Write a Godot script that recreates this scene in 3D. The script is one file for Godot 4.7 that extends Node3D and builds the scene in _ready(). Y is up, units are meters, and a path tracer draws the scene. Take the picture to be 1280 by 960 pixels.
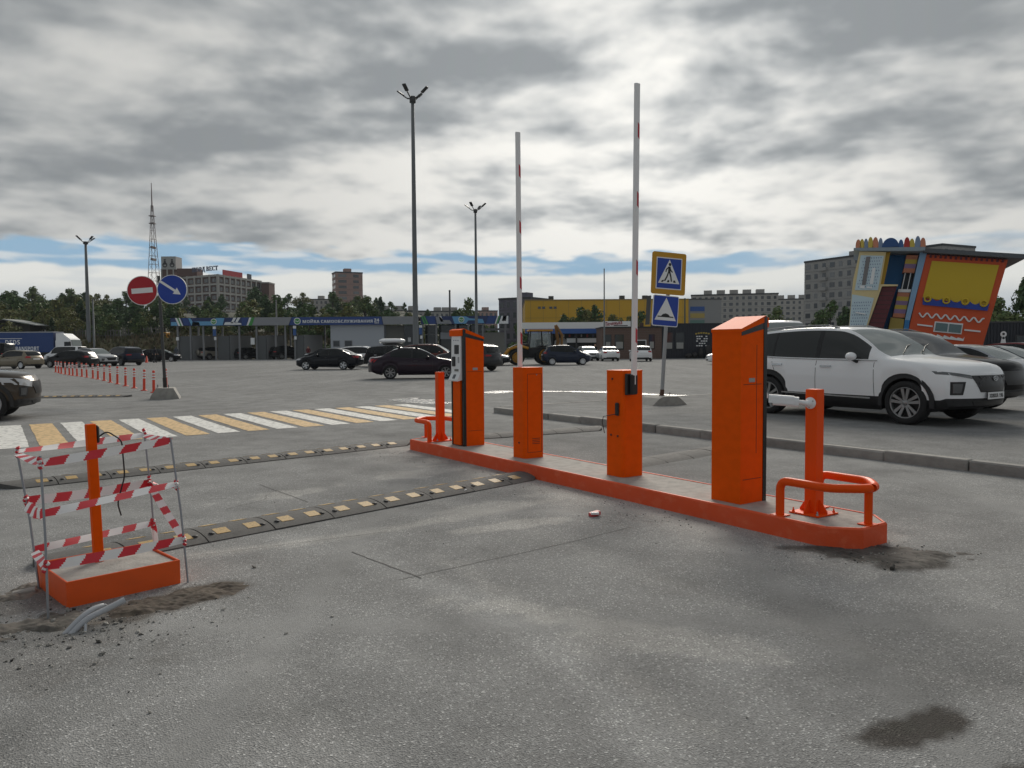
extends Node3D
# A car park entrance with orange barriers under a cloudy sky.

var used := {}
var mats := {}
var rng := RandomNumberGenerator.new()
var fn_sky := FastNoiseLite.new()
var fn_wisp := FastNoiseLite.new()
var fn_warp := FastNoiseLite.new()
var fn_a := FastNoiseLite.new()
var fn_b := FastNoiseLite.new()
const LANE := -0.9757                      # turn of everything set out along the lane (island, kerb, parked cars)
const ISLAND := Vector3(-1.46, 0, -10.9)   # front left corner of the island

# ---------------------------------------------------------------- shapes
func mb() -> SurfaceTool:
	var st := SurfaceTool.new()
	st.begin(Mesh.PRIMITIVE_TRIANGLES)
	st.set_smooth_group(-1)
	return st

func tri(st: SurfaceTool, a: Vector3, b: Vector3, c: Vector3, out: Vector3) -> void:
	if (a - c).cross(a - b).dot(out) >= 0.0:
		st.add_vertex(a); st.add_vertex(b); st.add_vertex(c)
	else:
		st.add_vertex(a); st.add_vertex(c); st.add_vertex(b)

func quad(st: SurfaceTool, a: Vector3, b: Vector3, c: Vector3, d: Vector3, out: Vector3) -> void:
	tri(st, a, b, c, out)
	tri(st, a, c, d, out)

func box(st: SurfaceTool, c: Vector3, s: Vector3, bas := Basis.IDENTITY, bev := 0.0) -> void:
	var h := s * 0.5
	if bev <= 0.0:
		for ax in 3:
			for sg in [-1.0, 1.0]:
				var n := Vector3.ZERO
				n[ax] = sg
				var u := Vector3.ZERO
				u[(ax + 1) % 3] = h[(ax + 1) % 3]
				var v := Vector3.ZERO
				v[(ax + 2) % 3] = h[(ax + 2) % 3]
				var o := n * h[ax]
				quad(st, c + bas * (o - u - v), c + bas * (o + u - v), c + bas * (o + u + v), c + bas * (o - u + v), bas * n)
		return
	var g := h - Vector3(bev, bev, bev)
	for ax in 3:
		for sg in [-1.0, 1.0]:
			var n := Vector3.ZERO
			n[ax] = sg
			var u := Vector3.ZERO
			u[(ax + 1) % 3] = g[(ax + 1) % 3]
			var v := Vector3.ZERO
			v[(ax + 2) % 3] = g[(ax + 2) % 3]
			var o := n * h[ax]
			quad(st, c + bas * (o - u - v), c + bas * (o + u - v), c + bas * (o + u + v), c + bas * (o - u + v), bas * n)
	for ax in 3:
		var b1 := (ax + 1) % 3
		var b2 := (ax + 2) % 3
		for s1 in [-1.0, 1.0]:
			for s2 in [-1.0, 1.0]:
				var n1 := Vector3.ZERO
				n1[b1] = s1 * h[b1]; n1[b2] = s2 * g[b2]
				var n2 := Vector3.ZERO
				n2[b1] = s1 * g[b1]; n2[b2] = s2 * h[b2]
				var e := Vector3.ZERO
				e[ax] = g[ax]
				var o2 := Vector3.ZERO
				o2[b1] = s1; o2[b2] = s2
				quad(st, c + bas * (n1 - e), c + bas * (n1 + e), c + bas * (n2 + e), c + bas * (n2 - e), bas * o2)
	for sx in [-1.0, 1.0]:
		for sy in [-1.0, 1.0]:
			for sz in [-1.0, 1.0]:
				tri(st, c + bas * Vector3(sx * h.x, sy * g.y, sz * g.z), c + bas * Vector3(sx * g.x, sy * h.y, sz * g.z), c + bas * Vector3(sx * g.x, sy * g.y, sz * h.z), bas * Vector3(sx, sy, sz))

# a polygon in the plane x, y of xf, from z = 0 to z = depth
func prism(st: SurfaceTool, poly: PackedVector2Array, depth: float, xf := Transform3D.IDENTITY) -> void:
	var ix := Geometry2D.triangulate_polygon(poly)
	var zn := xf.basis.z * signf(depth)
	for k in range(0, ix.size(), 3):
		for e in 2:
			var q := []
			for m in 3:
				var p := poly[ix[k + m]]
				q.append(xf * Vector3(p.x, p.y, depth * e))
			tri(st, q[0], q[1], q[2], zn if e == 1 else -zn)
	var cw := Geometry2D.is_polygon_clockwise(poly)
	for k in poly.size():
		var a := poly[k]
		var b := poly[(k + 1) % poly.size()]
		var nn := Vector2(b.y - a.y, a.x - b.x)
		if cw:
			nn = -nn
		quad(st, xf * Vector3(a.x, a.y, 0), xf * Vector3(b.x, b.y, 0), xf * Vector3(b.x, b.y, depth), xf * Vector3(a.x, a.y, depth), xf.basis * Vector3(nn.x, nn.y, 0))

func V2(a: Array) -> PackedVector2Array:
	var r := PackedVector2Array()
	for k in range(0, a.size(), 2):
		r.append(Vector2(a[k], a[k + 1]))
	return r

# a sheet on the ground: polygon in x, z
func sheet(st: SurfaceTool, poly: PackedVector2Array, y: float) -> void:
	var ix := Geometry2D.triangulate_polygon(poly)
	for k in range(0, ix.size(), 3):
		tri(st, Vector3(poly[ix[k]].x, y, poly[ix[k]].y), Vector3(poly[ix[k + 1]].x, y, poly[ix[k + 1]].y), Vector3(poly[ix[k + 2]].x, y, poly[ix[k + 2]].y), Vector3.UP)

func tube(st: SurfaceTool, pts: Array, r, sides := 8, cap := true) -> void:
	st.set_smooth_group(0)
	var n := pts.size()
	var ref := Vector3.UP
	var d0: Vector3 = (pts[1] - pts[0]).normalized()
	if absf(d0.dot(ref)) > 0.9:
		ref = Vector3.RIGHT
	var side := d0.cross(ref).normalized()
	var rings := []
	for i in n:
		var d: Vector3
		if i == 0: d = d0
		elif i == n - 1: d = (pts[i] - pts[i - 1]).normalized()
		else: d = ((pts[i + 1] - pts[i]).normalized() + (pts[i] - pts[i - 1]).normalized()).normalized()
		side = (side - d * side.dot(d)).normalized()
		var up := d.cross(side)
		var rr: float = r if r is float else r[i]
		var ring := []
		for k in sides:
			var a := TAU * k / sides
			ring.append(pts[i] + (side * cos(a) + up * sin(a)) * rr)
		rings.append(ring)
	for i in n - 1:
		for k in sides:
			var k2 := (k + 1) % sides
			var mid: Vector3 = (rings[i][k] + rings[i][k2]) * 0.5 - pts[i]
			quad(st, rings[i][k], rings[i][k2], rings[i + 1][k2], rings[i + 1][k], mid)
	st.set_smooth_group(-1)
	if cap:
		for k in sides:
			tri(st, pts[0], rings[0][k], rings[0][(k + 1) % sides], -d0)
			tri(st, pts[n - 1], rings[n - 1][k], rings[n - 1][(k + 1) % sides], pts[n - 1] - pts[n - 2])

# profile of (radius, height) pairs turned about the y axis of xf
func lathe(st: SurfaceTool, prof: PackedVector2Array, sides: int, xf := Transform3D.IDENTITY, smooth := true) -> void:
	st.set_smooth_group(0 if smooth else -1)
	for i in prof.size() - 1:
		var p := prof[i]
		var q := prof[i + 1]
		for k in sides:
			var a := TAU * k / sides
			var b := TAU * (k + 1) / sides
			var ca := Vector3(cos(a), 0, sin(a))
			var cb := Vector3(cos(b), 0, sin(b))
			var nr := Vector2(q.y - p.y, p.x - q.x)
			var out := (ca + cb).normalized() * nr.x + Vector3.UP * nr.y
			var v0 := xf * (ca * p.x + Vector3.UP * p.y)
			var v1 := xf * (cb * p.x + Vector3.UP * p.y)
			var v2 := xf * (cb * q.x + Vector3.UP * q.y)
			var v3 := xf * (ca * q.x + Vector3.UP * q.y)
			var o := xf.basis * out
			if p.x > 1e-5: tri(st, v0, v1, v2, o)
			if q.x > 1e-5: tri(st, v0, v2, v3, o)
	st.set_smooth_group(-1)

func ball(st: SurfaceTool, c: Vector3, r: Vector3, sides := 10) -> void:
	var pr := PackedVector2Array()
	for i in 9:
		var a := -PI / 2 + PI * i / 8.0
		pr.append(Vector2(maxf(cos(a), 0.0), sin(a)))
	pr[0].x = 0.0
	pr[8].x = 0.0
	lathe(st, pr, sides, Transform3D(Basis.from_scale(r), c))

# ---------------------------------------------------------------- objects
func numbered(n: String) -> String:
	if not used.has(n):
		used[n] = 0
		return n
	used[n] += 1
	return "%s_%03d" % [n, used[n]]

func tag(o: Node, label: String, category: String, group := "", kind := "") -> void:
	o.set_meta("label", label)
	o.set_meta("category", category)
	if group: o.set_meta("group", group)
	if kind: o.set_meta("kind", kind)

func thing(called: String, label: String, category: String, at := Vector3.ZERO, turn := 0.0, group := "") -> Node3D:
	var o := Node3D.new()
	o.name = numbered(called)
	add_child(o)
	o.position = at
	o.rotation.y = turn
	tag(o, label, category, group)
	return o

func obj(called: String, st: SurfaceTool, m: Material, parent: Node = null) -> MeshInstance3D:
	st.generate_normals()
	var mi := MeshInstance3D.new()
	mi.mesh = st.commit()
	mi.set_surface_override_material(0, m)
	mi.cast_shadow = GeometryInstance3D.SHADOW_CASTING_SETTING_ON
	if parent == null:
		mi.name = numbered(called)
		add_child(mi)
	else:
		mi.name = called
		parent.add_child(mi, true)
	return mi

func inst(called: String, mesh: Mesh, m: Material, parent: Node, xf := Transform3D.IDENTITY) -> MeshInstance3D:
	var mi := MeshInstance3D.new()
	mi.mesh = mesh
	mi.name = called
	mi.set_surface_override_material(0, m)
	mi.transform = xf
	parent.add_child(mi, true)
	return mi

func struct(called: String, st: SurfaceTool, m: Material, label := "", category := "") -> MeshInstance3D:
	var o := obj(called, st, m)
	o.set_meta("kind", "structure")
	if label: o.set_meta("label", label)
	if category: o.set_meta("category", category)
	return o

func part_box(called: String, c: Vector3, s: Vector3, m: Material, parent: Node, bev := 0.0, bas := Basis.IDENTITY) -> MeshInstance3D:
	var st := mb()
	box(st, c, s, bas, bev)
	return obj(called, st, m, parent)

func copy(o: Node3D, at: Vector3, turn: float, label := "", group := "") -> Node3D:
	var c: Node3D = o.duplicate()
	var base: String = o.name
	if base.length() > 4 and base.substr(base.length() - 3).is_valid_int():
		base = base.substr(0, base.length() - 4)
	c.name = numbered(base)
	add_child(c)
	c.position = at
	c.rotation.y = turn
	if label: c.set_meta("label", label)
	if group: c.set_meta("group", group)
	return c

# lettering of height h (capitals), or fitted to width w, centred, facing +z of xf
func words(called: String, text: String, h: float, w: float, m: Material, parent: Node, xf: Transform3D, serif := false, depth := 0.004) -> MeshInstance3D:
	var f := SystemFont.new()
	f.font_names = PackedStringArray(["Droid Serif" if serif else "Droid Sans"])
	f.font_weight = 700
	var t := TextMesh.new()
	t.text = text
	t.font = f
	t.font_size = 48
	t.pixel_size = 0.01
	t.depth = 0.02
	t.curve_step = 2.0
	var bb := t.get_aabb()
	var sc := Vector3(h / maxf(bb.size.y, 0.01), h / maxf(bb.size.y, 0.01), depth / 0.02)
	if w > 0: sc.x = w / maxf(bb.size.x, 0.01)
	var cen := bb.position + bb.size * 0.5
	var mi := MeshInstance3D.new()
	mi.mesh = t
	mi.name = called
	mi.set_surface_override_material(0, m)
	mi.transform = xf * Transform3D(Basis.from_scale(sc), Vector3(-cen.x * sc.x, -cen.y * sc.y, 0))
	parent.add_child(mi, true)
	return mi

# ---------------------------------------------------------------- materials
func lin(r: float, g: float, b: float) -> Color:
	return Color(r, g, b).linear_to_srgb()

func mat(called: String, r := 0.5, g := 0.5, b := 0.5, rough := 0.6, metal := 0.0) -> StandardMaterial3D:
	if mats.has(called): return mats[called]
	var m := StandardMaterial3D.new()
	m.albedo_color = lin(r, g, b)
	m.roughness = rough
	m.metallic = metal
	mats[called] = m
	return m

func paint(called: String, r: float, g: float, b: float, metal := 0.0) -> StandardMaterial3D:
	if mats.has(called): return mats[called]
	var m := mat(called, r, g, b, 0.35, metal)
	m.roughness = 0.28
	m.metallic_specular = 0.22
	m.clearcoat_enabled = true
	m.clearcoat = 0.45
	m.clearcoat_roughness = 0.05
	return m

func noise(freq: float, oct: int, sd: int, kind := FastNoiseLite.TYPE_SIMPLEX_SMOOTH) -> FastNoiseLite:
	var f := FastNoiseLite.new()
	f.noise_type = kind
	f.seed = sd
	f.frequency = freq
	f.fractal_type = FastNoiseLite.FRACTAL_FBM if oct > 1 else FastNoiseLite.FRACTAL_NONE
	f.fractal_octaves = oct
	return f

func ramp(stops: Array) -> Gradient:
	var g := Gradient.new()
	var o := PackedFloat32Array()
	var c := PackedColorArray()
	for s in stops:
		o.append(s[0])
		var v = s[1]
		c.append(v if v is Color else lin(v, v, v))
	g.offsets = o
	g.colors = c
	return g

func ntex(f: FastNoiseLite, size: int, stops: Array, bump := 0.0) -> NoiseTexture2D:
	var t := NoiseTexture2D.new()
	t.width = size
	t.height = size
	t.seamless = true
	t.seamless_blend_skirt = 0.15
	t.noise = f
	t.generate_mipmaps = false
	if bump > 0.0:
		t.as_normal_map = true
		t.bump_strength = bump
	else:
		t.color_ramp = ramp(stops)
	return t

# rough mineral surface, the same on every side: colour times a mottled texture, with a bump
func mineral(called: String, r: float, g: float, b: float, rough: float, scale: float, tex: Texture2D, nrm: Texture2D, ns := 0.6) -> StandardMaterial3D:
	var m := mat(called, r, g, b, rough)
	m.albedo_texture = tex
	m.uv1_triplanar = true
	m.uv1_world_triplanar = true
	m.uv1_scale = Vector3(scale, scale, scale)
	if nrm:
		m.normal_enabled = true
		m.normal_texture = nrm
		m.normal_scale = ns
	return m

# ---------------------------------------------------------------- sky
const SKY_W := 4096
var sky_rows := []
var sky_job := {}

func sky_color(d: Vector3) -> Color:
	var el := rad_to_deg(asin(clampf(d.y, -1, 1)))
	var az := rad_to_deg(atan2(d.x, -d.z))
	var up := maxf(d.y, 0.0)
	var ar := absf(wrapf(az - 100.0, -180.0, 180.0)) - 100.0   # runs on without a seam behind the camera
	var p := Vector2(d.x, d.z) / (up + 0.19)
	var w := Vector2(fn_warp.get_noise_2d(p.x * 90.0, p.y * 90.0), fn_warp.get_noise_2d(p.x * 90.0 + 500.0, p.y * 90.0))
	var q := p + w * 0.05
	var big := fn_sky.get_noise_2d(q.x * 82.0, q.y * 92.0)
	var mid := fn_wisp.get_noise_2d(q.x * 190.0, q.y * 215.0)
	var fine := fn_wisp.get_noise_2d(q.x * 560.0 + 900.0, q.y * 600.0)
	var thick := 0.60 + big * 0.70 + mid * 0.40 + fine * 0.20 + 0.20 * fn_warp.get_noise_2d(ar * 3.0, el * 26.0)
	# the sun stands behind the cloud, ahead and a little to the right
	var sun := Vector3(sin(deg_to_rad(9.0)) * cos(deg_to_rad(18.0)), sin(deg_to_rad(18.0)), -cos(deg_to_rad(9.0)) * cos(deg_to_rad(18.0)))
	var ang := rad_to_deg(acos(clampf(d.dot(sun), -1, 1)))
	var near := exp(-ang * ang / (2.0 * 14.0 * 14.0))
	var wide := exp(-ang * ang / (2.0 * 38.0 * 38.0))
	thick += 0.38 * smoothstep(12.0, 27.0, el) - near * 0.20 - 0.14 * (1.0 - smoothstep(8.0, 17.0, el))
	var t := clampf((thick - 0.10) / 0.82, 0.0, 1.0)
	t = lerpf(t, smoothstep(0.0, 1.0, t), 0.7)
	var bright := 0.46 + 0.16 * wide + 0.36 * near
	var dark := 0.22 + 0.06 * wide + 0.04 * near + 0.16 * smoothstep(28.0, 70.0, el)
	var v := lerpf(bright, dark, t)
	var c := Color(v * 0.975, v, v * 1.0)
	c = c.lerp(Color(v * 0.93, v, v * 1.05), t * 0.8)
	c = c.lerp(Color(v * 1.03, v, v * 0.93), wide * (1.0 - t) * 0.8)
	# the gap of blue low down and the bank of cloud beneath it
	var edge := fn_warp.get_noise_2d(ar * 5.0, el * 16.0) * 1.3 + fn_wisp.get_noise_2d(ar * 14.0, el * 60.0) * 1.1
	var lift := 0.75 * smoothstep(-5.0, -32.0, az)
	var blue := smoothstep(7.0 + lift, 6.5 + lift, el + edge * 0.7) * (1.0 - 0.6 * smoothstep(14.0, 26.0, az))
	var streak := smoothstep(-0.05, 0.35, fn_wisp.get_noise_2d(ar * 9.0 + 40.0, el * 75.0)) * 0.85
	var b := Color(0.26, 0.43, 0.59).lerp(Color(0.66, 0.69, 0.70), streak)
	c = c.lerp(b, blue * 0.95)
	var puff := fn_wisp.get_noise_2d(ar * 12.0, el * 18.0 + 90.0) * 0.8 + fn_warp.get_noise_2d(ar * 3.0, 7.0) * 0.5
	var bank := smoothstep(5.5, 5.15, el + puff * 0.6)
	var low := Color(0.76, 0.76, 0.72).lerp(Color(0.42, 0.47, 0.52), smoothstep(4.4, 2.4, el + puff * 0.8))
	low = low.lerp(Color(0.60, 0.63, 0.64), 0.7 * smoothstep(0.1, 0.45, fn_wisp.get_noise_2d(ar * 8.0 + 200.0, el * 50.0)))
	c = c.lerp(low, bank)
	return c

func sky_line(i: int) -> void:
	var j := sky_job
	var row := PackedByteArray()
	row.resize(j.w * 3)
	var v: float = (j.y0 + (i + 0.5) * j.dy) / (SKY_W / 2.0)
	var th := v * PI
	for x in j.w:
		var u: float = (j.x0 + (x + 0.5) * j.dx) / SKY_W
		var a := u * TAU
		var c := sky_color(Vector3(sin(th) * sin(a), cos(th), -sin(th) * cos(a))).linear_to_srgb()
		row[x * 3] = int(clampf(c.r, 0, 1) * 255.0 + 0.5)
		row[x * 3 + 1] = int(clampf(c.g, 0, 1) * 255.0 + 0.5)
		row[x * 3 + 2] = int(clampf(c.b, 0, 1) * 255.0 + 0.5)
	j.rows[i] = row

func sky_part(x0: int, y0: int, w: int, h: int, step: float) -> Image:
	sky_job = {"x0": x0, "y0": y0, "w": w, "h": h, "dx": step, "dy": step, "rows": []}
	sky_job.rows.resize(h)
	var id := WorkerThreadPool.add_group_task(sky_line, h)
	WorkerThreadPool.wait_for_group_task_completion(id)
	var all := PackedByteArray()
	for r in sky_job.rows:
		all.append_array(r)
	return Image.create_from_data(w, h, false, Image.FORMAT_RGB8, all)

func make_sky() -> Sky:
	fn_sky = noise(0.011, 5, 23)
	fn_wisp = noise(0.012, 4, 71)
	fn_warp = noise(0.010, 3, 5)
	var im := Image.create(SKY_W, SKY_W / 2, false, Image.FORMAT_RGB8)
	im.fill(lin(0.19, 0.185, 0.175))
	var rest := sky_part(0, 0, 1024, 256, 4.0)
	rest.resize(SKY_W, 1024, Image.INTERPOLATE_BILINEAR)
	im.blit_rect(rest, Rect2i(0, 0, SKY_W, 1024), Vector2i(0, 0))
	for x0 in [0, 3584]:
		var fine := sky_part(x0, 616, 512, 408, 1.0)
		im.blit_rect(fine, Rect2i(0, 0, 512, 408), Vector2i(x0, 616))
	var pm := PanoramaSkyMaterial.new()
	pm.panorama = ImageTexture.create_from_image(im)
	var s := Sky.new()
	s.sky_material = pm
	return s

# ---------------------------------------------------------------- ground
# u runs along the lane towards the camera, t across it to the right and away
func ut(u: float, t: float, y := 0.0) -> Vector3:
	return Vector3(0.56 * u + 0.828 * t, y, 0.828 * u - 0.56 * t)

func isl(s: float, t: float, y := 0.0) -> Vector3:
	return ISLAND + ut(s, t, y)

func blob(x: float, z: float, cx: float, cz: float, rx: float, rz: float, rot: float, rag := 0.5) -> float:
	var p := Vector2(x - cx, z - cz)
	if p.length_squared() > 6.0 * maxf(rx, rz) * maxf(rx, rz): return 0.0
	p = p.rotated(rot)
	var d := Vector2(p.x / rx, p.y / rz).length() + rag * fn_a.get_noise_2d(x * 160.0, z * 160.0)
	return 1.0 - smoothstep(0.72, 1.0, d)

func seg_dist(p: Vector2, a: Vector2, b: Vector2) -> float:
	return p.distance_to(Geometry2D.get_closest_point_to_segment(p, a, b))

func ground_color(x: float, z: float) -> Color:
	var u := 0.56 * x + 0.828 * z
	var t := 0.828 * x - 0.56 * z
	var v := 0.53
	v *= 1.0 + 0.13 * fn_a.get_noise_2d(x * 9.0, z * 9.0) + 0.16 * fn_b.get_noise_2d(x * 60.0, z * 60.0)
	v *= 1.0 + 0.16 * fn_b.get_noise_2d(u * 4.0 + 300.0, t * 34.0)
	var c := Color(v * 1.0, v, v * 0.985)
	if z < -26.0 or z > -1.5 or absf(x) > 16.0:
		return c
	var dust := 0.0
	# concrete dust swept along the foot of the island and in the lane before it
	var fs := u + 9.84
	var ft := t - 4.895
	if fs > -0.5 and fs < 7.2:
		dust += 1.0 * smoothstep(-1.2, -0.05, ft) * smoothstep(0.3, 0.0, ft) * (0.55 + 0.6 * fn_a.get_noise_2d(x * 45.0, z * 45.0))
	var p := Vector2(x, z)
	var ln := minf(seg_dist(p, Vector2(-2.24, -5.35), Vector2(-1.0, -6.05)), seg_dist(p, Vector2(-1.0, -6.05), Vector2(0.79, -7.6)))
	dust += 0.55 * (1.0 - smoothstep(0.02, 0.16, ln + 0.1 * fn_b.get_noise_2d(x * 90.0, z * 90.0)))
	dust += 0.25 * (1.0 - smoothstep(0.0, 0.07, ln))
	dust += 0.7 * blob(x, z, 0.0, -6.2, 0.55, 0.16, 0.5) + 0.55 * blob(x, z, -0.35, -6.75, 0.9, 0.25, 0.75, 0.8)
	dust += 0.55 * blob(x, z, -2.2, -7.7, 0.7, 0.2, 0.8, 0.9) + 0.6 * blob(x, z, -1.0, -9.0, 0.8, 0.35, 0.8, 0.9)
	dust += 0.45 * blob(x, z, 0.45, -3.9, 0.8, 0.22, -0.5, 0.9) + 0.25 * blob(x, z, 0.0, -4.3, 1.6, 0.10, -1.1, 0.9)
	dust += 0.35 * blob(x, z, 2.75, -5.75, 0.3, 0.2, 0.3, 0.8)
	var scrape := fn_b.get_noise_2d(u * 9.0, t * 80.0 + 77.0)
	dust += 0.22 * smoothstep(0.15, 0.6, scrape) * smoothstep(-10.0, -4.0, z)
	c = c.lerp(Color(0.86, 0.84, 0.80), clampf(dust, 0.0, 0.8))
	# soil and damp
	var soil := 0.7 * blob(x, z, -2.02, -4.32, 0.45, 0.24, 0.72, 0.7) + 0.35 * blob(x, z, -2.85, -4.35, 0.4, 0.25, 0.8, 0.9)
	soil += 0.2 * blob(x, z, -2.4, -3.7, 0.7, 0.5, 0.3, 1.0)
	c = c.lerp(Color(0.15, 0.118, 0.09), clampf(soil, 0, 0.95))
	c = c.lerp(Color(0.5, 0.47, 0.42), 0.6 * blob(x, z, -2.32, -3.98, 0.2, 0.12, 0.7, 0.9))
	var damp := 1.1 * blob(x, z, 2.66, -5.16, 0.56, 0.32, -0.35, 0.7) + 1.0 * blob(x, z, 1.57, -2.86, 0.30, 0.10, 0.45, 0.7) + 0.9 * blob(x, z, 1.78, -2.55, 0.16, 0.06, 0.2, 0.7)
	damp += 0.8 * blob(x, z, 2.3, -5.40, 0.40, 0.11, -0.15, 0.6)
	c = c.lerp(Color(0.14, 0.128, 0.115), clampf(damp, 0, 0.95))
	# rolled tyre marks that bend round the island
	var arc := absf(Vector2(x + 5.2, z + 0.9).length() - 6.0)
	c = c.lerp(c * 1.4, 0.6 * (1.0 - smoothstep(0.0, 0.22, arc + 0.1 * fn_a.get_noise_2d(x * 50.0, z * 50.0))) * smoothstep(-7.5, -5.0, z))
	var oil := smoothstep(0.28, 0.6, fn_a.get_noise_2d(x * 26.0 + 90.0, z * 26.0))
	c = c.lerp(c * 0.72, oil * 0.7)
	return c

func axis(lo: float, hi: float, step: float, far: float) -> PackedFloat32Array:
	var a := PackedFloat32Array()
	var neg := []
	var d := step
	var x := lo
	while x > -far:
		d *= 1.16
		x -= d
		neg.append(x)
	neg.reverse()
	for v in neg: a.append(v)
	var n := int(round((hi - lo) / step))
	for i in n + 1: a.append(lo + (hi - lo) * i / n)
	d = step
	x = hi
	while x < far:
		d *= 1.16
		x += d
		a.append(x)
	return a

func make_ground(m: Material) -> void:
	var xs := axis(-7.0, 7.0, 0.055, 1500.0)
	var zs := axis(-15.0, -2.0, 0.055, 1500.0)
	var nx := xs.size()
	var nz := zs.size()
	var pos := PackedVector3Array()
	var col := PackedColorArray()
	var uv := PackedVector2Array()
	var nor := PackedVector3Array()
	for j in nz:
		for i in nx:
			pos.append(Vector3(xs[i], 0, zs[j]))
			nor.append(Vector3.UP)
			uv.append(Vector2(xs[i], zs[j]) * 0.09)
			col.append(ground_color(xs[i], zs[j]))
	var idx := PackedInt32Array()
	for j in nz - 1:
		for i in nx - 1:
			var a := j * nx + i
			idx.append_array([a, a + 1, a + nx, a + 1, a + nx + 1, a + nx])
	var arr := []
	arr.resize(Mesh.ARRAY_MAX)
	arr[Mesh.ARRAY_VERTEX] = pos
	arr[Mesh.ARRAY_NORMAL] = nor
	arr[Mesh.ARRAY_COLOR] = col
	arr[Mesh.ARRAY_TEX_UV] = uv
	arr[Mesh.ARRAY_TEX_UV2] = uv
	arr[Mesh.ARRAY_INDEX] = idx
	var am := ArrayMesh.new()
	am.add_surface_from_arrays(Mesh.PRIMITIVE_TRIANGLES, arr)
	var mi := MeshInstance3D.new()
	mi.mesh = am
	mi.name = "ground"
	mi.set_surface_override_material(0, m)
	mi.set_meta("kind", "structure")
	mi.set_meta("label", "worn grey asphalt of the car park and its entrance lanes")
	mi.set_meta("category", "asphalt")
	add_child(mi)
	var cr := mb()
	for l in [[-1.15, -5.41, -0.58, -4.77, 0.004], [0.34, -5.57, -0.72, -4.74, 0.003], [-2.7, -8.15, -1.93, -7.19, 0.0035], [0.34, -5.57, 0.95, -6.1, 0.0025], [-2.3, -5.3, -1.0, -6.0, 0.002]]:
		var a := Vector2(l[0], l[1])
		var b := Vector2(l[2], l[3])
		var nn: Vector2 = (b - a).normalized().orthogonal() * float(l[4])
		var k := 12
		var last := a
		for e in k:
			var nx2 := a.lerp(b, (e + 1.0) / k) + nn * rng.randf_range(-1.2, 1.2)
			quad(cr, Vector3(last.x - nn.x, 0.003, last.y - nn.y), Vector3(last.x + nn.x, 0.003, last.y + nn.y), Vector3(nx2.x + nn.x, 0.003, nx2.y + nn.y), Vector3(nx2.x - nn.x, 0.003, nx2.y - nn.y), Vector3.UP)
			last = nx2
	for start in [[-2.95, -5.9, -0.5, 1.2], [-2.6, -6.9, -0.9, 1.0], [-3.3, -7.3, -0.2, 0.7]]:
		var pos2 := Vector2(start[0], start[1])
		var an: float = start[2]
		var len := 0.0
		while len < float(start[3]):
			an += rng.randf_range(-0.55, 0.55)
			var nxt := pos2 + Vector2(cos(an), sin(an)) * 0.07
			var nn2 := (nxt - pos2).orthogonal().normalized() * rng.randf_range(0.001, 0.0035)
			quad(cr, Vector3(pos2.x - nn2.x, 0.003, pos2.y - nn2.y), Vector3(pos2.x + nn2.x, 0.003, pos2.y + nn2.y), Vector3(nxt.x + nn2.x, 0.003, nxt.y + nn2.y), Vector3(nxt.x - nn2.x, 0.003, nxt.y - nn2.y), Vector3.UP)
			pos2 = nxt
			len += 0.07
			an = lerpf(an, start[2], 0.3)
	var c := obj("crack", cr, mat("crack", 0.10, 0.097, 0.092, 0.95), mi)
	c.set_meta("kind", "stuff")

# tall kerbed strip on the right with the parked cars on it
func make_raised(m: Material, conc: Material) -> void:
	var st := mb()
	var a := ut(-14.3, 9.33)
	var b := ut(6.0, 9.33)
	var c := ut(6.0, 60.0)
	var d := ut(-14.3, 60.0)
	st.set_color(Color(0.30, 0.295, 0.28))
	var n := 26
	for i in n:
		for j in n:
			var q := []
			for e in [[0, 0], [1, 0], [1, 1], [0, 1]]:
				var fu: float = (i + e[0]) / float(n)
				var ft: float = pow((j + e[1]) / float(n), 1.8)
				q.append(ut(lerpf(-14.3, 6.0, fu), lerpf(9.33, 60.0, ft), lerpf(0.118, 0.012, smoothstep(17.0, 21.0, lerpf(9.33, 60.0, ft)))))
			var cols := []
			for e in 4:
				cols.append(ground_color(q[e].x, q[e].z) * 0.92)
			for k in [0, 1, 2, 0, 2, 3]:
				st.set_color(cols[k])
				st.set_uv(Vector2(q[k].x, q[k].z) * 0.09)
				st.set_uv2(Vector2(q[k].x, q[k].z) * 0.09)
				st.add_vertex(q[k])
	struct("pavement", st, m, "raised asphalt parking strip behind the concrete kerb", "pavement")
	var k := Node3D.new()
	k.name = "kerb"
	add_child(k)
	k.set_meta("kind", "structure")
	k.set_meta("label", "low concrete kerb between the lane and the parked cars")
	k.set_meta("category", "kerb")
	var kinds := []
	for v in 3:
		var s := mb()
		box(s, Vector3(0, -0.06, 0), Vector3(0.99, 0.38, 0.15), Basis.IDENTITY, 0.012 + 0.004 * v)
		s.generate_normals()
		kinds.append(s.commit())
	var u := -14.3
	var i := 0
	while u < 5.5:
		var o := ut(u + 0.5, 9.25 + rng.randf_range(-0.012, 0.012), rng.randf_range(-0.012, 0.006))
		inst("kerb_stone", kinds[i % 3], mineral("kerb_stone_%d" % (i % 3), [0.33, 0.29, 0.36][i % 3], [0.318, 0.28, 0.345][i % 3], [0.295, 0.262, 0.32][i % 3], 0.9, 0.6, mats_tex["conc"], mats_tex["conc_n"]), k, Transform3D(Basis(Vector3.UP, LANE + rng.randf_range(-0.012, 0.012)), o))
		u += 1.0
		i += 1
	var t := 9.4
	while t < 22.0:
		inst("kerb_stone", kinds[i % 3], mats["kerb_stone_%d" % (i % 3)], k, Transform3D(Basis(Vector3.UP, LANE + PI / 2), ut(-14.38, t + 0.5, -0.005)))
		t += 1.0
		i += 1

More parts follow.
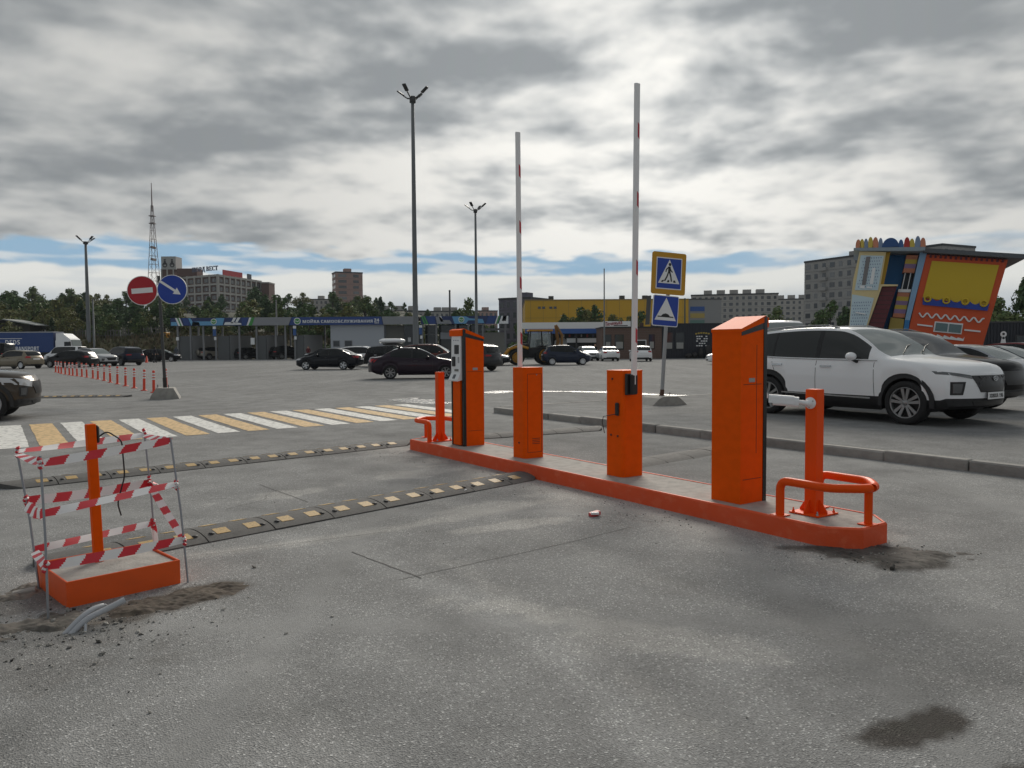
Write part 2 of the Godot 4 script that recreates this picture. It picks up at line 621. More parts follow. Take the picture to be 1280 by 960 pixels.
func make_markings() -> void:
	var k := Node3D.new()
	k.name = "road_markings"
	add_child(k)
	k.set_meta("kind", "structure")
	k.set_meta("label", "zebra crossing of white and pale yellow painted stripes")
	k.set_meta("category", "crossing")
	var wm := mineral("crossing_white", 0.80, 0.79, 0.75, 0.75, 0.35, mats_tex["wear"], mats_tex["asph_n"], 0.5)
	var ym := mineral("crossing_yellow", 0.72, 0.50, 0.25, 0.75, 0.35, mats_tex["wear"], mats_tex["asph_n"], 0.5)
	var i := -12
	while i < 17:
		var r := 0.42 + i * 0.525
		if r < 9.0:
			var st := mb()
			var near := -13.55 - 0.075 * (r - 0.4)
			var far := -17.72 - 0.02 * r
			var l := []
			var rr := []
			for e in 21:
				var uu := lerpf(near, far, e / 20.0)
				l.append(ut(uu, r - 0.385 + rng.randf_range(-0.008, 0.008), 0.004))
				rr.append(ut(uu, r + rng.randf_range(-0.008, 0.008), 0.004))
			for e in 20:
				quad(st, l[e], rr[e], rr[e + 1], l[e + 1], Vector3.UP)
			obj("stripe", st, wm if posmod(i, 2) == 0 else ym, k)
		i += 1

func make_puddles() -> void:
	var m := mat("puddle", 0.12, 0.12, 0.115, 0.16)
	m.metallic_specular = 1.0
	m.normal_enabled = true
	m.normal_texture = mats_tex["conc_n"]
	m.normal_scale = 0.9
	m.uv1_triplanar = true
	m.uv1_world_triplanar = true
	m.uv1_scale = Vector3(0.7, 0.7, 0.7)
	var n := 0
	for c in [[[-3.4, -21.4, -2.9, -20.4, -2.3, -19.7, -1.6, -19.8, -1.5, -20.3, -2.2, -20.6, -2.1, -21.4, -2.7, -21.5, -2.6, -22.3, -3.1, -22.3], "irregular puddle at the far end of the zebra crossing"], [[-1.1, -24.6, -0.5, -24.0, 0.3, -24.9, 1.8, -24.7, 3.0, -24.0, 4.2, -22.7, 5.6, -21.2, 6.8, -20.7, 7.2, -20.9, 6.4, -21.6, 4.6, -23.0, 3.2, -24.7, 1.4, -25.1, 0.6, -25.4, -0.6, -25.6], "long shallow puddle behind the barriers reflecting the sky"]]:
		var base := V2(c[0])
		var poly := PackedVector2Array()
		for i in base.size():
			var a := base[i]
			var b := base[(i + 1) % base.size()]
			for e in 8:
				var q := a.lerp(b, e / 8.0)
				poly.append(q + Vector2(fn_b.get_noise_2d(q.x * 130.0, q.y * 130.0), fn_b.get_noise_2d(q.x * 130.0, q.y * 130.0 + 50.0)) * 0.22)
		var st := mb()
		sheet(st, poly, 0.005)
		struct("puddle", st, m, c[1], "puddle")

# ---------------------------------------------------------------- loose stones and litter
# a low spread of earth with a ragged edge, lying on the asphalt
func soil(called: String, label: String, cx: float, cz: float, rx: float, rz: float, rot: float, h: float, col: Color, rag: float) -> void:
	var st := mb()
	st.set_smooth_group(0)
	var nx := 90
	var nz := 60
	var H := func(i: int, j: int) -> Array:
		var l := Vector2(lerpf(-1.5, 1.5, i / float(nx)), lerpf(-1.5, 1.5, j / float(nz)))
		var w := Vector2(l.x * rx, l.y * rz).rotated(-rot) + Vector2(cx, cz)
		var d := l.length() + rag * fn_a.get_noise_2d(w.x * 160.0, w.y * 160.0) + 0.25 * fn_b.get_noise_2d(w.x * 700.0, w.y * 700.0)
		var m := 1.0 - smoothstep(0.62, 1.02, d)
		var y := m * (h * 0.7 + h * 1.2 * fn_b.get_noise_2d(w.x * 420.0, w.y * 420.0) + 0.010 * fn_a.get_noise_2d(w.x * 2600.0, w.y * 2600.0)) + m * 0.004 - 0.003
		var f := 1.0 + 0.7 * fn_b.get_noise_2d(w.x * 300.0, w.y * 300.0) + 0.5 * fn_a.get_noise_2d(w.x * 2200.0, w.y * 2200.0)
		return [Vector3(w.x, y, w.y), Color(col.r * f, col.g * f, col.b * f)]
	var g := []
	for j in nz + 1:
		var row := []
		for i in nx + 1: row.append(H.call(i, j))
		g.append(row)
	for j in nz:
		for i in nx:
			var a: Array = g[j][i]
			var b: Array = g[j][i + 1]
			var c: Array = g[j + 1][i + 1]
			var d: Array = g[j + 1][i]
			if maxf(maxf(a[0].y, b[0].y), maxf(c[0].y, d[0].y)) < -0.0015: continue
			for q in [[a, b, c], [a, c, d]]:
				var fl: bool = (q[0][0] - q[2][0]).cross(q[0][0] - q[1][0]).y < 0
				for k in ([0, 1, 2] if not fl else [0, 2, 1]):
					st.set_color(q[k][1])
					st.add_vertex(q[k][0])
	var m2 := mat("soil", 1, 1, 1, 0.95)
	m2.vertex_color_use_as_albedo = true
	var o := obj(called, st, m2)
	o.set_meta("kind", "stuff")
	o.set_meta("label", label)
	o.set_meta("category", "soil")

func make_rubble() -> void:
	var st := mb()
	st.set_smooth_group(-1)
	var prof := [Vector3(1, 0, 0), Vector3(-1, 0, 0), Vector3(0, 1, 0), Vector3(0, -1, 0), Vector3(0, 0, 1), Vector3(0, 0, -1)]
	for f in [[0, 2, 4], [0, 4, 3], [0, 3, 5], [0, 5, 2], [1, 4, 2], [1, 3, 4], [1, 5, 3], [1, 2, 5]]:
		var a: Vector3 = prof[f[0]] * Vector3(1, 0.7, 0.8)
		var b: Vector3 = prof[f[1]] * Vector3(0.9, 0.8, 1)
		var c: Vector3 = prof[f[2]] * Vector3(1.1, 0.75, 0.9)
		var m := (a + b + c).normalized() * 0.72
		for e in [[a, b], [b, c], [c, a]]:
			tri(st, e[0], e[1], m, m)
	st.generate_normals()
	var mesh := st.commit()
	var mm := MultiMesh.new()
	mm.transform_format = MultiMesh.TRANSFORM_3D
	mm.use_colors = true
	mm.mesh = mesh
	mm.instance_count = 1700
	for i in 1700:
		var p: Vector3
		var s: float
		if i < 560:
			var r := absf(rng.randfn(0, 0.5))
			var a := rng.randf() * TAU
			p = Vector3(-2.35 + cos(a) * r * 1.1, 0, -3.95 + sin(a) * r * 0.75)
			s = rng.randf_range(0.0025, 0.008) if i > 60 else rng.randf_range(0.008, 0.017)
		elif i < 760:
			var r2 := absf(rng.randfn(0, 0.3))
			var a2 := rng.randf() * TAU
			p = Vector3(2.55 + cos(a2) * r2, 0, -5.25 + sin(a2) * r2 * 0.6)
			s = rng.randf_range(0.003, 0.011)
		elif i < 1100:
			p = isl(rng.randf_range(-0.2, 6.8), -absf(rng.randfn(0, 0.25)) - 0.02)
			s = rng.randf_range(0.002, 0.008)
		else:
			p = Vector3(rng.randf_range(-3.5, 3.5), 0, rng.randf_range(-8.0, -2.0))
			s = rng.randf_range(0.0015, 0.0036) if i > 1125 else rng.randf_range(0.004, 0.007)
		p.y = s * 0.25
		var b := Basis.from_euler(Vector3(rng.randf() * 0.8, rng.randf() * TAU, rng.randf() * 0.8)).scaled_local(Vector3(s * rng.randf_range(0.8, 1.6), s * 0.7, s))
		mm.set_instance_transform(i, Transform3D(b, p))
		var v := rng.randf_range(0.12, 0.42) if rng.randf() > 0.3 else rng.randf_range(0.03, 0.07)
		mm.set_instance_color(i, Color(v, v * 0.96, v * 0.88))
	var mi := MultiMeshInstance3D.new()
	mi.multimesh = mm
	var m2 := mat("stone", 1, 1, 1, 0.95)
	m2.vertex_color_use_as_albedo = true
	mi.material_override = m2
	mi.name = "gravel"
	add_child(mi)
	tag(mi, "loose stones and grit scattered over the asphalt", "gravel", "", "stuff")
	soil("soil", "dark brown earth spread in front of the taped concrete block", -2.02, -4.33, 0.40, 0.19, 0.72, 0.014, Color(0.085, 0.068, 0.053), 0.7)
	soil("soil", "dug earth round the conduits and left of the taped block", -2.42, -4.02, 0.36, 0.20, 0.72, 0.018, Color(0.15, 0.135, 0.118), 1.0)
	soil("soil", "brown earth behind the left corner of the taped block", -2.90, -4.62, 0.26, 0.15, 0.8, 0.012, Color(0.17, 0.15, 0.13), 0.9)
	soil("soil", "damp dark grit spilled at the right tip of the orange island", 2.66, -5.20, 0.55, 0.28, -0.35, 0.008, Color(0.085, 0.077, 0.069), 0.8)
	var q := mb()
	box(q, Vector3(0, 0.02, 0), Vector3(0.10, 0.035, 0.05), Basis.from_euler(Vector3(0.1, 0.5, 0.15)), 0.006)
	var o := obj("plastic_scrap", q, mat("scrap_red", 0.55, 0.06, 0.06, 0.5))
	o.position = Vector3(0.70, 0, -6.52)
	tag(o, "small red and white scrap on the asphalt before the island", "litter")
	part_box("white_edge", Vector3(0.0, 0.03, 0.035), Vector3(0.07, 0.02, 0.03), mat("scrap_white", 0.8, 0.8, 0.8, 0.5), o, 0.004)
	var q2 := mb()
	box(q2, Vector3(0, 0.015, 0), Vector3(0.07, 0.025, 0.035), Basis.from_euler(Vector3(0, 0.9, 0.2)), 0.005)
	var o2 := obj("paper_scrap", q2, mats["scrap_white"])
	o2.position = Vector3(-0.49, 0, -7.62)
	tag(o2, "crumpled white scrap lying beyond the near speed bump", "litter")
	for w in [[-2.92, -4.52, 0.13, 0.5, "pale flat shard lying left of the taped concrete block"], [2.45, -4.9, 0.07, 1.0, "dark crumb of asphalt on the damp patch by the island tip"]]:
		var s3 := mb()
		box(s3, Vector3(0, 0.012, 0), Vector3(w[2], 0.03, w[2] * 0.35), Basis.from_euler(Vector3(0.08, w[3], 0.1)), 0.008)
		var o3 := obj("rubble_piece", s3, mat("rubble_pale", 0.34, 0.325, 0.30, 0.95) if w[2] > 0.1 else mat("rubble_dark", 0.05, 0.045, 0.04, 0.95))
		o3.position = Vector3(w[0], 0, w[1])
		tag(o3, w[4], "rubble")

# ---------------------------------------------------------------- speed bumps
func speed_bump(label: String, a: Vector3, b: Vector3, width: float, faded: bool, sunk := 0.0) -> void:
	var d := (b - a)
	var n := int(round(d.length() / 0.55))
	var t := thing("speed_bump", label, "speed bump", a, atan2(-d.z, d.x))
	var seg := d.length() / n
	var rub := mineral("bump_rubber", 0.125, 0.121, 0.115, 0.8, 1.2, mats_tex["conc"], mats_tex["asph_n"], 0.7)
	var yel := mineral("bump_yellow", 0.50, 0.33, 0.12, 0.6, 2.0, mats_tex["wear"], null)
	var blk := mat("bolt_black", 0.012, 0.012, 0.012, 0.6)
	var prof := PackedVector2Array()
	var h := 0.05
	for e in 9:
		var f := e / 8.0
		prof.append(Vector2((f - 0.5) * width, 0.008 + h * pow(sin(PI * f), 0.75) - sunk))
	for i in n:
		var st := mb()
		var last := i == 0 or i == n - 1
		var x0 := i * seg + 0.005
		var x1 := (i + 1) * seg - 0.005
		for e in 8:
			var p := prof[e]
			var q := prof[e + 1]
			st.set_smooth_group(1)
			var p0 := Vector3(x0, p.y, p.x)
			var p1 := Vector3(x1, p.y, p.x)
			var q0 := Vector3(x0, q.y, q.x)
			var q1 := Vector3(x1, q.y, q.x)
			if i == 0:
				p0 += Vector3(0.2 * pow(absf(p.x) / width * 2.0, 2.0), 0, 0); q0 += Vector3(0.2 * pow(absf(q.x) / width * 2.0, 2.0), 0, 0)
			if i == n - 1:
				p1 -= Vector3(0.2 * pow(absf(p.x) / width * 2.0, 2.0), 0, 0); q1 -= Vector3(0.2 * pow(absf(q.x) / width * 2.0, 2.0), 0, 0)
			quad(st, p0, p1, q1, q0, Vector3(0, 1, (p.x + q.x) * 2.0))
			st.set_smooth_group(-1)
			quad(st, p0, q0, Vector3(q0.x, 0, q0.z), Vector3(p0.x, 0, p0.z), Vector3.LEFT)
			quad(st, p1, q1, Vector3(q1.x, 0, q1.z), Vector3(p1.x, 0, p1.z), Vector3.RIGHT)
		for e in [0, 8]:
			var p := prof[e]
			quad(st, Vector3(x0 + (0.2 if i == 0 else 0.0), p.y, p.x), Vector3(x1 - (0.2 if i == n - 1 else 0.0), p.y, p.x), Vector3(x1 - (0.2 if i == n - 1 else 0.0), 0, p.x), Vector3(x0 + (0.2 if i == 0 else 0.0), 0, p.x), Vector3(0, 0, p.x))
		var sg := obj("segment", st, rub, t)
		sg.rotation.x = rng.randf_range(-0.006, 0.006)
		sg.position.y = rng.randf_range(-0.002, 0.004)
		if faded: continue
		for e in 2:
			if last and e == (0 if i == 0 else 1): continue
			var r := mb()
			var cx := x0 + seg * (0.28 if e == 0 else 0.74)
			for side in [1.0, -1.0]:
				var y0 := 0.008 + h * pow(sin(PI * 0.64), 0.75) + 0.003
				var y1 := 0.008 + h * pow(sin(PI * 0.85), 0.75) + 0.003
				var k := [Vector3(cx - 0.055, y0, side * 0.14 * width), Vector3(cx + 0.055, y0, side * 0.14 * width), Vector3(cx + 0.055, y1, side * 0.35 * width), Vector3(cx - 0.055, y1, side * 0.35 * width)]
				var k2 := k.map(func(v): return Vector3(v.x, v.y - 0.02, v.z))
				quad(r, k[0], k[1], k[2], k[3], Vector3(0, 1, side * 0.3))
				for m in 4:
					quad(r, k[m], k[(m + 1) % 4], k2[(m + 1) % 4], k2[m], k[m] + k[(m + 1) % 4] - (k[0] + k[2]))
			obj("reflector", r, yel, sg)
			var bo := mb()
			lathe(bo, V2([0.022, -0.02, 0.022, 0.004, 0.0, 0.006]), 8, Transform3D(Basis.IDENTITY, Vector3(x0 + seg * 0.5 + (e - 0.5) * 0.42, 0.008 + h * 0.72, width * 0.30)))
			obj("bolt", bo, blk, sg)

# ---------------------------------------------------------------- island and its orange equipment
func make_island(conc: Material) -> void:
	var t := thing("traffic_island", "long concrete island with orange painted edge carrying the barriers", "island", ISLAND, LANE)
	var L := 6.66
	var W := 0.68
	# local x along the island, local z = minus t
	var plan := V2([0.0, 0.0, L - 0.06, 0.0, L + 0.12, -0.17, L + 0.11, -0.49, L - 0.09, -W, 0.12, -W, -0.06, -0.5, -0.06, -0.14])
	var st := mb()
	var top := PackedVector2Array()
	for p in plan: top.append(p)
	var h := 0.15
	# concrete top, a little hollow behind the painted lip
	var inner := Geometry2D.offset_polygon(plan, -0.022)[0]
	prism(st, inner, -0.2, Transform3D(Basis(Vector3.RIGHT, PI / 2), Vector3(0, h - 0.006, 0)) * Transform3D(Basis.from_scale(Vector3(1, 1, -1)), Vector3.ZERO))
	obj("concrete_top", st, conc, t)
	var e := mb()
	for i in plan.size():
		var a := plan[i]
		var b := plan[(i + 1) % plan.size()]
		var n := maxi(1, int((b - a).length() / 0.18))
		for k in n:
			var p := a.lerp(b, k / float(n))
			var q := a.lerp(b, (k + 1) / float(n))
			var out := Vector2(b.y - a.y, a.x - b.x).normalized()
			if out.dot((a + b) * 0.5 - Vector2(L / 2, -W / 2)) < 0: out = -out
			var pi := p - out * 0.026
			var qi := q - out * 0.026
			var o3 := Vector3(out.x, 0, out.y)
			var w0 := 0.006 * fn_a.get_noise_2d(p.x * 120.0, p.y * 120.0)
			var w1 := 0.006 * fn_a.get_noise_2d(q.x * 120.0, q.y * 120.0)
			if k == 0: w0 = 0.0
			if k == n - 1: w1 = 0.0
			var P := func(v: Vector2, y: float, w: float) -> Vector3: return Vector3(v.x, y, v.y) + o3 * w
			quad(e, P.call(p, -0.05, 0.0), P.call(q, -0.05, 0.0), P.call(q, h - 0.012, w1), P.call(p, h - 0.012, w0), o3)
			quad(e, P.call(p, h - 0.012, w0), P.call(q, h - 0.012, w1), P.call(q, h, w1 - 0.01), P.call(p, h, w0 - 0.01), o3 + Vector3.UP)
			quad(e, P.call(p, h, w0 - 0.01), P.call(q, h, w1 - 0.01), P.call(qi, h, 0.0), P.call(pi, h, 0.0), Vector3.UP)
			quad(e, P.call(pi, h, 0.0), P.call(qi, h, 0.0), P.call(qi, h - 0.03, 0.0), P.call(pi, h - 0.03, 0.0), -o3)
	obj("painted_edge", e, mats["orange_edge"], t)

func terminal(label: String, s: float, t: float, flip: bool) -> void:
	var o := thing("parking_terminal", label, "parking terminal", isl(s, t, 0.145), LANE + (PI if flip else 0.0), "")
	var W := 0.305
	var D := 0.33
	var org: Material = mats["orange"]
	var blk: Material = mats["black_gloss"]
	# side outline: z forwards (the face), y up; the roof falls to the back
	var st := mb()
	var side := V2([-D / 2, 0.0, D / 2 - 0.05, 0.0, D / 2 - 0.05, 1.535, -D / 2, 1.43])
	var zx := Transform3D(Basis(Vector3(0, 0, 1), Vector3.UP, Vector3(-1, 0, 0)), Vector3(W / 2, 0, 0))
	prism(st, side, W, zx)
	obj("cabinet", st, org, o)
	var cap := mb()
	prism(cap, V2([-D / 2 - 0.006, 1.415, -D / 2 - 0.006, 1.442, D / 2 - 0.03, 1.553, D / 2 - 0.03, 1.50]), W + 0.012, Transform3D(zx.basis, Vector3(W / 2 + 0.006, 0, 0)))
	obj("roof_cap", cap, org, o)
	var band := mb()
	prism(band, V2([-D / 2 + 0.002, 1.385, -D / 2 + 0.002, 1.4145, D / 2 - 0.032, 1.4995, D / 2 - 0.032, 1.445]), W + 0.006, Transform3D(zx.basis, Vector3(W / 2 + 0.003, 0, 0)))
	obj("black_band", band, blk, o)
	# black frame of the face module, then orange cap, white panel, shelf and lower panel
	var fr := mb()
	for sx in [-1.0, 1.0]:
		prism(fr, V2([D / 2 - 0.05, 0.0, D / 2 - 0.008, 0.0, D / 2 - 0.008, 1.545, D / 2 - 0.05, 1.54]), 0.028, Transform3D(zx.basis, Vector3(sx * (W / 2 - 0.008) + 0.014, 0, 0)))
	box(fr, Vector3(0, 0.77, D / 2 - 0.04), Vector3(W - 0.05, 1.52, 0.03))
	obj("face_frame", fr, blk, o)
	var hood := mb()
	prism(hood, V2([D / 2 - 0.05, 1.46, D / 2 + 0.016, 1.455, D / 2 + 0.02, 1.47, D / 2 + 0.02, 1.535, D / 2 - 0.03, 1.552, D / 2 - 0.05, 1.545]), W - 0.002, Transform3D(zx.basis, Vector3(W / 2 - 0.001, 0, 0)))
	obj("hood", hood, org, o)
	var wp := mb()
	prism(wp, V2([D / 2 - 0.03, 0.88, D / 2 + 0.055, 0.86, D / 2 + 0.06, 0.875, D / 2 + 0.012, 0.97, D / 2 + 0.004, 1.458, D / 2 - 0.03, 1.458]), W - 0.062, Transform3D(zx.basis, Vector3(W / 2 - 0.031, 0, 0)))
	obj("white_panel", wp, mats["white_plastic"], o)
	for k in 3:
		var b := mb()
		lathe(b, V2([0.008, 0.0, 0.008, 0.006, 0.0, 0.007]), 10, Transform3D(Basis(Vector3.RIGHT, PI / 2), Vector3((k - 1) * 0.055, 1.40, D / 2 + 0.003)))
		obj("indicator", b, mat("lens_blue", 0.05, 0.08, 0.16, 0.3), o)
	part_box("screen", Vector3(0.02, 1.28, D / 2 + 0.010), Vector3(0.11, 0.12, 0.01), blk, o, 0.003)
	part_box("scanner", Vector3(-0.05, 1.12, D / 2 + 0.014), Vector3(0.075, 0.13, 0.02), mat("scanner_black", 0.01, 0.01, 0.012, 0.3), o, 0.006)
	part_box("coin_slot", Vector3(0.07, 1.14, D / 2 + 0.010), Vector3(0.035, 0.08, 0.01), mat("steel", 0.35, 0.35, 0.36, 0.35, 0.8), o, 0.003)
	part_box("ticket_slot", Vector3(0.02, 1.005, D / 2 + 0.012), Vector3(0.10, 0.03, 0.012), mat("slot_grey", 0.14, 0.14, 0.13, 0.5), o, 0.003)
	part_box("keypad", Vector3(0.0, 0.922, D / 2 + 0.038), Vector3(0.06, 0.06, 0.008), mat("keypad_grey", 0.09, 0.10, 0.11, 0.5), o, 0.002, Basis(Vector3.RIGHT, -0.47))
	part_box("lower_panel", Vector3(0, 0.44, D / 2 - 0.010), Vector3(W - 0.12, 0.86, 0.035), org, o, 0.004)
	# side doors: a recess line, a lock plate
	for sx in [-1.0, 1.0]:
		part_box("lock_plate", Vector3(sx * (W / 2 + 0.001), 1.02, -0.03), Vector3(0.006, 0.035, 0.075), mats["steel"], o, 0.002)
	var seam := mb()
	for sx in [-1.0, 1.0]:
		box(seam, Vector3(sx * (W / 2 + 0.0004), 0.985, -0.02), Vector3(0.002, 0.004, D - 0.10))
		box(seam, Vector3(sx * (W / 2 + 0.0004), 0.20, -0.02), Vector3(0.002, 0.004, D - 0.10))
		if flip: box(seam, Vector3(sx * (W / 2 + 0.0004), 0.86, 0.03), Vector3(0.002, 0.90, 0.004))
	obj("door_seam", seam, mats["seam_dark"], o)

func barrier(label: String, s: float, t: float, front_arm: bool, arm_len: float, lean: float) -> void:
	var o := thing("barrier", label, "barrier", isl(s, t, 0.145), LANE)
	var hx := 0.135
	var hz := 0.143
	var c := 0.045
	var plan := PackedVector2Array()
	for q in [[1, 1], [-1, 1], [-1, -1], [1, -1]]:
		for e in 5:
			var a: float = atan2(q[1], q[0]) - PI / 4 + PI / 2 * e / 4.0
			plan.append(Vector2(q[0] * (hx - c) + cos(a) * c, q[1] * (hz - c) + sin(a) * c))
	var st := mb()
	prism(st, plan, -1.055, Transform3D(Basis(Vector3.RIGHT, PI / 2), Vector3.ZERO))
	obj("cabinet", st, mats["orange"], o)
	var lid := mb()
	var pl2 := PackedVector2Array()
	for p in plan: pl2.append(p * 1.012)
	prism(lid, pl2, -0.012, Transform3D(Basis(Vector3.RIGHT, PI / 2), Vector3(0, 1.055, 0)))
	obj("lid", lid, mats["orange"], o)
	var seam := mb()
	var sd := 1.0 if not front_arm else -1.0
	for z in [-0.10, 0.10]:
		box(seam, Vector3(sd * (hx + 0.0003), 0.53, z), Vector3(0.002, 0.92, 0.004))
	for y in [0.07, 0.99]:
		box(seam, Vector3(sd * (hx + 0.0003), y, 0), Vector3(0.002, 0.004, 0.20))
	for y in [0.17, 0.19, 0.21, 0.23]:
		box(seam, Vector3(sd * (hx + 0.0003), y, -0.02), Vector3(0.002, 0.006, 0.11))
	obj("door_seam", seam, mats["seam_dark"], o)
	for p in ([[0.02, 0.18, 0.0]] if not front_arm else [[0.06, 0.41, 0.0], [-0.04, 0.415, 0.0], [-0.02, 0.98, 0.0]]):
		var b := mb()
		lathe(b, V2([0.011, 0.0, 0.011, 0.006, 0.006, 0.008, 0.0, 0.004]), 10, Transform3D(Basis(Vector3.RIGHT, PI / 2), Vector3(p[0], p[1], hz)))
		obj("lock", b, mats["black_plastic"], o)
	if not front_arm:
		var b2 := mb()
		lathe(b2, V2([0.008, 0.0, 0.008, 0.004, 0.0, 0.005]), 8, Transform3D(Basis(Vector3.BACK, -PI / 2), Vector3(hx, 0.98, -0.03)))
		obj("lock", b2, mats["steel"], o)
	# the arm stands upright beside the cabinet, on the hub plate
	var fx := hx + 0.045 if front_arm else -hx - 0.045
	var hz0 := 0.075 if front_arm else -0.02
	if front_arm:
		part_box("reader", Vector3(0.06, 0.68, hz + 0.012), Vector3(0.05, 0.13, 0.026), mats["black_plastic"], o, 0.01)
		var cb := mb()
		tube(cb, [Vector3(0.045, 0.63, hz + 0.02), Vector3(-0.02, 0.615, hz + 0.05), Vector3(-0.10, 0.60, hz + 0.05), Vector3(-0.155, 0.54, hz + 0.02), Vector3(-0.165, 0.42, hz - 0.02)], 0.004, 5)
		obj("cable", cb, mats["black_plastic"], o)
	part_box("hub_plate", Vector3(fx - signf(fx) * 0.016, 0.93, hz0), Vector3(0.035, 0.21, 0.115), mats["black_plastic"], o, 0.006)
	var cl := part_box("arm_clamp", Vector3(fx + signf(fx) * 0.022, 0.93, hz0 - 0.012), Vector3(0.045, 0.20, 0.085), mats["black_plastic"], o, 0.012)
	for y in [-0.085, 0.085]:
		var bb := mb()
		lathe(bb, V2([0.009, 0.0, 0.009, 0.008, 0.0, 0.01]), 6, Transform3D(Basis(Vector3.BACK, -PI / 2 * signf(fx)), Vector3(0.018 * signf(fx), y, 0.055)))
		obj("bolt", bb, mats["steel"], cl)
	# arm: oval white tube, red reflective marks on its sides
	var arm := mb()
	var ap := PackedVector2Array()
	for e in 16:
		var a := TAU * e / 16.0
		ap.append(Vector2(cos(a) * 0.020, signf(sin(a)) * pow(absf(sin(a)), 0.7) * 0.034))
	var bas := Basis(Vector3.RIGHT, lean)
	var axf := Transform3D(bas, Vector3(fx + signf(fx) * 0.025, 0.93, hz0 - 0.012))
	arm.set_smooth_group(0)
	for e in 16:
		var p := ap[e]
		var q := ap[(e + 1) % 16]
		quad(arm, axf * Vector3(p.x, 0.0, p.y), axf * Vector3(q.x, 0.0, q.y), axf * Vector3(q.x, arm_len, q.y), axf * Vector3(p.x, arm_len, p.y), axf.basis * Vector3(p.x + q.x, 0, p.y + q.y))
	var am := obj("arm", arm, mats["arm_white"], o)
	var cp := mb()
	prism(cp, ap, -0.012, Transform3D(axf.basis * Basis(Vector3.RIGHT, PI / 2), axf * Vector3(0, arm_len, 0)))
	obj("end_cap", cp, mats["arm_white"], am)
	var k := 0
	var y := 0.42
	while y < arm_len - 0.1:
		for sgn in [1.0, -1.0]:
			var r := mb()
			var hgt := 0.14
			# the mark wraps the far edge of the arm, its ends cut on the slant
			var z0 := -0.0345
			var pts := []
			for e in 4:
				var zz := lerpf(0.004, z0, e / 3.0)
				var xx := 0.0205 * sqrt(maxf(0.0, 1.0 - pow(absf(zz) / 0.0355, 2.6))) + 0.0006
				pts.append(Vector3(xx * sgn, 0, zz))
			for e in 3:
				var sl0 := 0.035 * e / 3.0
				var sl1 := 0.035 * (e + 1) / 3.0
				quad(r, axf * (pts[e] + Vector3(0, y - sl0, 0)), axf * (pts[e + 1] + Vector3(0, y - sl1, 0)), axf * (pts[e + 1] + Vector3(0, y + hgt - sl1, 0)), axf * (pts[e] + Vector3(0, y + hgt - sl0, 0)), axf.basis * Vector3(sgn, 0, -0.3))
			obj("red_mark", r, mats["mark_red"], am)
		k += 1
		y += arm_len * 0.228

func gusset_post(label: String, s: float, t: float, h: float) -> Node3D:
	var o := thing("steel_post", label, "post", isl(s, t, 0.146), LANE)
	part_box("post", Vector3(0, h / 2, 0), Vector3(0.10, h, 0.10), mats["orange_red"], o, 0.006)
	part_box("base_plate", Vector3(0, 0.006, 0), Vector3(0.26, 0.012, 0.26), mats["orange_red"], o, 0.002)
	for k in 4:
		var g := mb()
		prism(g, V2([0.05, 0.012, 0.12, 0.012, 0.12, 0.025, 0.062, 0.11, 0.05, 0.11]), 0.008, Transform3D(Basis(Vector3.UP, k * PI / 2), Basis(Vector3.UP, k * PI / 2) * Vector3(0, 0, -0.004)))
		obj("gusset", g, mats["orange_red"], o)
		var b := mb()
		lathe(b, V2([0.011, 0.0, 0.011, 0.012, 0.006, 0.012, 0.006, 0.03, 0.0, 0.031]), 6, Transform3D(Basis.IDENTITY, Basis(Vector3.UP, k * PI / 2) * Vector3(0.105, 0.012, 0.105)))
		obj("anchor_bolt", b, mats["orange_red"] if k % 2 else mats["steel"], o)
	return o

func bend(pts: Array, r: float) -> Array:
	var out := [pts[0]]
	for i in range(1, pts.size() - 1):
		var p: Vector3 = pts[i]
		var a: Vector3 = (pts[i - 1] - p).normalized()
		var b: Vector3 = (pts[i + 1] - p).normalized()
		for e in 6:
			var f := e / 5.0
			var q0 := p + a * r * (1.0 - f)
			var q1 := p + b * r * f
			out.append(q0.lerp(q1, f))
	out.append(pts[pts.size() - 1])
	return out

func guard(label: String, s: float, dirn: float) -> void:
	# a tubular bumper round the end of the island: two bent legs and one under the nose
	var o := thing("guard_rail", label, "guard rail", isl(s, 0.33, 0.146), LANE + (0.0 if dirn > 0 else PI))
	var h := 0.27
	var st := mb()
	tube(st, bend([Vector3(-0.30, 0, 0.25), Vector3(-0.30, h, 0.25), Vector3(0.12, h, 0.25), Vector3(0.29, h, 0.06), Vector3(0.29, h, -0.06), Vector3(0.12, h, -0.25), Vector3(-0.30, h, -0.25), Vector3(-0.30, 0, -0.25)], 0.075), 0.032, 14)
	obj("rail", st, mats["orange_red"], o)
	var l := mb()
	tube(l, [Vector3(0.268, 0, 0.0), Vector3(0.268, h - 0.01, 0.0)], 0.029, 14)
	obj("leg", l, mats["orange_red"], o)
	for p in [Vector3(-0.30, 0.004, 0.25), Vector3(-0.30, 0.004, -0.25), Vector3(0.268, 0.004, 0)]:
		part_box("foot_plate", p, Vector3(0.11, 0.008, 0.11), mats["orange_red"], o, 0.002)

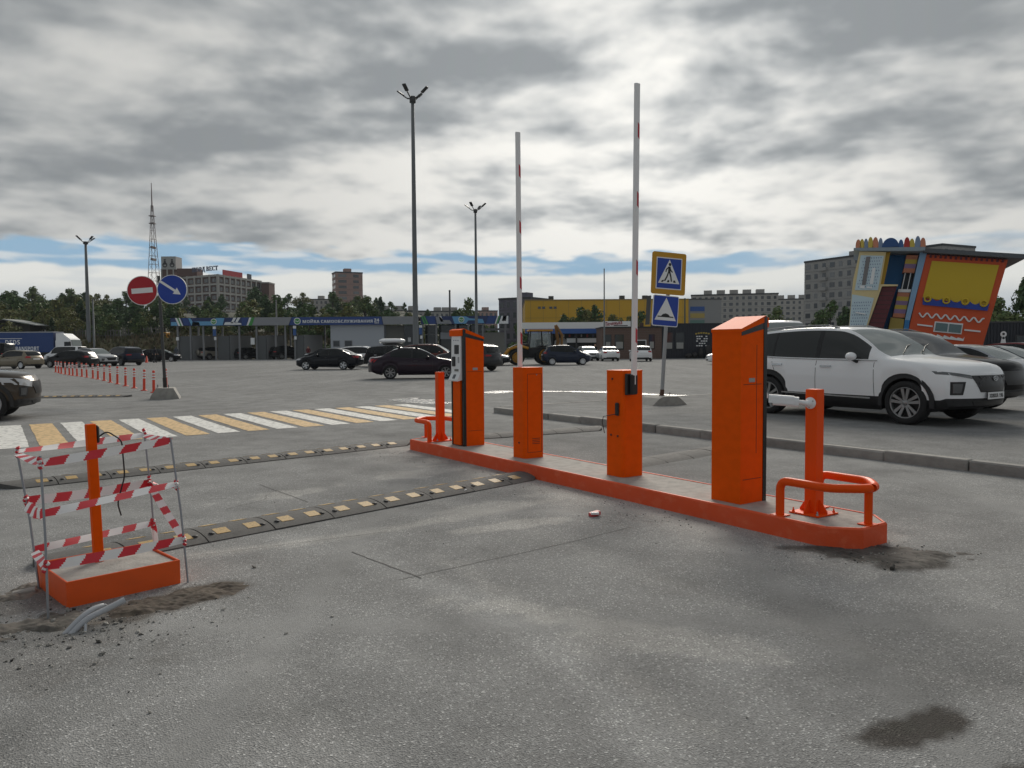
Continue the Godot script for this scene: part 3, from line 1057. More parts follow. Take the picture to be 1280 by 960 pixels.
func make_camera_unit() -> void:
	# bullet camera fixed to the face of the post, looking back along the lane
	var root := thing("surveillance_camera", "white bullet camera fixed to the right orange post", "camera", isl(6.26, 0.30, 0.146 + 0.86), LANE)
	var wm: Material = mats["white_plastic"]
	var st := mb()
	lathe(st, V2([0.045, 0.0, 0.045, 0.012, 0.040, 0.018, 0.024, 0.022, 0.022, 0.045, 0.0, 0.055]), 18, Transform3D(Basis(Vector3.RIGHT, PI / 2), Vector3(0, 0, 0.0)))
	obj("mount", st, wm, root)
	for k in 3:
		var b := mb()
		var a := k * TAU / 3.0 + 0.5
		lathe(b, V2([0.006, 0.0, 0.006, 0.003, 0.0, 0.004]), 8, Transform3D(Basis(Vector3.RIGHT, PI / 2), Vector3(cos(a) * 0.034, sin(a) * 0.034, 0.017)))
		obj("screw", b, mats["steel"], root)
	var arm := mb()
	tube(arm, [Vector3(0, 0, 0.04), Vector3(-0.02, 0.005, 0.06), Vector3(-0.06, 0.008, 0.075)], 0.017, 12)
	obj("arm", arm, wm, root)
	var dirv := Vector3(-0.80, 0.06, 0.60).normalized()
	var z := dirv
	var x := Vector3.UP.cross(z).normalized()
	var bs := Basis(x, z.cross(x), z)
	var body := mb()
	var pl := PackedVector2Array()
	for e in 20:
		var a := TAU * e / 20.0
		pl.append(Vector2(signf(cos(a)) * pow(absf(cos(a)), 0.6) * 0.036, signf(sin(a)) * pow(absf(sin(a)), 0.6) * 0.038))
	prism(body, pl, 0.19, Transform3D(bs, Vector3(-0.055, 0.008, 0.072)))
	obj("body", body, wm, root)
	var vis := mb()
	var vp := V2([-0.041, -0.018, -0.041, 0.030, -0.032, 0.042, 0.032, 0.042, 0.041, 0.030, 0.041, -0.018, 0.038, -0.018, 0.038, 0.028, 0.030, 0.039, -0.030, 0.039, -0.038, 0.028, -0.038, -0.018])
	prism(vis, vp, 0.185, Transform3D(bs, Vector3(-0.055, 0.008, 0.072) + bs.z * 0.035))
	obj("sunshield", vis, wm, root)
	var le := mb()
	lathe(le, V2([0.030, 0.0, 0.030, 0.004, 0.0, 0.004]), 16, Transform3D(bs * Basis(Vector3.RIGHT, PI / 2), Vector3(-0.055, 0.008, 0.072) + bs.z * 0.188))
	obj("lens", le, mats["black_gloss"], root)

# ---------------------------------------------------------------- taped concrete block on the left
func make_block(conc: Material) -> void:
	var ang := atan2(0.71, 0.70)
	var o := thing("concrete_block", "low concrete block with orange sides and a slim orange post", "concrete block", Vector3(-2.50, 0, -4.69), ang)
	var st := mb()
	box(st, Vector3(0, 0.06, 0), Vector3(0.60, 0.15, 0.56))
	obj("concrete_fill", st, conc, o)
	var e := mb()
	for q in [[Vector3(0, 0.055, 0.29), Vector3(0.634, 0.185, 0.012)], [Vector3(0, 0.055, -0.29), Vector3(0.634, 0.185, 0.012)], [Vector3(0.311, 0.055, 0), Vector3(0.012, 0.185, 0.567)], [Vector3(-0.311, 0.055, 0), Vector3(0.012, 0.185, 0.567)]]:
		box(e, q[0], q[1], Basis.IDENTITY, 0.003)
	obj("painted_form", e, mats["orange_form"], o)
	var lean := Basis(Vector3.BACK, 0.026)
	var p0 := Vector3(-0.03, 0.13, -0.09)
	var p := part_box("post", p0 + lean * Vector3(0, 0.43, 0), Vector3(0.052, 0.87, 0.052), mats["orange"], o, 0.004, lean)
	part_box("reader", p0 + lean * Vector3(0.035, 0.80, -0.005), Vector3(0.02, 0.11, 0.055), mats["black_plastic"], o, 0.008, lean)
	var cb := mb()
	var a := p0 + lean * Vector3(0.03, 0.77, 0)
	tube(cb, bend([a, a + Vector3(0.06, 0.045, 0), a + Vector3(0.14, -0.02, 0.02), a + Vector3(0.155, -0.25, 0.01), a + Vector3(0.11, -0.42, 0.0), a + Vector3(0.13, -0.50, 0.0)], 0.03), 0.005, 6)
	obj("cable", cb, mats["black_plastic"], o)
	# conduits sticking out of the dug earth
	var c := thing("conduit", "two grey plastic conduits sticking out of the ground before the block", "conduit", Vector3(-2.23, 0, -3.92))
	for q in [[Vector3(-0.06, -0.03, 0.06), Vector3(0.0, 0.05, -0.02), Vector3(0.07, 0.075, -0.10), Vector3(0.135, 0.105, -0.16)], [Vector3(-0.09, -0.03, 0.06), Vector3(-0.03, 0.055, -0.03), Vector3(0.01, 0.085, -0.12), Vector3(0.025, 0.075, -0.15)]]:
		var t := mb()
		tube(t, bend(q, 0.05), 0.016, 12)
		obj("pipe", t, mat("conduit_grey", 0.40, 0.41, 0.43, 0.5), c)
	var t2 := mb()
	tube(t2, [Vector3(0.01, 0.03, 0.0), Vector3(0.03, 0.0, 0.04), Vector3(0.03, -0.03, 0.05)], 0.007, 8)
	obj("pipe", t2, mats["conduit_grey"], c)

func tape(parent: Node, a: Vector3, b: Vector3, w: float, tw0: float, tw1: float, sag: float, off: float, crumple := 0.0) -> void:
	# warning tape: red and white blocks cut on the slant, printed on a thin twisted band
	var st := mb()
	var L := (b - a).length()
	var n := maxi(12, int(L / 0.005))
	var d := (b - a).normalized()
	var flat := Vector3.UP.cross(d).normalized()
	var up := d.cross(flat)
	var red := Color(0.62, 0.035, 0.05)
	var wht := Color(0.80, 0.80, 0.80)
	var ring := []
	for i in n + 1:
		var f := i / float(n)
		var an := lerpf(tw0, tw1, f) + sin(f * 5.0 + off) * 0.22
		var ww: float = w * (1.0 - 0.25 * pow(absf(f - 0.5) * 2.0, 6.0))
		var ax := up * cos(an) + flat * sin(an)
		var c := a.lerp(b, f) + Vector3.DOWN * sag * 4.0 * f * (1.0 - f)
		if crumple > 0.0:
			c += flat * sin(f * 40.0) * crumple + up * sin(f * 27.0) * crumple * 0.6
		ring.append([c + ax * ww * 0.5, c - ax * ww * 0.5, d.cross(ax)])
	st.set_smooth_group(-1)
	for i in n:
		for h in 5:
			# split across the width so that the blocks slant
			var f0 := h * 0.2
			var f1 := h * 0.2 + 0.2
			var ph := fposmod((i * L / n) / 0.105 + off + h * 0.085, 2.0)
			st.set_color(red if ph < 1.0 else wht)
			var p0: Vector3 = ring[i][0].lerp(ring[i][1], f0)
			var p1: Vector3 = ring[i][0].lerp(ring[i][1], f1)
			var q0: Vector3 = ring[i + 1][0].lerp(ring[i + 1][1], f0)
			var q1: Vector3 = ring[i + 1][0].lerp(ring[i + 1][1], f1)
			quad(st, p0, p1, q1, q0, ring[i][2])
	obj("tape", st, mats["tape"], parent)

func make_tape_cage() -> void:
	var o := thing("tape_cordon", "cordon of thin steel rods and red white tape round the block", "cordon")
	var FL := [Vector3(-2.505, 0, -4.07), Vector3(-2.535, 0.885, -4.10)]
	var BL := [Vector3(-2.87, 0, -4.60), Vector3(-2.985, 0.86, -4.60)]
	var FR := [Vector3(-2.02, 0, -4.72), Vector3(-2.12, 0.905, -4.74)]
	var BR := [Vector3(-2.53, 0, -5.38), Vector3(-2.60, 0.885, -5.40)]
	for r in [FL, BL, FR, BR]:
		var st := mb()
		tube(st, [r[0] + Vector3(0, -0.1, 0), r[0].lerp(r[1], 0.5) + Vector3(0.006, 0, 0), r[1]], 0.0065, 8)
		obj("rod", st, mats["rod_steel"], o)
	var at := func(r: Array, y: float) -> Vector3: return r[0].lerp(r[1], y / r[1].y)
	var w := 0.049
	tape(o, at.call(FL, 0.845), at.call(FR, 0.888), w, 0.15, 0.1, 0.004, 1.55)
	tape(o, at.call(FL, 0.574), at.call(FR, 0.618), w, 0.35, 1.15, 0.002, 0.1)
	tape(o, at.call(FL, 0.29), at.call(FR, 0.268), w * 1.1, -0.1, 0.15, 0.004, 0.0)
	tape(o, at.call(BL, 0.845), at.call(BR, 0.85), w, 0.9, 0.8, 0.004, 1.4)
	tape(o, at.call(BL, 0.545), at.call(BR, 0.51), w * 1.2, 0.1, 0.25, 0.012, 0.1)
	tape(o, at.call(BL, 0.247), at.call(BR, 0.225), w, 0.3, 0.9, 0.002, 0.0)
	tape(o, at.call(BL, 0.83), at.call(FL, 0.85), w, 1.2, 1.0, 0.004, 0.6)
	tape(o, at.call(BL, 0.53), at.call(FL, 0.575), w * 1.2, 0.3, 0.2, 0.02, 0.2, 0.008)
	tape(o, at.call(BL, 0.235), at.call(FL, 0.29), w, 0.9, 0.8, 0.0, 0.6)
	tape(o, at.call(BR, 0.50), at.call(FR, 0.275), w, 0.5, 0.9, 0.004, 0.2)
	tape(o, at.call(BR, 0.85), at.call(FR, 0.885), w, 1.0, 0.8, 0.006, 0.9)
	tape(o, at.call(FR, 0.60), at.call(BR, 0.53), w, 1.1, 1.2, 0.02, 0.9, 0.006)
	# knots
	for k in [[FL, 0.845], [FR, 0.61], [FR, 0.265], [BL, 0.84], [BR, 0.86], [BR, 0.53], [FL, 0.29], [BR, 0.225], [BL, 0.545]]:
		var st := mb()
		var c: Vector3 = at.call(k[0], k[1])
		for e in 5:
			st.set_color(Color(0.62, 0.035, 0.05) if e % 2 == 0 else Color(0.8, 0.8, 0.8))
			box(st, c + Vector3(rng.randf_range(-0.006, 0.006), (e - 2) * 0.012, rng.randf_range(-0.006, 0.006)), Vector3(0.022, 0.015, 0.022), Basis.from_euler(Vector3(rng.randf(), rng.randf() * 3.0, rng.randf())), 0.003)
		obj("knot", st, mats["tape"], o)
	tape(o, at.call(BR, 0.23), at.call(BR, 0.23) + Vector3(0.03, -0.17, 0.02), w * 0.8, 0.3, 0.9, 0.0, 0.3)

# ---------------------------------------------------------------- signs and posts
func sign_plate(st: SurfaceTool, w: float, h: float, r: float, th: float, xf: Transform3D) -> void:
	var p := PackedVector2Array()
	for q in [[1, 1], [-1, 1], [-1, -1], [1, -1]]:
		for e in 5:
			var a: float = atan2(q[1], q[0]) - PI / 4 + PI / 2 * e / 4.0
			p.append(Vector2(q[0] * (w / 2 - r) + cos(a) * r, q[1] * (h / 2 - r) + sin(a) * r))
	prism(st, p, th, xf)

func disc(r: float, n := 40) -> PackedVector2Array:
	var p := PackedVector2Array()
	for e in n: p.append(Vector2(cos(TAU * e / n), sin(TAU * e / n)) * r)
	return p

func make_signs(conc: Material) -> void:
	# no entry and keep right discs on a leaning pole
	var o := thing("road_sign", "red no entry and blue arrow discs on a grey pole", "road sign", Vector3(-10.28, 0, -22.75))
	var lean := Basis(Vector3.BACK, 0.030)
	var st := mb()
	tube(st, [Vector3(0, 0.12, 0), lean * Vector3(0, 3.62, 0)], 0.045, 12)
	obj("pole", st, mats["pole_dark"], o)
	var sl := mb()
	tube(sl, [Vector3(0, 0.2, 0), lean * Vector3(0, 0.62, 0)], 0.056, 12)
	obj("sleeve", sl, mat("sleeve_dark", 0.03, 0.028, 0.026, 0.7), o)
	var base := mb()
	prism(base, V2([-0.40, 0.0, 0.40, 0.0, 0.36, 0.09, 0.24, 0.32, -0.22, 0.33, -0.37, 0.10]), 0.8, Transform3D(Basis(Vector3.UP, 0.35), Basis(Vector3.UP, 0.35) * Vector3(0, 0, -0.4)))
	obj("concrete_foot", base, conc, o)
	for x in [-0.18, 0.14]:
		part_box("lifting_loop", Vector3(x, 0.36, 0.1), Vector3(0.02, 0.12, 0.02), mats["pole_dark"], o, 0.004)
	part_box("bracket", lean * Vector3(0.0, 3.18, 0.02), Vector3(0.5, 0.06, 0.03), mats["pole_dark"], o)
	var W := 0.43
	for k in 2:
		var cx := -0.46 if k == 0 else 0.42
		var xf := Transform3D(lean * Basis(Vector3.UP, 0.10 if k == 0 else 0.06), lean * Vector3(cx, 3.20, 0.085))
		var rim := mb()
		prism(rim, disc(W), 0.018, xf)
		var sg := obj("sign_rim", rim, mats["sign_white"], o)
		var face := mb()
		prism(face, disc(W * 0.955), 0.004, xf * Transform3D(Basis.IDENTITY, Vector3(0, 0, 0.018)))
		obj("sign_face", face, mats["sign_red"] if k == 0 else mats["sign_blue"], sg)
		var mk := mb()
		if k == 0:
			prism(mk, V2([-0.30, -0.075, 0.30, -0.075, 0.30, 0.075, -0.30, 0.075]), 0.003, xf * Transform3D(Basis(Vector3.BACK, 0.05), Vector3(0, 0, 0.022)))
		else:
			prism(mk, V2([-0.40, -0.035, 0.12, -0.035, 0.12, -0.11, 0.32, 0.0, 0.12, 0.11, 0.12, 0.035, -0.40, 0.035]), 0.003, xf * Transform3D(Basis(Vector3.BACK, -0.62), Vector3(-0.02, 0.03, 0.022)))
		obj("symbol", mk, mats["sign_white"], sg)
	# pedestrian crossing and speed hump plates
	var p := thing("crossing_sign", "blue pedestrian crossing and speed hump plates on a leaning pole", "road sign", Vector3(3.42, 0.118, -17.55), 0.38)
	var ln := Basis(Vector3.BACK, -0.066)
	var s2 := mb()
	tube(s2, [Vector3(0, 0.05, 0), ln * Vector3(0, 3.35, 0)], 0.043, 14)
	obj("pole", s2, mat("galvanised", 0.33, 0.34, 0.35, 0.5, 0.3), p)
	var s3 := mb()
	tube(s3, [ln * Vector3(0, 0.1, 0), ln * Vector3(0, 0.34, 0)], 0.047, 14)
	obj("sleeve", s3, mat("rust", 0.09, 0.045, 0.03, 0.9), p)
	var cf := mb()
	prism(cf, V2([-0.46, 0.0, 0.46, 0.0, 0.25, 0.17, 0.16, 0.20, -0.16, 0.20, -0.27, 0.16]), 0.7, Transform3D(Basis.IDENTITY, Vector3(0, 0, -0.35)))
	obj("concrete_foot", cf, conc, p)
	var lp := mb()
	for x in [-0.12, 0.14]:
		tube(lp, [Vector3(x, 0.18, 0.1), Vector3(x + 0.01, 0.27, 0.1), Vector3(x + 0.04, 0.25, 0.1)], 0.008, 6)
	obj("lifting_loop", lp, mats["rust"], p)
	var x1 := Transform3D(ln * Basis(Vector3.BACK, 0.02), ln * Vector3(-0.05, 2.98, 0.05))
	var pl := mb()
	sign_plate(pl, 0.90, 0.95, 0.05, 0.02, x1)
	var big := obj("sign_plate", pl, mats["sign_yellow"], p)
	var b1 := mb()
	sign_plate(b1, 0.68, 0.715, 0.01, 0.003, x1 * Transform3D(Basis.IDENTITY, Vector3(0, 0, 0.02)))
	obj("border", b1, mats["sign_white"], big)
	var b2 := mb()
	sign_plate(b2, 0.635, 0.67, 0.008, 0.003, x1 * Transform3D(Basis.IDENTITY, Vector3(0, 0, 0.023)))
	obj("blue_field", b2, mats["sign_blue"], big)
	var b3 := mb()
	prism(b3, V2([-0.285, -0.225, 0.285, -0.225, 0.0, 0.315]), 0.003, x1 * Transform3D(Basis.IDENTITY, Vector3(0, 0, 0.026)))
	obj("triangle", b3, mats["sign_white"], big)
	var man := mb()
	var mx := x1 * Transform3D(Basis.IDENTITY, Vector3(0, 0, 0.029))
	var shift := func(c: Vector2, pts: PackedVector2Array) -> PackedVector2Array:
		var r := PackedVector2Array()
		for q in pts: r.append(q + c)
		return r
	prism(man, shift.call(Vector2(0.012, 0.205), disc(0.036, 16)), 0.002, mx)
	for poly in [[-0.02, 0.16, 0.03, 0.155, 0.04, 0.09, 0.03, 0.02, -0.035, 0.02, -0.03, 0.09], [-0.02, 0.16, -0.095, 0.09, -0.10, 0.03, -0.075, 0.03, -0.068, 0.08, -0.02, 0.12], [0.03, 0.13, 0.05, 0.085, 0.095, 0.04, 0.08, 0.02, 0.035, 0.06], [-0.035, 0.03, 0.0, 0.03, -0.045, -0.09, -0.10, -0.18, -0.135, -0.17, -0.08, -0.08], [-0.01, 0.03, 0.032, 0.03, 0.065, -0.07, 0.085, -0.18, 0.05, -0.18, 0.03, -0.08], [-0.215, -0.2, -0.155, -0.2, -0.13, -0.15, -0.18, -0.16], [-0.055, -0.2, 0.005, -0.2, 0.01, -0.155, -0.03, -0.145], [0.12, -0.2, 0.185, -0.2, 0.16, -0.145, 0.115, -0.155]]:
		prism(man, V2(poly), 0.002, mx)
	obj("pictogram", man, mats["sign_black"], big)
	var x2 := Transform3D(ln, ln * Vector3(-0.08, 2.13, 0.05))
	var q1 := mb()
	sign_plate(q1, 0.68, 0.70, 0.04, 0.02, x2)
	var small := obj("sign_plate", q1, mats["sign_white"], p)
	var q2 := mb()
	sign_plate(q2, 0.645, 0.665, 0.03, 0.003, x2 * Transform3D(Basis.IDENTITY, Vector3(0, 0, 0.02)))
	obj("blue_field", q2, mats["sign_blue"], small)
	var q3 := mb()
	prism(q3, V2([-0.285, -0.215, 0.285, -0.215, 0.0, 0.30]), 0.003, x2 * Transform3D(Basis.IDENTITY, Vector3(0, 0, 0.023)))
	obj("triangle", q3, mats["sign_white"], small)
	var q4 := mb()
	prism(q4, V2([-0.21, -0.145, 0.21, -0.145, 0.21, -0.12, 0.12, -0.12, 0.07, -0.075, 0.0, -0.055, -0.07, -0.075, -0.12, -0.12, -0.21, -0.12]), 0.002, x2 * Transform3D(Basis.IDENTITY, Vector3(0, 0, 0.026)))
	obj("pictogram", q4, mats["sign_black"], small)
	part_box("back_plate", ln * Vector3(-0.42, 2.13, -0.12), Vector3(0.02, 0.66, 0.16), mats["pole_dark"], p, 0.0, ln)

func make_delineators() -> void:
	var spots := [[-30.28, -50.97], [-29.06, -49.23], [-27.94, -47.61], [-26.8, -46.08], [-25.73, -44.64], [-25.05, -43.8], [-24.3, -42.9], [-23.51, -41.97], [-22.57, -40.76], [-21.45, -39.3], [-20.5, -38.0], [-19.25, -36.22], [-17.85, -34.1], [-16.7, -32.47], [-15.45, -30.67], [-14.26, -28.95], [-13.05, -27.2], [-12.1, -25.9], [-12.75, -28.3]]
	var first: Node3D = null
	var i := 0
	for s in spots:
		var band := i == 9 or i == 8
		var lab := "orange lane delineator post with white bands in the curving row"
		if i == 0 or first == null:
			first = thing("delineator_post", lab, "delineator", Vector3.ZERO, 0.0, "orange posts in the curving row")
			var st := mb()
			lathe(st, V2([0.11, 0.0, 0.11, 0.02, 0.05, 0.035, 0.045, 0.06, 0.042, 0.72, 0.036, 0.75, 0.0, 0.755]), 12)
			obj("post", st, mats["delineator"], first)
			for y in [0.46, 0.55, 0.64]:
				var b := mb()
				lathe(b, V2([0.0445, y - 0.026, 0.0455, y - 0.024, 0.0455, y + 0.024, 0.0445, y + 0.026]), 12)
				obj("white_band", b, mats["sign_white"], first)
			first.position = Vector3(s[0], 0, s[1])
		else:
			var c := copy(first, Vector3(s[0], 0, s[1]), rng.randf() * 3.0)
			c.rotation.x = rng.randf_range(-0.03, 0.03)
			c.rotation.z = rng.randf_range(-0.04, 0.04)
		i += 1
	first.set_meta("label", "orange delineator post farthest back at the end of the row")
	var last := get_node("delineator_post_017")
	last.set_meta("label", "orange delineator post nearest the concrete foot of the disc signs")
	last.remove_meta("group")
	first.remove_meta("group")
	var hid := get_node("delineator_post_018")
	hid.set_meta("label", "lone orange delineator half hidden by the pole of the discs")
	hid.remove_meta("group")
	var k := 0
	for c in [[-42.9, -86.5, "leftmost"], [-42.0, -86.5, "middle"], [-41.1, -86.5, "rightmost"]]:
		var o := thing("traffic_cone", "%s of three small red cones near the parked white car" % c[2], "cone", Vector3(c[0], 0, c[1]))
		var st := mb()
		lathe(st, V2([0.19, 0.0, 0.19, 0.03, 0.15, 0.035, 0.04, 0.75, 0.0, 0.76]), 12)
		obj("cone_body", st, mats["delineator"], o)
		k += 1

func street_lamp(label: String, at: Vector3, h: float, r0: float, r1: float, reach: float) -> void:
	var o := thing("street_lamp", label, "street lamp", at, 0.0)
	var st := mb()
	lathe(st, V2([r0 * 1.6, 0.0, r0 * 1.6, 0.06, r0, 0.08, lerpf(r0, r1, 0.3), h * 0.3, lerpf(r0, r1, 0.7), h * 0.7, r1, h, 0.0, h + 0.05]), 12)
	obj("pole", st, mats["lamp_pole"], o)
	var head := mb()
	lathe(head, V2([0.0, h - 0.3, r1 * 1.9, h - 0.28, r1 * 1.9, h + 0.12, 0.0, h + 0.15]), 12)
	obj("collar", head, mats["pole_dark"], o)
	for k in 4:
		var a := k * PI / 2 + 0.40
		var d := Vector3(cos(a), 0, sin(a))
		var arm := mb()
		tube(arm, [Vector3(0, h, 0) + d * r1, Vector3(0, h + 0.05, 0) + d * reach * 0.45, Vector3(0, h + reach * 0.30, 0) + d * reach * 0.8], 0.05, 6)
		obj("arm", arm, mats["pole_dark"], o)
		var up := (d + Vector3.UP * 0.75).normalized()
		var sd := d.cross(Vector3.UP).normalized()
		part_box("lamp_head", Vector3(0, h + reach * 0.52, 0) + d * reach * 1.05, Vector3(reach * 0.62, 0.10, reach * 0.30), mat("lamp_head", 0.03, 0.03, 0.032, 0.5), o, 0.02, Basis(up, sd.cross(up).normalized() * -1.0, sd))

func bare_pole(called: String, label: String, at: Vector3, h: float, r: float, m: Material) -> void:
	var o := thing(called, label, "pole", at)
	var st := mb()
	lathe(st, V2([r * 1.5, 0.0, r * 1.5, 0.05, r, 0.06, r * 0.6, h, 0.0, h + 0.03]), 10)
	obj("pole", st, m, o)
	var c := mb()
	ball(c, Vector3(0, h + r * 0.6, 0), Vector3(r * 0.75, r * 0.75, r * 0.75), 8)
	obj("finial", c, m, o)

# ---------------------------------------------------------------- cars
func curve(pts: Array, x: float) -> float:
	# smooth curve through (x, y) pairs that does not overshoot
	var n := pts.size()
	if x <= pts[0][0]: return pts[0][1]
	if x >= pts[n - 1][0]: return pts[n - 1][1]
	var i := 0
	while x > pts[i + 1][0]: i += 1
	var h: float = pts[i + 1][0] - pts[i][0]
	var d: float = (pts[i + 1][1] - pts[i][1]) / h
	var m0 := d
	var m1 := d
	if i > 0:
		var dp: float = (pts[i][1] - pts[i - 1][1]) / (pts[i][0] - pts[i - 1][0])
		m0 = 0.0 if dp * d <= 0 else 2.0 * dp * d / (dp + d)
	if i < n - 2:
		var dn: float = (pts[i + 2][1] - pts[i + 1][1]) / (pts[i + 2][0] - pts[i + 1][0])
		m1 = 0.0 if dn * d <= 0 else 2.0 * dn * d / (dn + d)
	var t: float = (x - pts[i][0]) / h
	var t2 := t * t
	var t3 := t2 * t
	return pts[i][1] * (2 * t3 - 3 * t2 + 1) + m0 * h * (t3 - 2 * t2 + t) + pts[i + 1][1] * (-2 * t3 + 3 * t2) + m1 * h * (t3 - t2)

class Car:
	var p: Dictionary
	var front := PackedVector3Array()
	var rear := PackedVector3Array()
	var side := PackedVector3Array()

func car_halfwidth(p: Dictionary, s: float) -> float:
	var L: float = p.L
	var f := 1.0 - smoothstep(0.0, 0.9, s)
	var r := smoothstep(L - 0.8, L, s)
	return p.W * 0.5 * (1.0 - 0.055 * f * f - 0.05 * r * r)

func car_rows(p: Dictionary, s: float) -> Array:
	var hw := car_halfwidth(p, s)
	var yt := curve(p.top, s)
	var yb := curve(p.bot, s)
	for k in 2:
		var sw: float = p.fo if k == 0 else p.fo + p.wb
		var ra: float = p.wr * 1.16
		var dx := absf(s - sw)
		if dx < ra: yb = maxf(yb, p.wr + sqrt(ra * ra - dx * dx))
	var ys := minf(curve(p.belt, s), yt - 0.018)
	yb = minf(yb, ys - 0.04)
	var gh := yt - ys
	var tum: float = p.get("tumble", 0.34)
	var zb := hw * 0.945
	var cab := smoothstep(0.06, 0.25, gh)
	var zt := zb - tum * maxf(gh - 0.05, 0.0) - lerpf(0.16, 0.05, cab)
	var rail := minf(0.075, gh * 0.35)
	var y9 := yt - rail
	var y7 := ys + minf(0.03, gh * 0.12)
	var z9 := lerpf(zb, zt, lerpf(0.5, 0.80, cab))
	var crown := lerpf(0.02, 0.028, cab)
	var bulge: float = p.get("bulge", 0.035)
	return [Vector2(0, yb + 0.03), Vector2(hw * 0.90, yb + 0.02), Vector2(hw * 0.955, yb), Vector2(hw * 0.985, lerpf(yb, ys, 0.28)), Vector2(hw, lerpf(yb, ys, 0.60)), Vector2(hw - bulge * 0.35, lerpf(yb, ys, 0.86)), Vector2(zb, ys),
		Vector2(lerpf(zb, z9, 0.06), y7), Vector2(lerpf(zb, z9, 0.5) + 0.012, lerpf(y7, y9, 0.52)), Vector2(z9, y9), Vector2(zt, yt - crown), Vector2(zt * 0.6, yt - crown * 0.25), Vector2(0, yt)]

func car_point(p: Dictionary, s: float, z: float, y: float) -> Vector3:
	var a := pow(absf(z) / (p.W * 0.5), 2.3)
	var wf := 1.0 - smoothstep(0.0, 0.95, s)
	var wr := smoothstep(p.L - 0.8, p.L, s)
	return Vector3(p.L * 0.5 - s - p.get("sweep_f", 0.30) * a * wf + p.get("sweep_r", 0.16) * a * wr, y, z)

func hit(tris: PackedVector3Array, o: Vector3, d: Vector3) -> float:
	var best := INF
	for k in range(0, tris.size(), 3):
		var h = Geometry3D.ray_intersects_triangle(o, d, tris[k], tris[k + 1], tris[k + 2])
		if h != null:
			best = minf(best, o.distance_to(h))
	return best

# a thin panel laid on the body: corners seen from the front (z, y), the back (z, y) or the side (x, y)
func drape(st: SurfaceTool, tris: PackedVector3Array, way: int, c: Array, off: float, nx := 5, ny := 3, flip := false) -> void:
	var d: Vector3 = [Vector3(-1, 0, 0), Vector3(1, 0, 0), Vector3(0, 0, -1)][way]
	var g := []
	var last := 4.0
	for j in ny + 1:
		var row := []
		for i in nx + 1:
			var fi := i / float(nx)
			var fj := j / float(ny)
			var q := Vector2(c[0], c[1]).lerp(Vector2(c[2], c[3]), fi).lerp(Vector2(c[6], c[7]).lerp(Vector2(c[4], c[5]), fi), fj)
			var o := Vector3(4, q.y, q.x) if way == 0 else (Vector3(-4, q.y, q.x) if way == 1 else Vector3(q.x, q.y, 4))
			var h := hit(tris, o, d)
			if h == INF: h = last
			last = h
			row.append(o + d * (h - off))
		g.append(row)
	var m := Vector3(1, 1, -1) if flip else Vector3.ONE
	st.set_smooth_group(0)
	for j in ny:
		for i in nx:
			quad(st, g[j][i] * m, g[j][i + 1] * m, g[j + 1][i + 1] * m, g[j + 1][i] * m, -d * m)
	st.set_smooth_group(-1)
	var back := d * (off + 0.012)
	for i in nx:
		for j in [0, ny]:
			quad(st, g[j][i] * m, g[j][i + 1] * m, (g[j][i + 1] + back) * m, (g[j][i] + back) * m, (g[j][i] - g[ny - j][i]) * m)
	for j in ny:
		for i in [0, nx]:
			quad(st, g[j][i] * m, g[j + 1][i] * m, (g[j + 1][i] + back) * m, (g[j][i] + back) * m, (g[j][i] - g[j][nx - i]) * m)

var wheel_mesh := {}
func wheel_meshes(style: String) -> Array:
	if wheel_mesh.has(style): return wheel_mesh[style]
	# unit wheel: radius 1, axis z, outer face +z
	var ty := mb()
	lathe(ty, V2([0.70, -0.30, 0.90, -0.31, 0.985, -0.24, 1.0, -0.12, 1.0, 0.14, 0.985, 0.26, 0.92, 0.315, 0.78, 0.325, 0.72, 0.30, 0.70, 0.22]), 36, Transform3D(Basis(Vector3.RIGHT, PI / 2), Vector3.ZERO))
	ty.generate_normals()
	var ri := mb()
	var xf := Transform3D(Basis(Vector3.RIGHT, PI / 2), Vector3.ZERO)
	lathe(ri, V2([0.70, 0.24, 0.72, 0.30, 0.69, 0.315, 0.66, 0.29, 0.64, 0.0]), 36, xf)
	lathe(ri, V2([0.13, 0.20, 0.13, 0.27, 0.10, 0.285, 0.0, 0.285]), 14, xf)
	var n: int = {"ten": 10, "five": 5, "cover": 16, "split": 7}[style]
	for k in n:
		var a := TAU * k / n
		var pair := [0.0]
		if style == "ten": pair = [0.10 if k % 2 == 0 else -0.10]
		for o in pair:
			var w0: float = {"ten": 0.050, "five": 0.10, "cover": 0.035, "split": 0.065}[style]
			var w1: float = {"ten": 0.075, "five": 0.15, "cover": 0.09, "split": 0.10}[style]
			var r0 := 0.11
			var r1 := 0.685
			var b := Basis(Vector3.BACK, a)
			var b2 := Basis(Vector3.BACK, a + o)
			var q := [b * Vector3(r0, -w0, 0.265), b * Vector3(r0, w0, 0.265), b2 * Vector3(r1, w1, 0.285), b2 * Vector3(r1, -w1, 0.285)]
			quad(ri, q[0], q[1], q[2], q[3], Vector3.BACK)
			var dn := Vector3(0, 0, -0.09)
			quad(ri, q[0], q[3], q[3] + dn, q[0] + dn, q[0] - q[1])
			quad(ri, q[1], q[2], q[2] + dn, q[1] + dn, q[1] - q[0])
	ri.generate_normals()
	var bk := mb()
	lathe(bk, V2([0.66, 0.02, 0.0, 0.03]), 24, xf)
	lathe(bk, V2([0.68, -0.28, 0.0, -0.29]), 24, xf)
	bk.generate_normals()
	wheel_mesh[style] = [ty.commit(), ri.commit(), bk.commit()]
	return wheel_mesh[style]

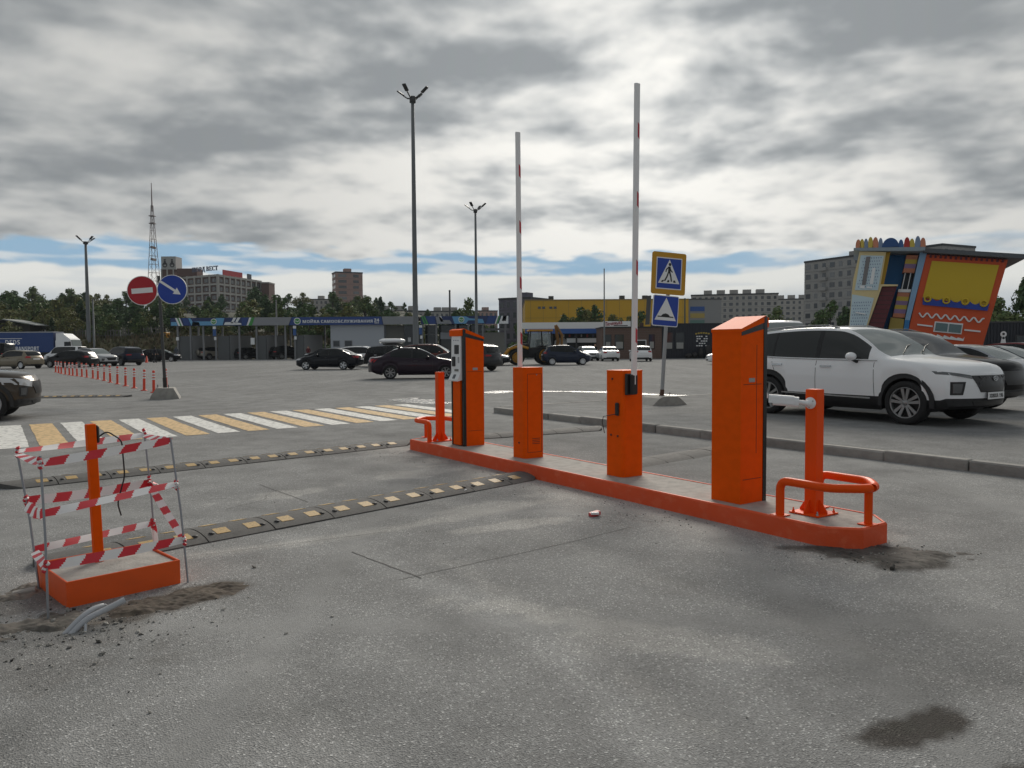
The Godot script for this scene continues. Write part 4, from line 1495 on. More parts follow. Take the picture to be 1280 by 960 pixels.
func add_wheel(parent: Node, at: Vector3, r: float, style: String, rim: Material, out: float) -> void:
	var w := Node3D.new()
	w.name = "wheel"
	parent.add_child(w, true)
	var ms := wheel_meshes(style)
	w.transform = Transform3D(Basis(Vector3.UP, 0.0 if out > 0 else PI).scaled_local(Vector3(r, r, r)), at)
	inst("tyre", ms[0], mats["tyre"], w)
	inst("rim", ms[1], rim, w)
	inst("brake_disc", ms[2], mats["brake"], w)

func make_car(called: String, label: String, cat: String, p: Dictionary, at: Vector3, heading: float, detail: int, body_m: Material, opts := {}) -> Node3D:
	# heading: the way the nose points, as an angle in the x, z plane (0 = to the right, PI/2 = to the camera)
	var o := thing(called, label, cat, at, -heading, opts.get("group", ""))
	var L: float = p.L
	var W: float = p.W
	var ss := []
	var step := 0.10 if detail > 1 else 0.2
	var s := 0.0
	while s < L:
		ss.append(s)
		s += step
	ss.append(L)
	for e in [0.015, 0.05, 0.10, 0.2]:
		ss.append(e); ss.append(L - e)
	for k in 2:
		var sw: float = p.fo if k == 0 else p.fo + p.wb
		var ra: float = p.wr * 1.16
		for e in 13:
			ss.append(sw + cos(PI * e / 12.0) * ra * (0.9999 if e % 12 else 1.003))
	var wins: Array = p.windows
	for w in wins: ss.append(w[0]); ss.append(w[1])
	ss.append(p.ws[0]); ss.append(p.ws[1]); ss.append(p.rw[0]); ss.append(p.rw[1])
	ss.sort()
	var st2 := []
	for e in ss:
		if st2.is_empty() or e - st2[-1] > 0.006: st2.append(e)
	var grid := []
	for e in st2:
		var row := []
		for q in car_rows(p, e): row.append(car_point(p, e, q.x, q.y))
		grid.append(row)
	var parts := {}
	var names := {}
	var c := Car.new()
	var clad: bool = p.get("clad", false)
	for i in grid.size() - 1:
		var sm: float = (st2[i] + st2[i + 1]) * 0.5
		for j in 12:
			var key := "body"
			if j < 1: key = "underside"
			elif clad and j < 3 and j >= 1: key = "cladding"
			elif j == 7 or j == 8:
				var gh: float = grid[i][10].y - grid[i][6].y
				if gh > 0.10:
					for wi in wins.size():
						if sm > wins[wi][0] and sm < wins[wi][1]: key = "side_window/%d" % wi
					if key == "body" and sm > wins[0][0] and sm < wins[-1][1]: key = "pillar"
			elif j >= 10:
				if sm > p.ws[0] and sm < p.ws[1]: key = "windscreen"
				elif sm > p.rw[0] and sm < p.rw[1]: key = "rear_window"
			var a: Vector3 = grid[i][j]
			var b: Vector3 = grid[i + 1][j]
			var d: Vector3 = grid[i + 1][j + 1]
			var f: Vector3 = grid[i][j + 1]
			var cen := Vector3((a.x + d.x) * 0.5, 0.62, 0)
			var outw := (a + b + d + f) * 0.25 - cen
			outw.x *= 0.1
			if j < 1: outw = Vector3.DOWN
			if j >= 10: outw = Vector3.UP
			for sgn in [1.0, -1.0]:
				var kk := key
				if key.begins_with("side_window"): kk = key + ("r" if sgn > 0 else "l")
				if not parts.has(kk):
					parts[kk] = mb()
					parts[kk].set_smooth_group(0)
				var m := Vector3(1, 1, sgn)
				quad(parts[kk], a * m, b * m, d * m, f * m, outw * m)
			if key != "underside":
				var tgt := [a, b, d, a, d, f]
				if sm < 1.25:
					for v in tgt: c.front.append(v)
					for v in tgt: c.front.append(v * Vector3(1, 1, -1))
				elif sm > L - 1.25:
					for v in tgt: c.rear.append(v)
					for v in tgt: c.rear.append(v * Vector3(1, 1, -1))
				if j >= 2 and j <= 9:
					for v in tgt: c.side.append(v)
	# the two ends
	for e in 2:
		var i := 0 if e == 0 else grid.size() - 1
		var sx := 1.0 if e == 0 else -1.0
		var rows := []
		for j in range(1, 13):
			var r := []
			var q: Array = car_rows(p, st2[i])
			var yb: float = q[1].y
			var yt: float = q[12].y
			for k in 13:
				var z: float = lerpf(-q[j].x, q[j].x, k / 12.0)
				var v := car_point(p, st2[i], z, q[j].y)
				if k > 0 and k < 12 and j < 12:
					v.x += sx * p.get("nose", 0.03) * sin(PI * clampf((v.y - yb) / (yt - yb), 0, 1)) * sin(PI * k / 12.0)
				r.append(v)
			rows.append(r)
		for j in rows.size() - 1:
			for k in 12:
				var key := "body"
				if clad and j < 2: key = "cladding"
				if not parts.has(key): parts[key] = mb()
				parts[key].set_smooth_group(0)
				quad(parts[key], rows[j][k], rows[j][k + 1], rows[j + 1][k + 1], rows[j + 1][k], Vector3(sx, 0.02, 0))
				var tgt := [rows[j][k], rows[j][k + 1], rows[j + 1][k + 1], rows[j][k], rows[j + 1][k + 1], rows[j + 1][k]]
				for v in tgt:
					if e == 0: c.front.append(v)
					else: c.rear.append(v)
	var glass: Material = opts.get("glass", mats["car_glass"])
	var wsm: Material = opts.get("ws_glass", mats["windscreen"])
	for kk in parts:
		var m: Material = body_m
		if kk == "underside": m = mats["black_plastic"]
		elif kk == "cladding": m = mats["cladding"]
		elif kk == "pillar": m = mats["black_gloss"]
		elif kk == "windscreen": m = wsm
		elif kk == "rear_window" or kk.begins_with("side_window"): m = glass
		obj(kk.split("/")[0], parts[kk], m, o)
	var rim: Material = opts.get("rim", mats["rim_alloy"])
	for k in 2:
		for sg in [1.0, -1.0]:
			add_wheel(o, Vector3(L * 0.5 - (p.fo if k == 0 else p.fo + p.wb), p.wr, sg * (W * 0.5 - 0.115)), p.wr, opts.get("wheel", "split"), rim, sg)
			# dark well and lip
			var ww := mb()
			var ra: float = p.wr * 1.16
			var cx: float = L * 0.5 - (p.fo if k == 0 else p.fo + p.wb)
			var zz := W * 0.5
			for e in 14:
				var a0 := lerpf(-0.15, PI + 0.15, e / 14.0)
				var a1 := lerpf(-0.15, PI + 0.15, (e + 1) / 14.0)
				var P := func(a: float, r: float, z: float) -> Vector3: return Vector3(cx + cos(a) * r, p.wr + sin(a) * r, z * sg)
				var zo := car_halfwidth(p, L * 0.5 - cx) * 0.99 + 0.004
				var lipw: float = p.get("lip", 0.02)
				ww.set_smooth_group(1)
				quad(ww, P.call(a0, ra - 0.012, zo), P.call(a1, ra - 0.012, zo), P.call(a1, ra + lipw, zo - lipw * 0.12), P.call(a0, ra + lipw, zo - lipw * 0.12), Vector3(0, 0, sg))
				ww.set_smooth_group(2)
				quad(ww, P.call(a0, ra - 0.012, zo), P.call(a1, ra - 0.012, zo), P.call(a1, ra - 0.012, zz - 0.32), P.call(a0, ra - 0.012, zz - 0.32), Vector3(-cos(a0), -sin(a0), 0))
				ww.set_smooth_group(3)
				quad(ww, P.call(a0, ra + lipw, zo - lipw * 0.12), P.call(a1, ra + lipw, zo - lipw * 0.12), P.call(a1, ra + lipw, zo - 0.05), P.call(a0, ra + lipw, zo - 0.05), Vector3(cos(a0), sin(a0), 0))
				ww.set_smooth_group(4)
				quad(ww, P.call(a0, ra, zz - 0.32), P.call(a1, ra, zz - 0.32), P.call(a1, 0.0, zz - 0.32), P.call(a0, 0.0, zz - 0.32), Vector3(0, 0, sg))
			obj("wheel_arch", ww, mats["cladding"] if clad else (body_m if p.get("lip", 0.02) < 0.015 else mats["black_plastic"]), o)
	# fittings
	for f in p.get("front_parts", []):
		for sg in ([1.0, -1.0] if f.get("pair", true) else [1.0]):
			var st := mb()
			drape(st, c.front, 0, f.c, f.get("off", 0.008), f.get("nx", 6), f.get("ny", 3), sg < 0)
			obj(f.n, st, mats[f.m] if mats.has(f.m) else body_m, o)
	for f in p.get("rear_parts", []):
		for sg in ([1.0, -1.0] if f.get("pair", true) else [1.0]):
			var st := mb()
			drape(st, c.rear, 1, f.c, f.get("off", 0.008), f.get("nx", 5), f.get("ny", 3), sg < 0)
			obj(f.n, st, mats[f.m] if mats.has(f.m) else body_m, o)
	for f in p.get("side_parts", []):
		if detail < f.get("lod", 0): continue
		for sg in [1.0, -1.0]:
			var st := mb()
			drape(st, c.side, 2, f.c, f.get("off", 0.006), f.get("nx", 4), f.get("ny", 2), sg < 0)
			obj(f.n, st, mats[f.m] if mats.has(f.m) else body_m, o)
	if p.has("mirror"):
		var mr: Array = p.mirror
		for sg in [1.0, -1.0]:
			var st := mb()
			ball(st, Vector3(mr[0], mr[1], sg * mr[2]), Vector3(0.085, 0.075, 0.115), 12)
			var me := obj("mirror", st, opts.get("mirror", body_m), o)
			var fo := mb()
			tube(fo, [Vector3(mr[0] + 0.02, mr[1] - 0.05, sg * mr[2]), Vector3(mr[0] + 0.04, mr[1] - 0.10, sg * (mr[2] - 0.13))], 0.025, 6)
			obj("mirror_arm", fo, mats["black_plastic"], me)
	if p.has("rails"):
		for sg in [1.0, -1.0]:
			var st := mb()
			var pts := []
			for e in 9:
				var sv: float = lerpf(p.rails[0], p.rails[1], e / 8.0)
				var q: Array = car_rows(p, sv)
				pts.append(car_point(p, sv, sg * (q[10].x - 0.03), q[10].y + (0.045 if e > 0 and e < 8 else 0.0)))
			tube(st, pts, 0.016, 6)
			obj("roof_rail", st, mats["rail_grey"], o)
	return o

func plate(parent: Node, at: Vector3, yaw: float, text: String, black: Material) -> void:
	var b := Basis(Vector3.UP, yaw)
	var p := part_box("number_plate", at, Vector3(0.52, 0.112, 0.012), mats["sign_white"], parent, 0.003, b)
	part_box("plate_border", at - b.z * 0.004, Vector3(0.535, 0.127, 0.010), black, p, 0.003, b)
	if text:
		words("plate_text", text, 0.066, 0.44, black, p, Transform3D(b, at + b.z * 0.0075), false, 0.002)

# the shapes, measured from the nose backwards: [distance, height]
func shape_suv(L: float, H: float, W: float) -> Dictionary:
	var k := L / 4.77
	var h := H / 1.68
	return {"L": L, "W": W, "wb": 2.765 * k, "fo": 0.93 * k, "wr": 0.365 * (0.5 + 0.5 * h), "clad": true, "lip": 0.055, "tumble": 0.36, "sweep_f": 0.34, "sweep_r": 0.2,
		"top": [[0, 0.86 * h], [0.03 * k, 0.93 * h], [0.10 * k, 0.985 * h], [0.35 * k, 1.04 * h], [0.8 * k, 1.09 * h], [1.22 * k, 1.135 * h], [1.32 * k, 1.16 * h], [1.7 * k, 1.42 * h], [2.05 * k, 1.605 * h], [2.3 * k, 1.66 * h], [2.9 * k, 1.68 * h], [3.6 * k, 1.655 * h], [4.2 * k, 1.585 * h], [4.42 * k, 1.52 * h], [4.55 * k, 1.34 * h], [4.65 * k, 1.10 * h], [4.73 * k, 0.98 * h], [L, 0.86 * h]],
		"belt": [[0, 0.78 * h], [0.2 * k, 0.90 * h], [0.8 * k, 1.0 * h], [1.3 * k, 1.045 * h], [2.5 * k, 1.06 * h], [3.6 * k, 1.085 * h], [4.2 * k, 1.13 * h], [4.5 * k, 1.12 * h], [L, 0.82 * h]],
		"bot": [[0, 0.34 * h], [0.15 * k, 0.25 * h], [0.6 * k, 0.22 * h], [1.4 * k, 0.22 * h], [3.4 * k, 0.22 * h], [4.3 * k, 0.26 * h], [4.6 * k, 0.32 * h], [L, 0.40 * h]],
		"ws": [1.30 * k, 2.10 * k], "rw": [4.38 * k, 4.64 * k], "windows": [[1.62 * k, 2.58 * k], [2.68 * k, 3.58 * k], [3.63 * k, 4.32 * k]],
		"mirror": [L * 0.5 - 1.86 * k, 1.13 * h, W * 0.5 + 0.08], "rails": [2.35 * k, 4.15 * k]}

func suv_details(p: Dictionary, fancy: bool) -> Dictionary:
	var h: float = curve(p.top, p.L * 0.6) / 1.68
	var L2: float = p.L * 0.5
	var w: float = p.W * 0.5
	p.front_parts = [
		{"n": "grille", "m": "grille_black", "c": [-0.56 * w, 0.83 * h, 0.56 * w, 0.83 * h, 0.38 * w, 0.56 * h, -0.38 * w, 0.56 * h], "pair": false, "nx": 10, "ny": 4, "off": 0.010},
		{"n": "headlight", "m": "lens_grey", "c": [0.57 * w, 0.835 * h, 0.93 * w, 0.90 * h, 0.93 * w, 0.85 * h, 0.54 * w, 0.775 * h], "nx": 8, "off": 0.010},
		{"n": "lamp_surround", "m": "black_plastic", "c": [0.66 * w, 0.73 * h, 0.88 * w, 0.73 * h, 0.88 * w, 0.52 * h, 0.70 * w, 0.52 * h], "off": 0.008},
		{"n": "fog_lamp", "m": "lens_grey", "c": [0.71 * w, 0.70 * h, 0.85 * w, 0.70 * h, 0.85 * w, 0.55 * h, 0.74 * w, 0.55 * h], "off": 0.016},
		{"n": "air_intake", "m": "grille_black", "c": [-0.54 * w, 0.42 * h, 0.54 * w, 0.42 * h, 0.48 * w, 0.345 * h, -0.48 * w, 0.345 * h], "pair": false, "nx": 10, "off": 0.008},
		{"n": "corner_vent", "m": "black_plastic", "c": [0.66 * w, 0.44 * h, 0.84 * w, 0.43 * h, 0.82 * w, 0.395 * h, 0.58 * w, 0.395 * h], "off": 0.006}]
	p.rear_parts = [
		{"n": "tail_light", "m": "tail_red", "c": [0.50 * w, 1.0 * h, 0.93 * w, 1.02 * h, 0.93 * w, 0.90 * h, 0.50 * w, 0.92 * h], "off": 0.008, "nx": 6},
		{"n": "rear_bumper", "m": "black_plastic", "c": [-0.7 * w, 0.55 * h, 0.7 * w, 0.55 * h, 0.66 * w, 0.42 * h, -0.66 * w, 0.42 * h], "pair": false, "off": 0.01}]
	var dl: float = p.windows[0][0] - 0.12
	var dm: float = (p.windows[0][1] + p.windows[1][0]) * 0.5
	var dr: float = p.windows[1][1] + 0.03
	p.side_parts = [
		{"n": "door_handle", "m": "handle_chrome", "lod": 1, "c": [L2 - dm + 0.10, 0.965 * h, L2 - dm + 0.32, 0.965 * h, L2 - dm + 0.32, 0.935 * h, L2 - dm + 0.10, 0.935 * h], "off": 0.022},
		{"n": "door_handle", "m": "handle_chrome", "lod": 1, "c": [L2 - dr + 0.03, 0.985 * h, L2 - dr + 0.25, 0.985 * h, L2 - dr + 0.25, 0.955 * h, L2 - dr + 0.03, 0.955 * h], "off": 0.022},
		{"n": "door_seam", "m": "seam_dark", "lod": 1, "c": [L2 - dm - 0.004, 1.05 * h, L2 - dm + 0.004, 1.05 * h, L2 - dm + 0.004, 0.44 * h, L2 - dm - 0.004, 0.44 * h], "off": 0.0025, "nx": 1, "ny": 8},
		{"n": "door_seam", "m": "seam_dark", "lod": 1, "c": [L2 - dl - 0.004, 1.03 * h, L2 - dl + 0.004, 1.03 * h, L2 - dl + 0.03, 0.44 * h, L2 - dl + 0.022, 0.44 * h], "off": 0.0025, "nx": 1, "ny": 8},
		{"n": "door_seam", "m": "seam_dark", "lod": 1, "c": [L2 - dr - 0.004, 1.08 * h, L2 - dr + 0.004, 1.08 * h, L2 - dr + 0.13, 0.62 * h, L2 - dr + 0.122, 0.62 * h], "off": 0.0025, "nx": 1, "ny": 8},
		{"n": "sill_trim", "m": "handle_chrome", "lod": 2, "c": [L2 - dl - 0.05, 0.43 * h, L2 - dr + 0.2, 0.455 * h, L2 - dr + 0.2, 0.435 * h, L2 - dl - 0.05, 0.40 * h], "off": 0.012, "nx": 8, "ny": 1}]
	return p

func shape_sedan(L: float, H: float, W: float) -> Dictionary:
	var k := L / 4.5
	var h := H / 1.46
	var p := {"L": L, "W": W, "wb": 2.6 * k, "fo": 0.87 * k, "wr": 0.315, "lip": 0.012, "tumble": 0.40, "sweep_f": 0.34, "sweep_r": 0.24,
		"top": [[0, 0.66 * h], [0.04, 0.74 * h], [0.3 * k, 0.83 * h], [0.8 * k, 0.92 * h], [1.12 * k, 0.97 * h], [1.22 * k, 1.0 * h], [1.7 * k, 1.25 * h], [2.05 * k, 1.395 * h], [2.35 * k, 1.45 * h], [2.75 * k, 1.46 * h], [3.15 * k, 1.41 * h], [3.6 * k, 1.22 * h], [3.92 * k, 1.065 * h], [4.1 * k, 1.03 * h], [4.42 * k, 1.01 * h], [L - 0.03, 0.93 * h], [L, 0.85 * h]],
		"belt": [[0, 0.60 * h], [0.4 * k, 0.78 * h], [1.2 * k, 0.90 * h], [2.4 * k, 0.93 * h], [3.6 * k, 0.99 * h], [4.1 * k, 0.98 * h], [L, 0.8 * h]],
		"bot": [[0, 0.30 * h], [0.2 * k, 0.21 * h], [0.6 * k, 0.19 * h], [3.6 * k, 0.19 * h], [4.2 * k, 0.24 * h], [L, 0.34 * h]],
		"ws": [1.2 * k, 2.08 * k], "rw": [3.12 * k, 3.9 * k], "windows": [[1.55 * k, 2.42 * k], [2.50 * k, 3.45 * k]],
		"mirror": [L * 0.5 - 1.72 * k, 0.99 * h, W * 0.5 + 0.05]}
	return std_details(p, h, 0.0)

func std_details(p: Dictionary, h: float, hi: float) -> Dictionary:
	var w: float = p.W * 0.5
	var L2: float = p.L * 0.5
	p.front_parts = [
		{"n": "grille", "m": "grille_black", "c": [-0.45 * w, 0.66 * h + hi, 0.45 * w, 0.66 * h + hi, 0.40 * w, 0.54 * h + hi, -0.40 * w, 0.54 * h + hi], "pair": false, "nx": 8},
		{"n": "headlight", "m": "lens_clear", "c": [0.52 * w, 0.70 * h + hi, 0.94 * w, 0.78 * h + hi, 0.94 * w, 0.66 * h + hi, 0.52 * w, 0.58 * h + hi], "nx": 8, "off": 0.010},
		{"n": "air_intake", "m": "grille_black", "c": [-0.6 * w, 0.43 * h, 0.6 * w, 0.43 * h, 0.55 * w, 0.32 * h, -0.55 * w, 0.32 * h], "pair": false, "nx": 8},
		{"n": "number_plate", "m": "sign_white", "c": [-0.29, 0.53 * h, 0.29, 0.53 * h, 0.29, 0.45 * h, -0.29, 0.45 * h], "pair": false, "off": 0.02}]
	p.rear_parts = [
		{"n": "tail_light", "m": "tail_red", "c": [0.50 * w, 0.93 * h + hi, 0.93 * w, 0.95 * h + hi, 0.93 * w, 0.78 * h + hi, 0.55 * w, 0.80 * h + hi], "nx": 6, "off": 0.010},
		{"n": "number_plate", "m": "sign_white", "c": [-0.29, 0.75 * h + hi, 0.29, 0.75 * h + hi, 0.29, 0.67 * h + hi, -0.29, 0.67 * h + hi], "pair": false, "off": 0.012},
		{"n": "bumper_insert", "m": "black_plastic", "c": [-0.6 * w, 0.40 * h, 0.6 * w, 0.40 * h, 0.55 * w, 0.33 * h, -0.55 * w, 0.33 * h], "pair": false}]
	var dm: float = (p.windows[0][1] + p.windows[1][0]) * 0.5
	var yb := curve(p.belt, dm)
	p.side_parts = [
		{"n": "door_handle", "m": "handle_dark", "lod": 1, "c": [L2 - dm + 0.08, yb - 0.09, L2 - dm + 0.27, yb - 0.09, L2 - dm + 0.27, yb - 0.12, L2 - dm + 0.08, yb - 0.12], "off": 0.02},
		{"n": "door_seam", "m": "seam_dark", "lod": 1, "c": [L2 - dm - 0.004, yb, L2 - dm + 0.004, yb, L2 - dm + 0.004, 0.30, L2 - dm - 0.004, 0.30], "off": 0.0025, "nx": 1, "ny": 6},
		{"n": "door_seam", "m": "seam_dark", "lod": 1, "c": [L2 - p.windows[0][0] + 0.05, yb - 0.02, L2 - p.windows[0][0] + 0.058, yb - 0.02, L2 - p.windows[0][0] + 0.058, 0.30, L2 - p.windows[0][0] + 0.05, 0.30], "off": 0.0025, "nx": 1, "ny": 6}]
	return p

func shape_hatch(L: float, H: float, W: float) -> Dictionary:
	var k := L / 4.1
	var h := H / 1.52
	var p := {"L": L, "W": W, "wb": 2.55 * k, "fo": 0.82 * k, "wr": 0.305, "lip": 0.012, "tumble": 0.30, "sweep_f": 0.34, "sweep_r": 0.15,
		"top": [[0, 0.70 * h], [0.05, 0.78 * h], [0.35 * k, 0.90 * h], [0.8 * k, 1.0 * h], [1.0 * k, 1.05 * h], [1.5 * k, 1.33 * h], [1.85 * k, 1.47 * h], [2.3 * k, 1.52 * h], [3.0 * k, 1.50 * h], [3.55 * k, 1.43 * h], [3.75 * k, 1.34 * h], [3.95 * k, 1.05 * h], [4.05 * k, 0.93 * h], [L, 0.8 * h]],
		"belt": [[0, 0.63 * h], [0.4 * k, 0.82 * h], [1.1 * k, 0.92 * h], [2.2 * k, 0.95 * h], [3.4 * k, 1.01 * h], [3.8 * k, 1.02 * h], [L, 0.75 * h]],
		"bot": [[0, 0.30 * h], [0.2 * k, 0.21], [0.6 * k, 0.19], [3.4 * k, 0.19], [3.8 * k, 0.24], [L, 0.36]],
		"ws": [1.0 * k, 1.88 * k], "rw": [3.62 * k, 3.94 * k], "windows": [[1.35 * k, 2.2 * k], [2.28 * k, 3.05 * k], [3.1 * k, 3.55 * k]],
		"mirror": [L * 0.5 - 1.5 * k, 1.02 * h, W * 0.5 + 0.05]}
	return std_details(p, h, 0.08)

func shape_van(L: float, H: float, W: float) -> Dictionary:
	var k := L / 5.3
	var h := H / 2.3
	var p := {"L": L, "W": W, "wb": 3.0 * k, "fo": 0.95 * k, "wr": 0.335, "lip": 0.03, "tumble": 0.10, "sweep_f": 0.30, "sweep_r": 0.08,
		"top": [[0, 0.95 * h], [0.06, 1.05 * h], [0.5 * k, 1.22 * h], [0.95 * k, 1.36 * h], [1.5 * k, 1.85 * h], [1.85 * k, 2.16 * h], [2.2 * k, 2.27 * h], [3.5 * k, 2.3 * h], [5.0 * k, 2.26 * h], [5.2 * k, 2.15 * h], [L - 0.04, 1.3 * h], [L, 1.0 * h]],
		"belt": [[0, 0.85 * h], [0.6 * k, 1.08 * h], [1.2 * k, 1.2 * h], [2.5 * k, 1.24 * h], [5.0 * k, 1.26 * h], [L, 0.9 * h]],
		"bot": [[0, 0.34], [0.3, 0.24], [4.8 * k, 0.26], [L, 0.42]],
		"ws": [0.92 * k, 1.9 * k], "rw": [5.12 * k, 5.27 * k], "windows": [[1.4 * k, 2.15 * k], [2.35 * k, 3.4 * k], [3.5 * k, 4.9 * k]],
		"mirror": [L * 0.5 - 1.45 * k, 1.4 * h, W * 0.5 + 0.12]}
	return std_details(p, h, 0.28)

func make_cars() -> void:
	var H1 := deg_to_rad(57.0)
	# --- the white SUV beside the barriers
	var ps := suv_details(shape_suv(4.77, 1.68, 1.89), true)
	var white := paint("paint_white", 0.84, 0.85, 0.86)
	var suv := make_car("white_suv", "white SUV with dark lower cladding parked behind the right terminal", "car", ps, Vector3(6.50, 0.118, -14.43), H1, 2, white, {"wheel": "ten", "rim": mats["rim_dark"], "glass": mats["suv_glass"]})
	dress_suv(suv, ps)
	# --- row of parked cars on the right
	var black := paint("paint_black", 0.007, 0.007, 0.008)
	black.metallic_specular = 0.1
	black.clearcoat = 0.28
	var pb := suv_details(shape_suv(4.62, 1.66, 1.86), false)
	make_car("black_suv", "black SUV parked right beside the white SUV, nose to the lane", "car", pb, Vector3(8.46, 0.11, -16.70), H1, 1, black, {"wheel": "split", "ws_glass": mats["car_glass"]})
	var pw := shape_hatch(4.45, 1.43, 1.79)
	make_car("silver_estate", "silver estate car with multi-spoke wheel covers at the right edge", "car", pw, Vector3(14.2, 0.012, -23.6), H1, 1, paint("paint_silver", 0.34, 0.35, 0.38, 0.3), {"wheel": "cover", "rim": mats["rim_silver"]})
	make_car("dark_hatchback", "dark blue hatchback half hidden behind the silver estate", "car", shape_hatch(4.3, 1.38, 1.78), Vector3(18.6, 0.012, -29.2), H1, 1, paint("paint_navy", 0.010, 0.014, 0.026))
	make_car("red_hatchback", "dark red car mostly hidden at the far right by the dark container shop", "car", shape_hatch(4.2, 1.5, 1.75), Vector3(24.8, 0.012, -37.0), H1, 1, paint("paint_dark_red", 0.16, 0.012, 0.014))
	make_car("white_minibus", "tall white van parked behind the white SUV and right terminal", "van", shape_van(5.4, 2.42, 1.95), Vector3(10.15, 0.012, -29.8), deg_to_rad(84.0), 1, white, {"glass": mats["car_glass"]})
	# --- brown car entering at the left edge
	var pd := suv_details(shape_suv(4.15, 1.60, 1.78), false)
	pd.front_parts[1].m = "lens_clear"
	pd.front_parts[1].c = [0.50 * 0.89, 0.80, 0.96 * 0.89, 0.90, 0.96 * 0.89, 0.75, 0.54 * 0.89, 0.68]
	make_car("brown_crossover", "brown crossover entering the photo at the left before the crossing", "car", pd, Vector3(-12.25, 0, -15.95), deg_to_rad(-24.0), 2, paint("paint_brown", 0.060, 0.047, 0.036, 0.4), {"wheel": "five", "rim": mats["rim_alloy"]})
	# --- moving through the lot
	var se := shape_sedan(4.6, 1.47, 1.78)
	make_car("black_sedan", "black sedan with silver wheels heading left in front of the car wash", "car", se, Vector3(-12.55, 0, -53.0), deg_to_rad(187.0), 1, paint("paint_black_blue", 0.006, 0.008, 0.012), {"wheel": "five", "rim": mats["rim_silver"]})
	var so := shape_sedan(4.45, 1.48, 1.72)
	var pur := make_car("purple_sedan", "dark purple sedan with roof bars driving right behind the left terminal", "car", so, Vector3(-4.55, 0, -36.5), deg_to_rad(-8.0), 1, paint("paint_purple", 0.022, 0.012, 0.022, 0.3), {"wheel": "split", "rim": mats["rim_dark"]})
	for sv in [2.2, 3.0]:
		part_box("roof_bar", Vector3(4.45 * 0.5 - sv, 1.54, 0), Vector3(0.06, 0.04, 1.25), mats["black_plastic"], pur, 0.01)
		for sg in [1.0, -1.0]:
			part_box("bar_foot", Vector3(4.45 * 0.5 - sv, 1.47, sg * 0.58), Vector3(0.12, 0.10, 0.07), mats["black_plastic"], pur, 0.015)
	make_car("white_crossover", "white crossover behind the black and purple sedans, facing right", "car", suv_details(shape_suv(4.6, 1.62, 1.82), false), Vector3(-11.6, 0, -61.0), deg_to_rad(8.0), 1, white)
	var rb := make_car("dark_estate_roofbox", "dark car carrying a white roof box behind the purple sedan", "car", suv_details(shape_suv(4.6, 1.62, 1.82), false), Vector3(-8.9, 0, -58.0), deg_to_rad(25.0), 1, mats["paint_black"])
	var bx := mb()
	var bp := PackedVector2Array()
	lathe(bx, V2([0.0, -1.0, 0.75, -0.96, 0.98, -0.80, 1.0, 0.2, 0.86, 0.75, 0.55, 0.95, 0.0, 1.0]), 18, Transform3D(Basis(Vector3(0, 0.19, 0), Vector3(1.05, 0, 0), Vector3(0, 0, 0.42)), Vector3(-0.1, 1.98, 0)))
	obj("roof_box", bx, mats["paint_white"], rb)
	part_box("box_rack", Vector3(-0.1, 1.74, 0), Vector3(1.2, 0.10, 0.9), mats["black_plastic"], rb, 0.02)
	make_car("red_brown_suv", "red brown SUV behind the purple sedan, partly behind the left terminal", "car", suv_details(shape_suv(4.75, 1.70, 1.9), false), Vector3(-5.3, 0, -52.5), deg_to_rad(4.0), 1, paint("paint_maroon", 0.13, 0.035, 0.028, 0.3))
	make_car("grey_suv", "dark grey SUV showing only its tail right of the left terminal", "car", suv_details(shape_suv(4.5, 1.68, 1.84), false), Vector3(-2.75, 0, -48.0), deg_to_rad(215.0), 1, paint("paint_grey", 0.035, 0.037, 0.042, 0.3))
	make_car("dark_sedan", "dark sedan nosing out beside the yellow backhoe loader", "car", shape_sedan(4.5, 1.44, 1.76), Vector3(-2.35, 0, -61.0), deg_to_rad(6.0), 1, paint("paint_charcoal", 0.012, 0.013, 0.016), {"rim": mats["rim_silver"]})
	make_car("blue_minivan", "dark blue small minivan facing right before the backhoe loader", "car", shape_hatch(3.95, 1.60, 1.70), Vector3(4.35, 0, -61.5), deg_to_rad(-7.0), 1, paint("paint_slate_blue", 0.018, 0.026, 0.050, 0.2), {"wheel": "cover", "rim": mats["rim_silver"]})
	make_car("pale_grey_car", "pale grey car facing the camera behind the blue minivan's nose", "car", shape_hatch(4.1, 1.50, 1.74), Vector3(7.9, 0, -80.0), deg_to_rad(82.0), 1, paint("paint_pale", 0.42, 0.43, 0.44, 0.2))
	make_car("white_sedan", "white sedan seen from behind before the brick shop", "car", shape_sedan(4.5, 1.47, 1.78), Vector3(9.75, 0, -78.0), deg_to_rad(-93.0), 1, white)
	make_car("white_hatchback", "white hatchback seen from behind, right of the tall barrier arm", "car", shape_hatch(4.3, 1.52, 1.80), Vector3(12.55, 0, -75.0), deg_to_rad(-88.0), 1, white)
	make_car("white_car", "white car whose nose shows left of the right terminal", "car", shape_sedan(4.4, 1.45, 1.75), Vector3(17.2, 0, -59.0), deg_to_rad(190.0), 1, white)
	# --- the far left
	make_car("beige_estate", "beige estate car facing left, nearest of the parked row at far left", "car", shape_hatch(4.15, 1.50, 1.68), Vector3(-39.6, 0, -61.5), deg_to_rad(198.0), 1, paint("paint_beige", 0.24, 0.205, 0.15, 0.3), {"rim": mats["rim_silver"], "wheel": "cover"})
	make_car("dark_estate", "dark estate car between the beige estate and the white crossover", "car", shape_hatch(4.4, 1.45, 1.74), Vector3(-37.6, 0, -65.5), deg_to_rad(190.0), 1, mats["paint_charcoal"])
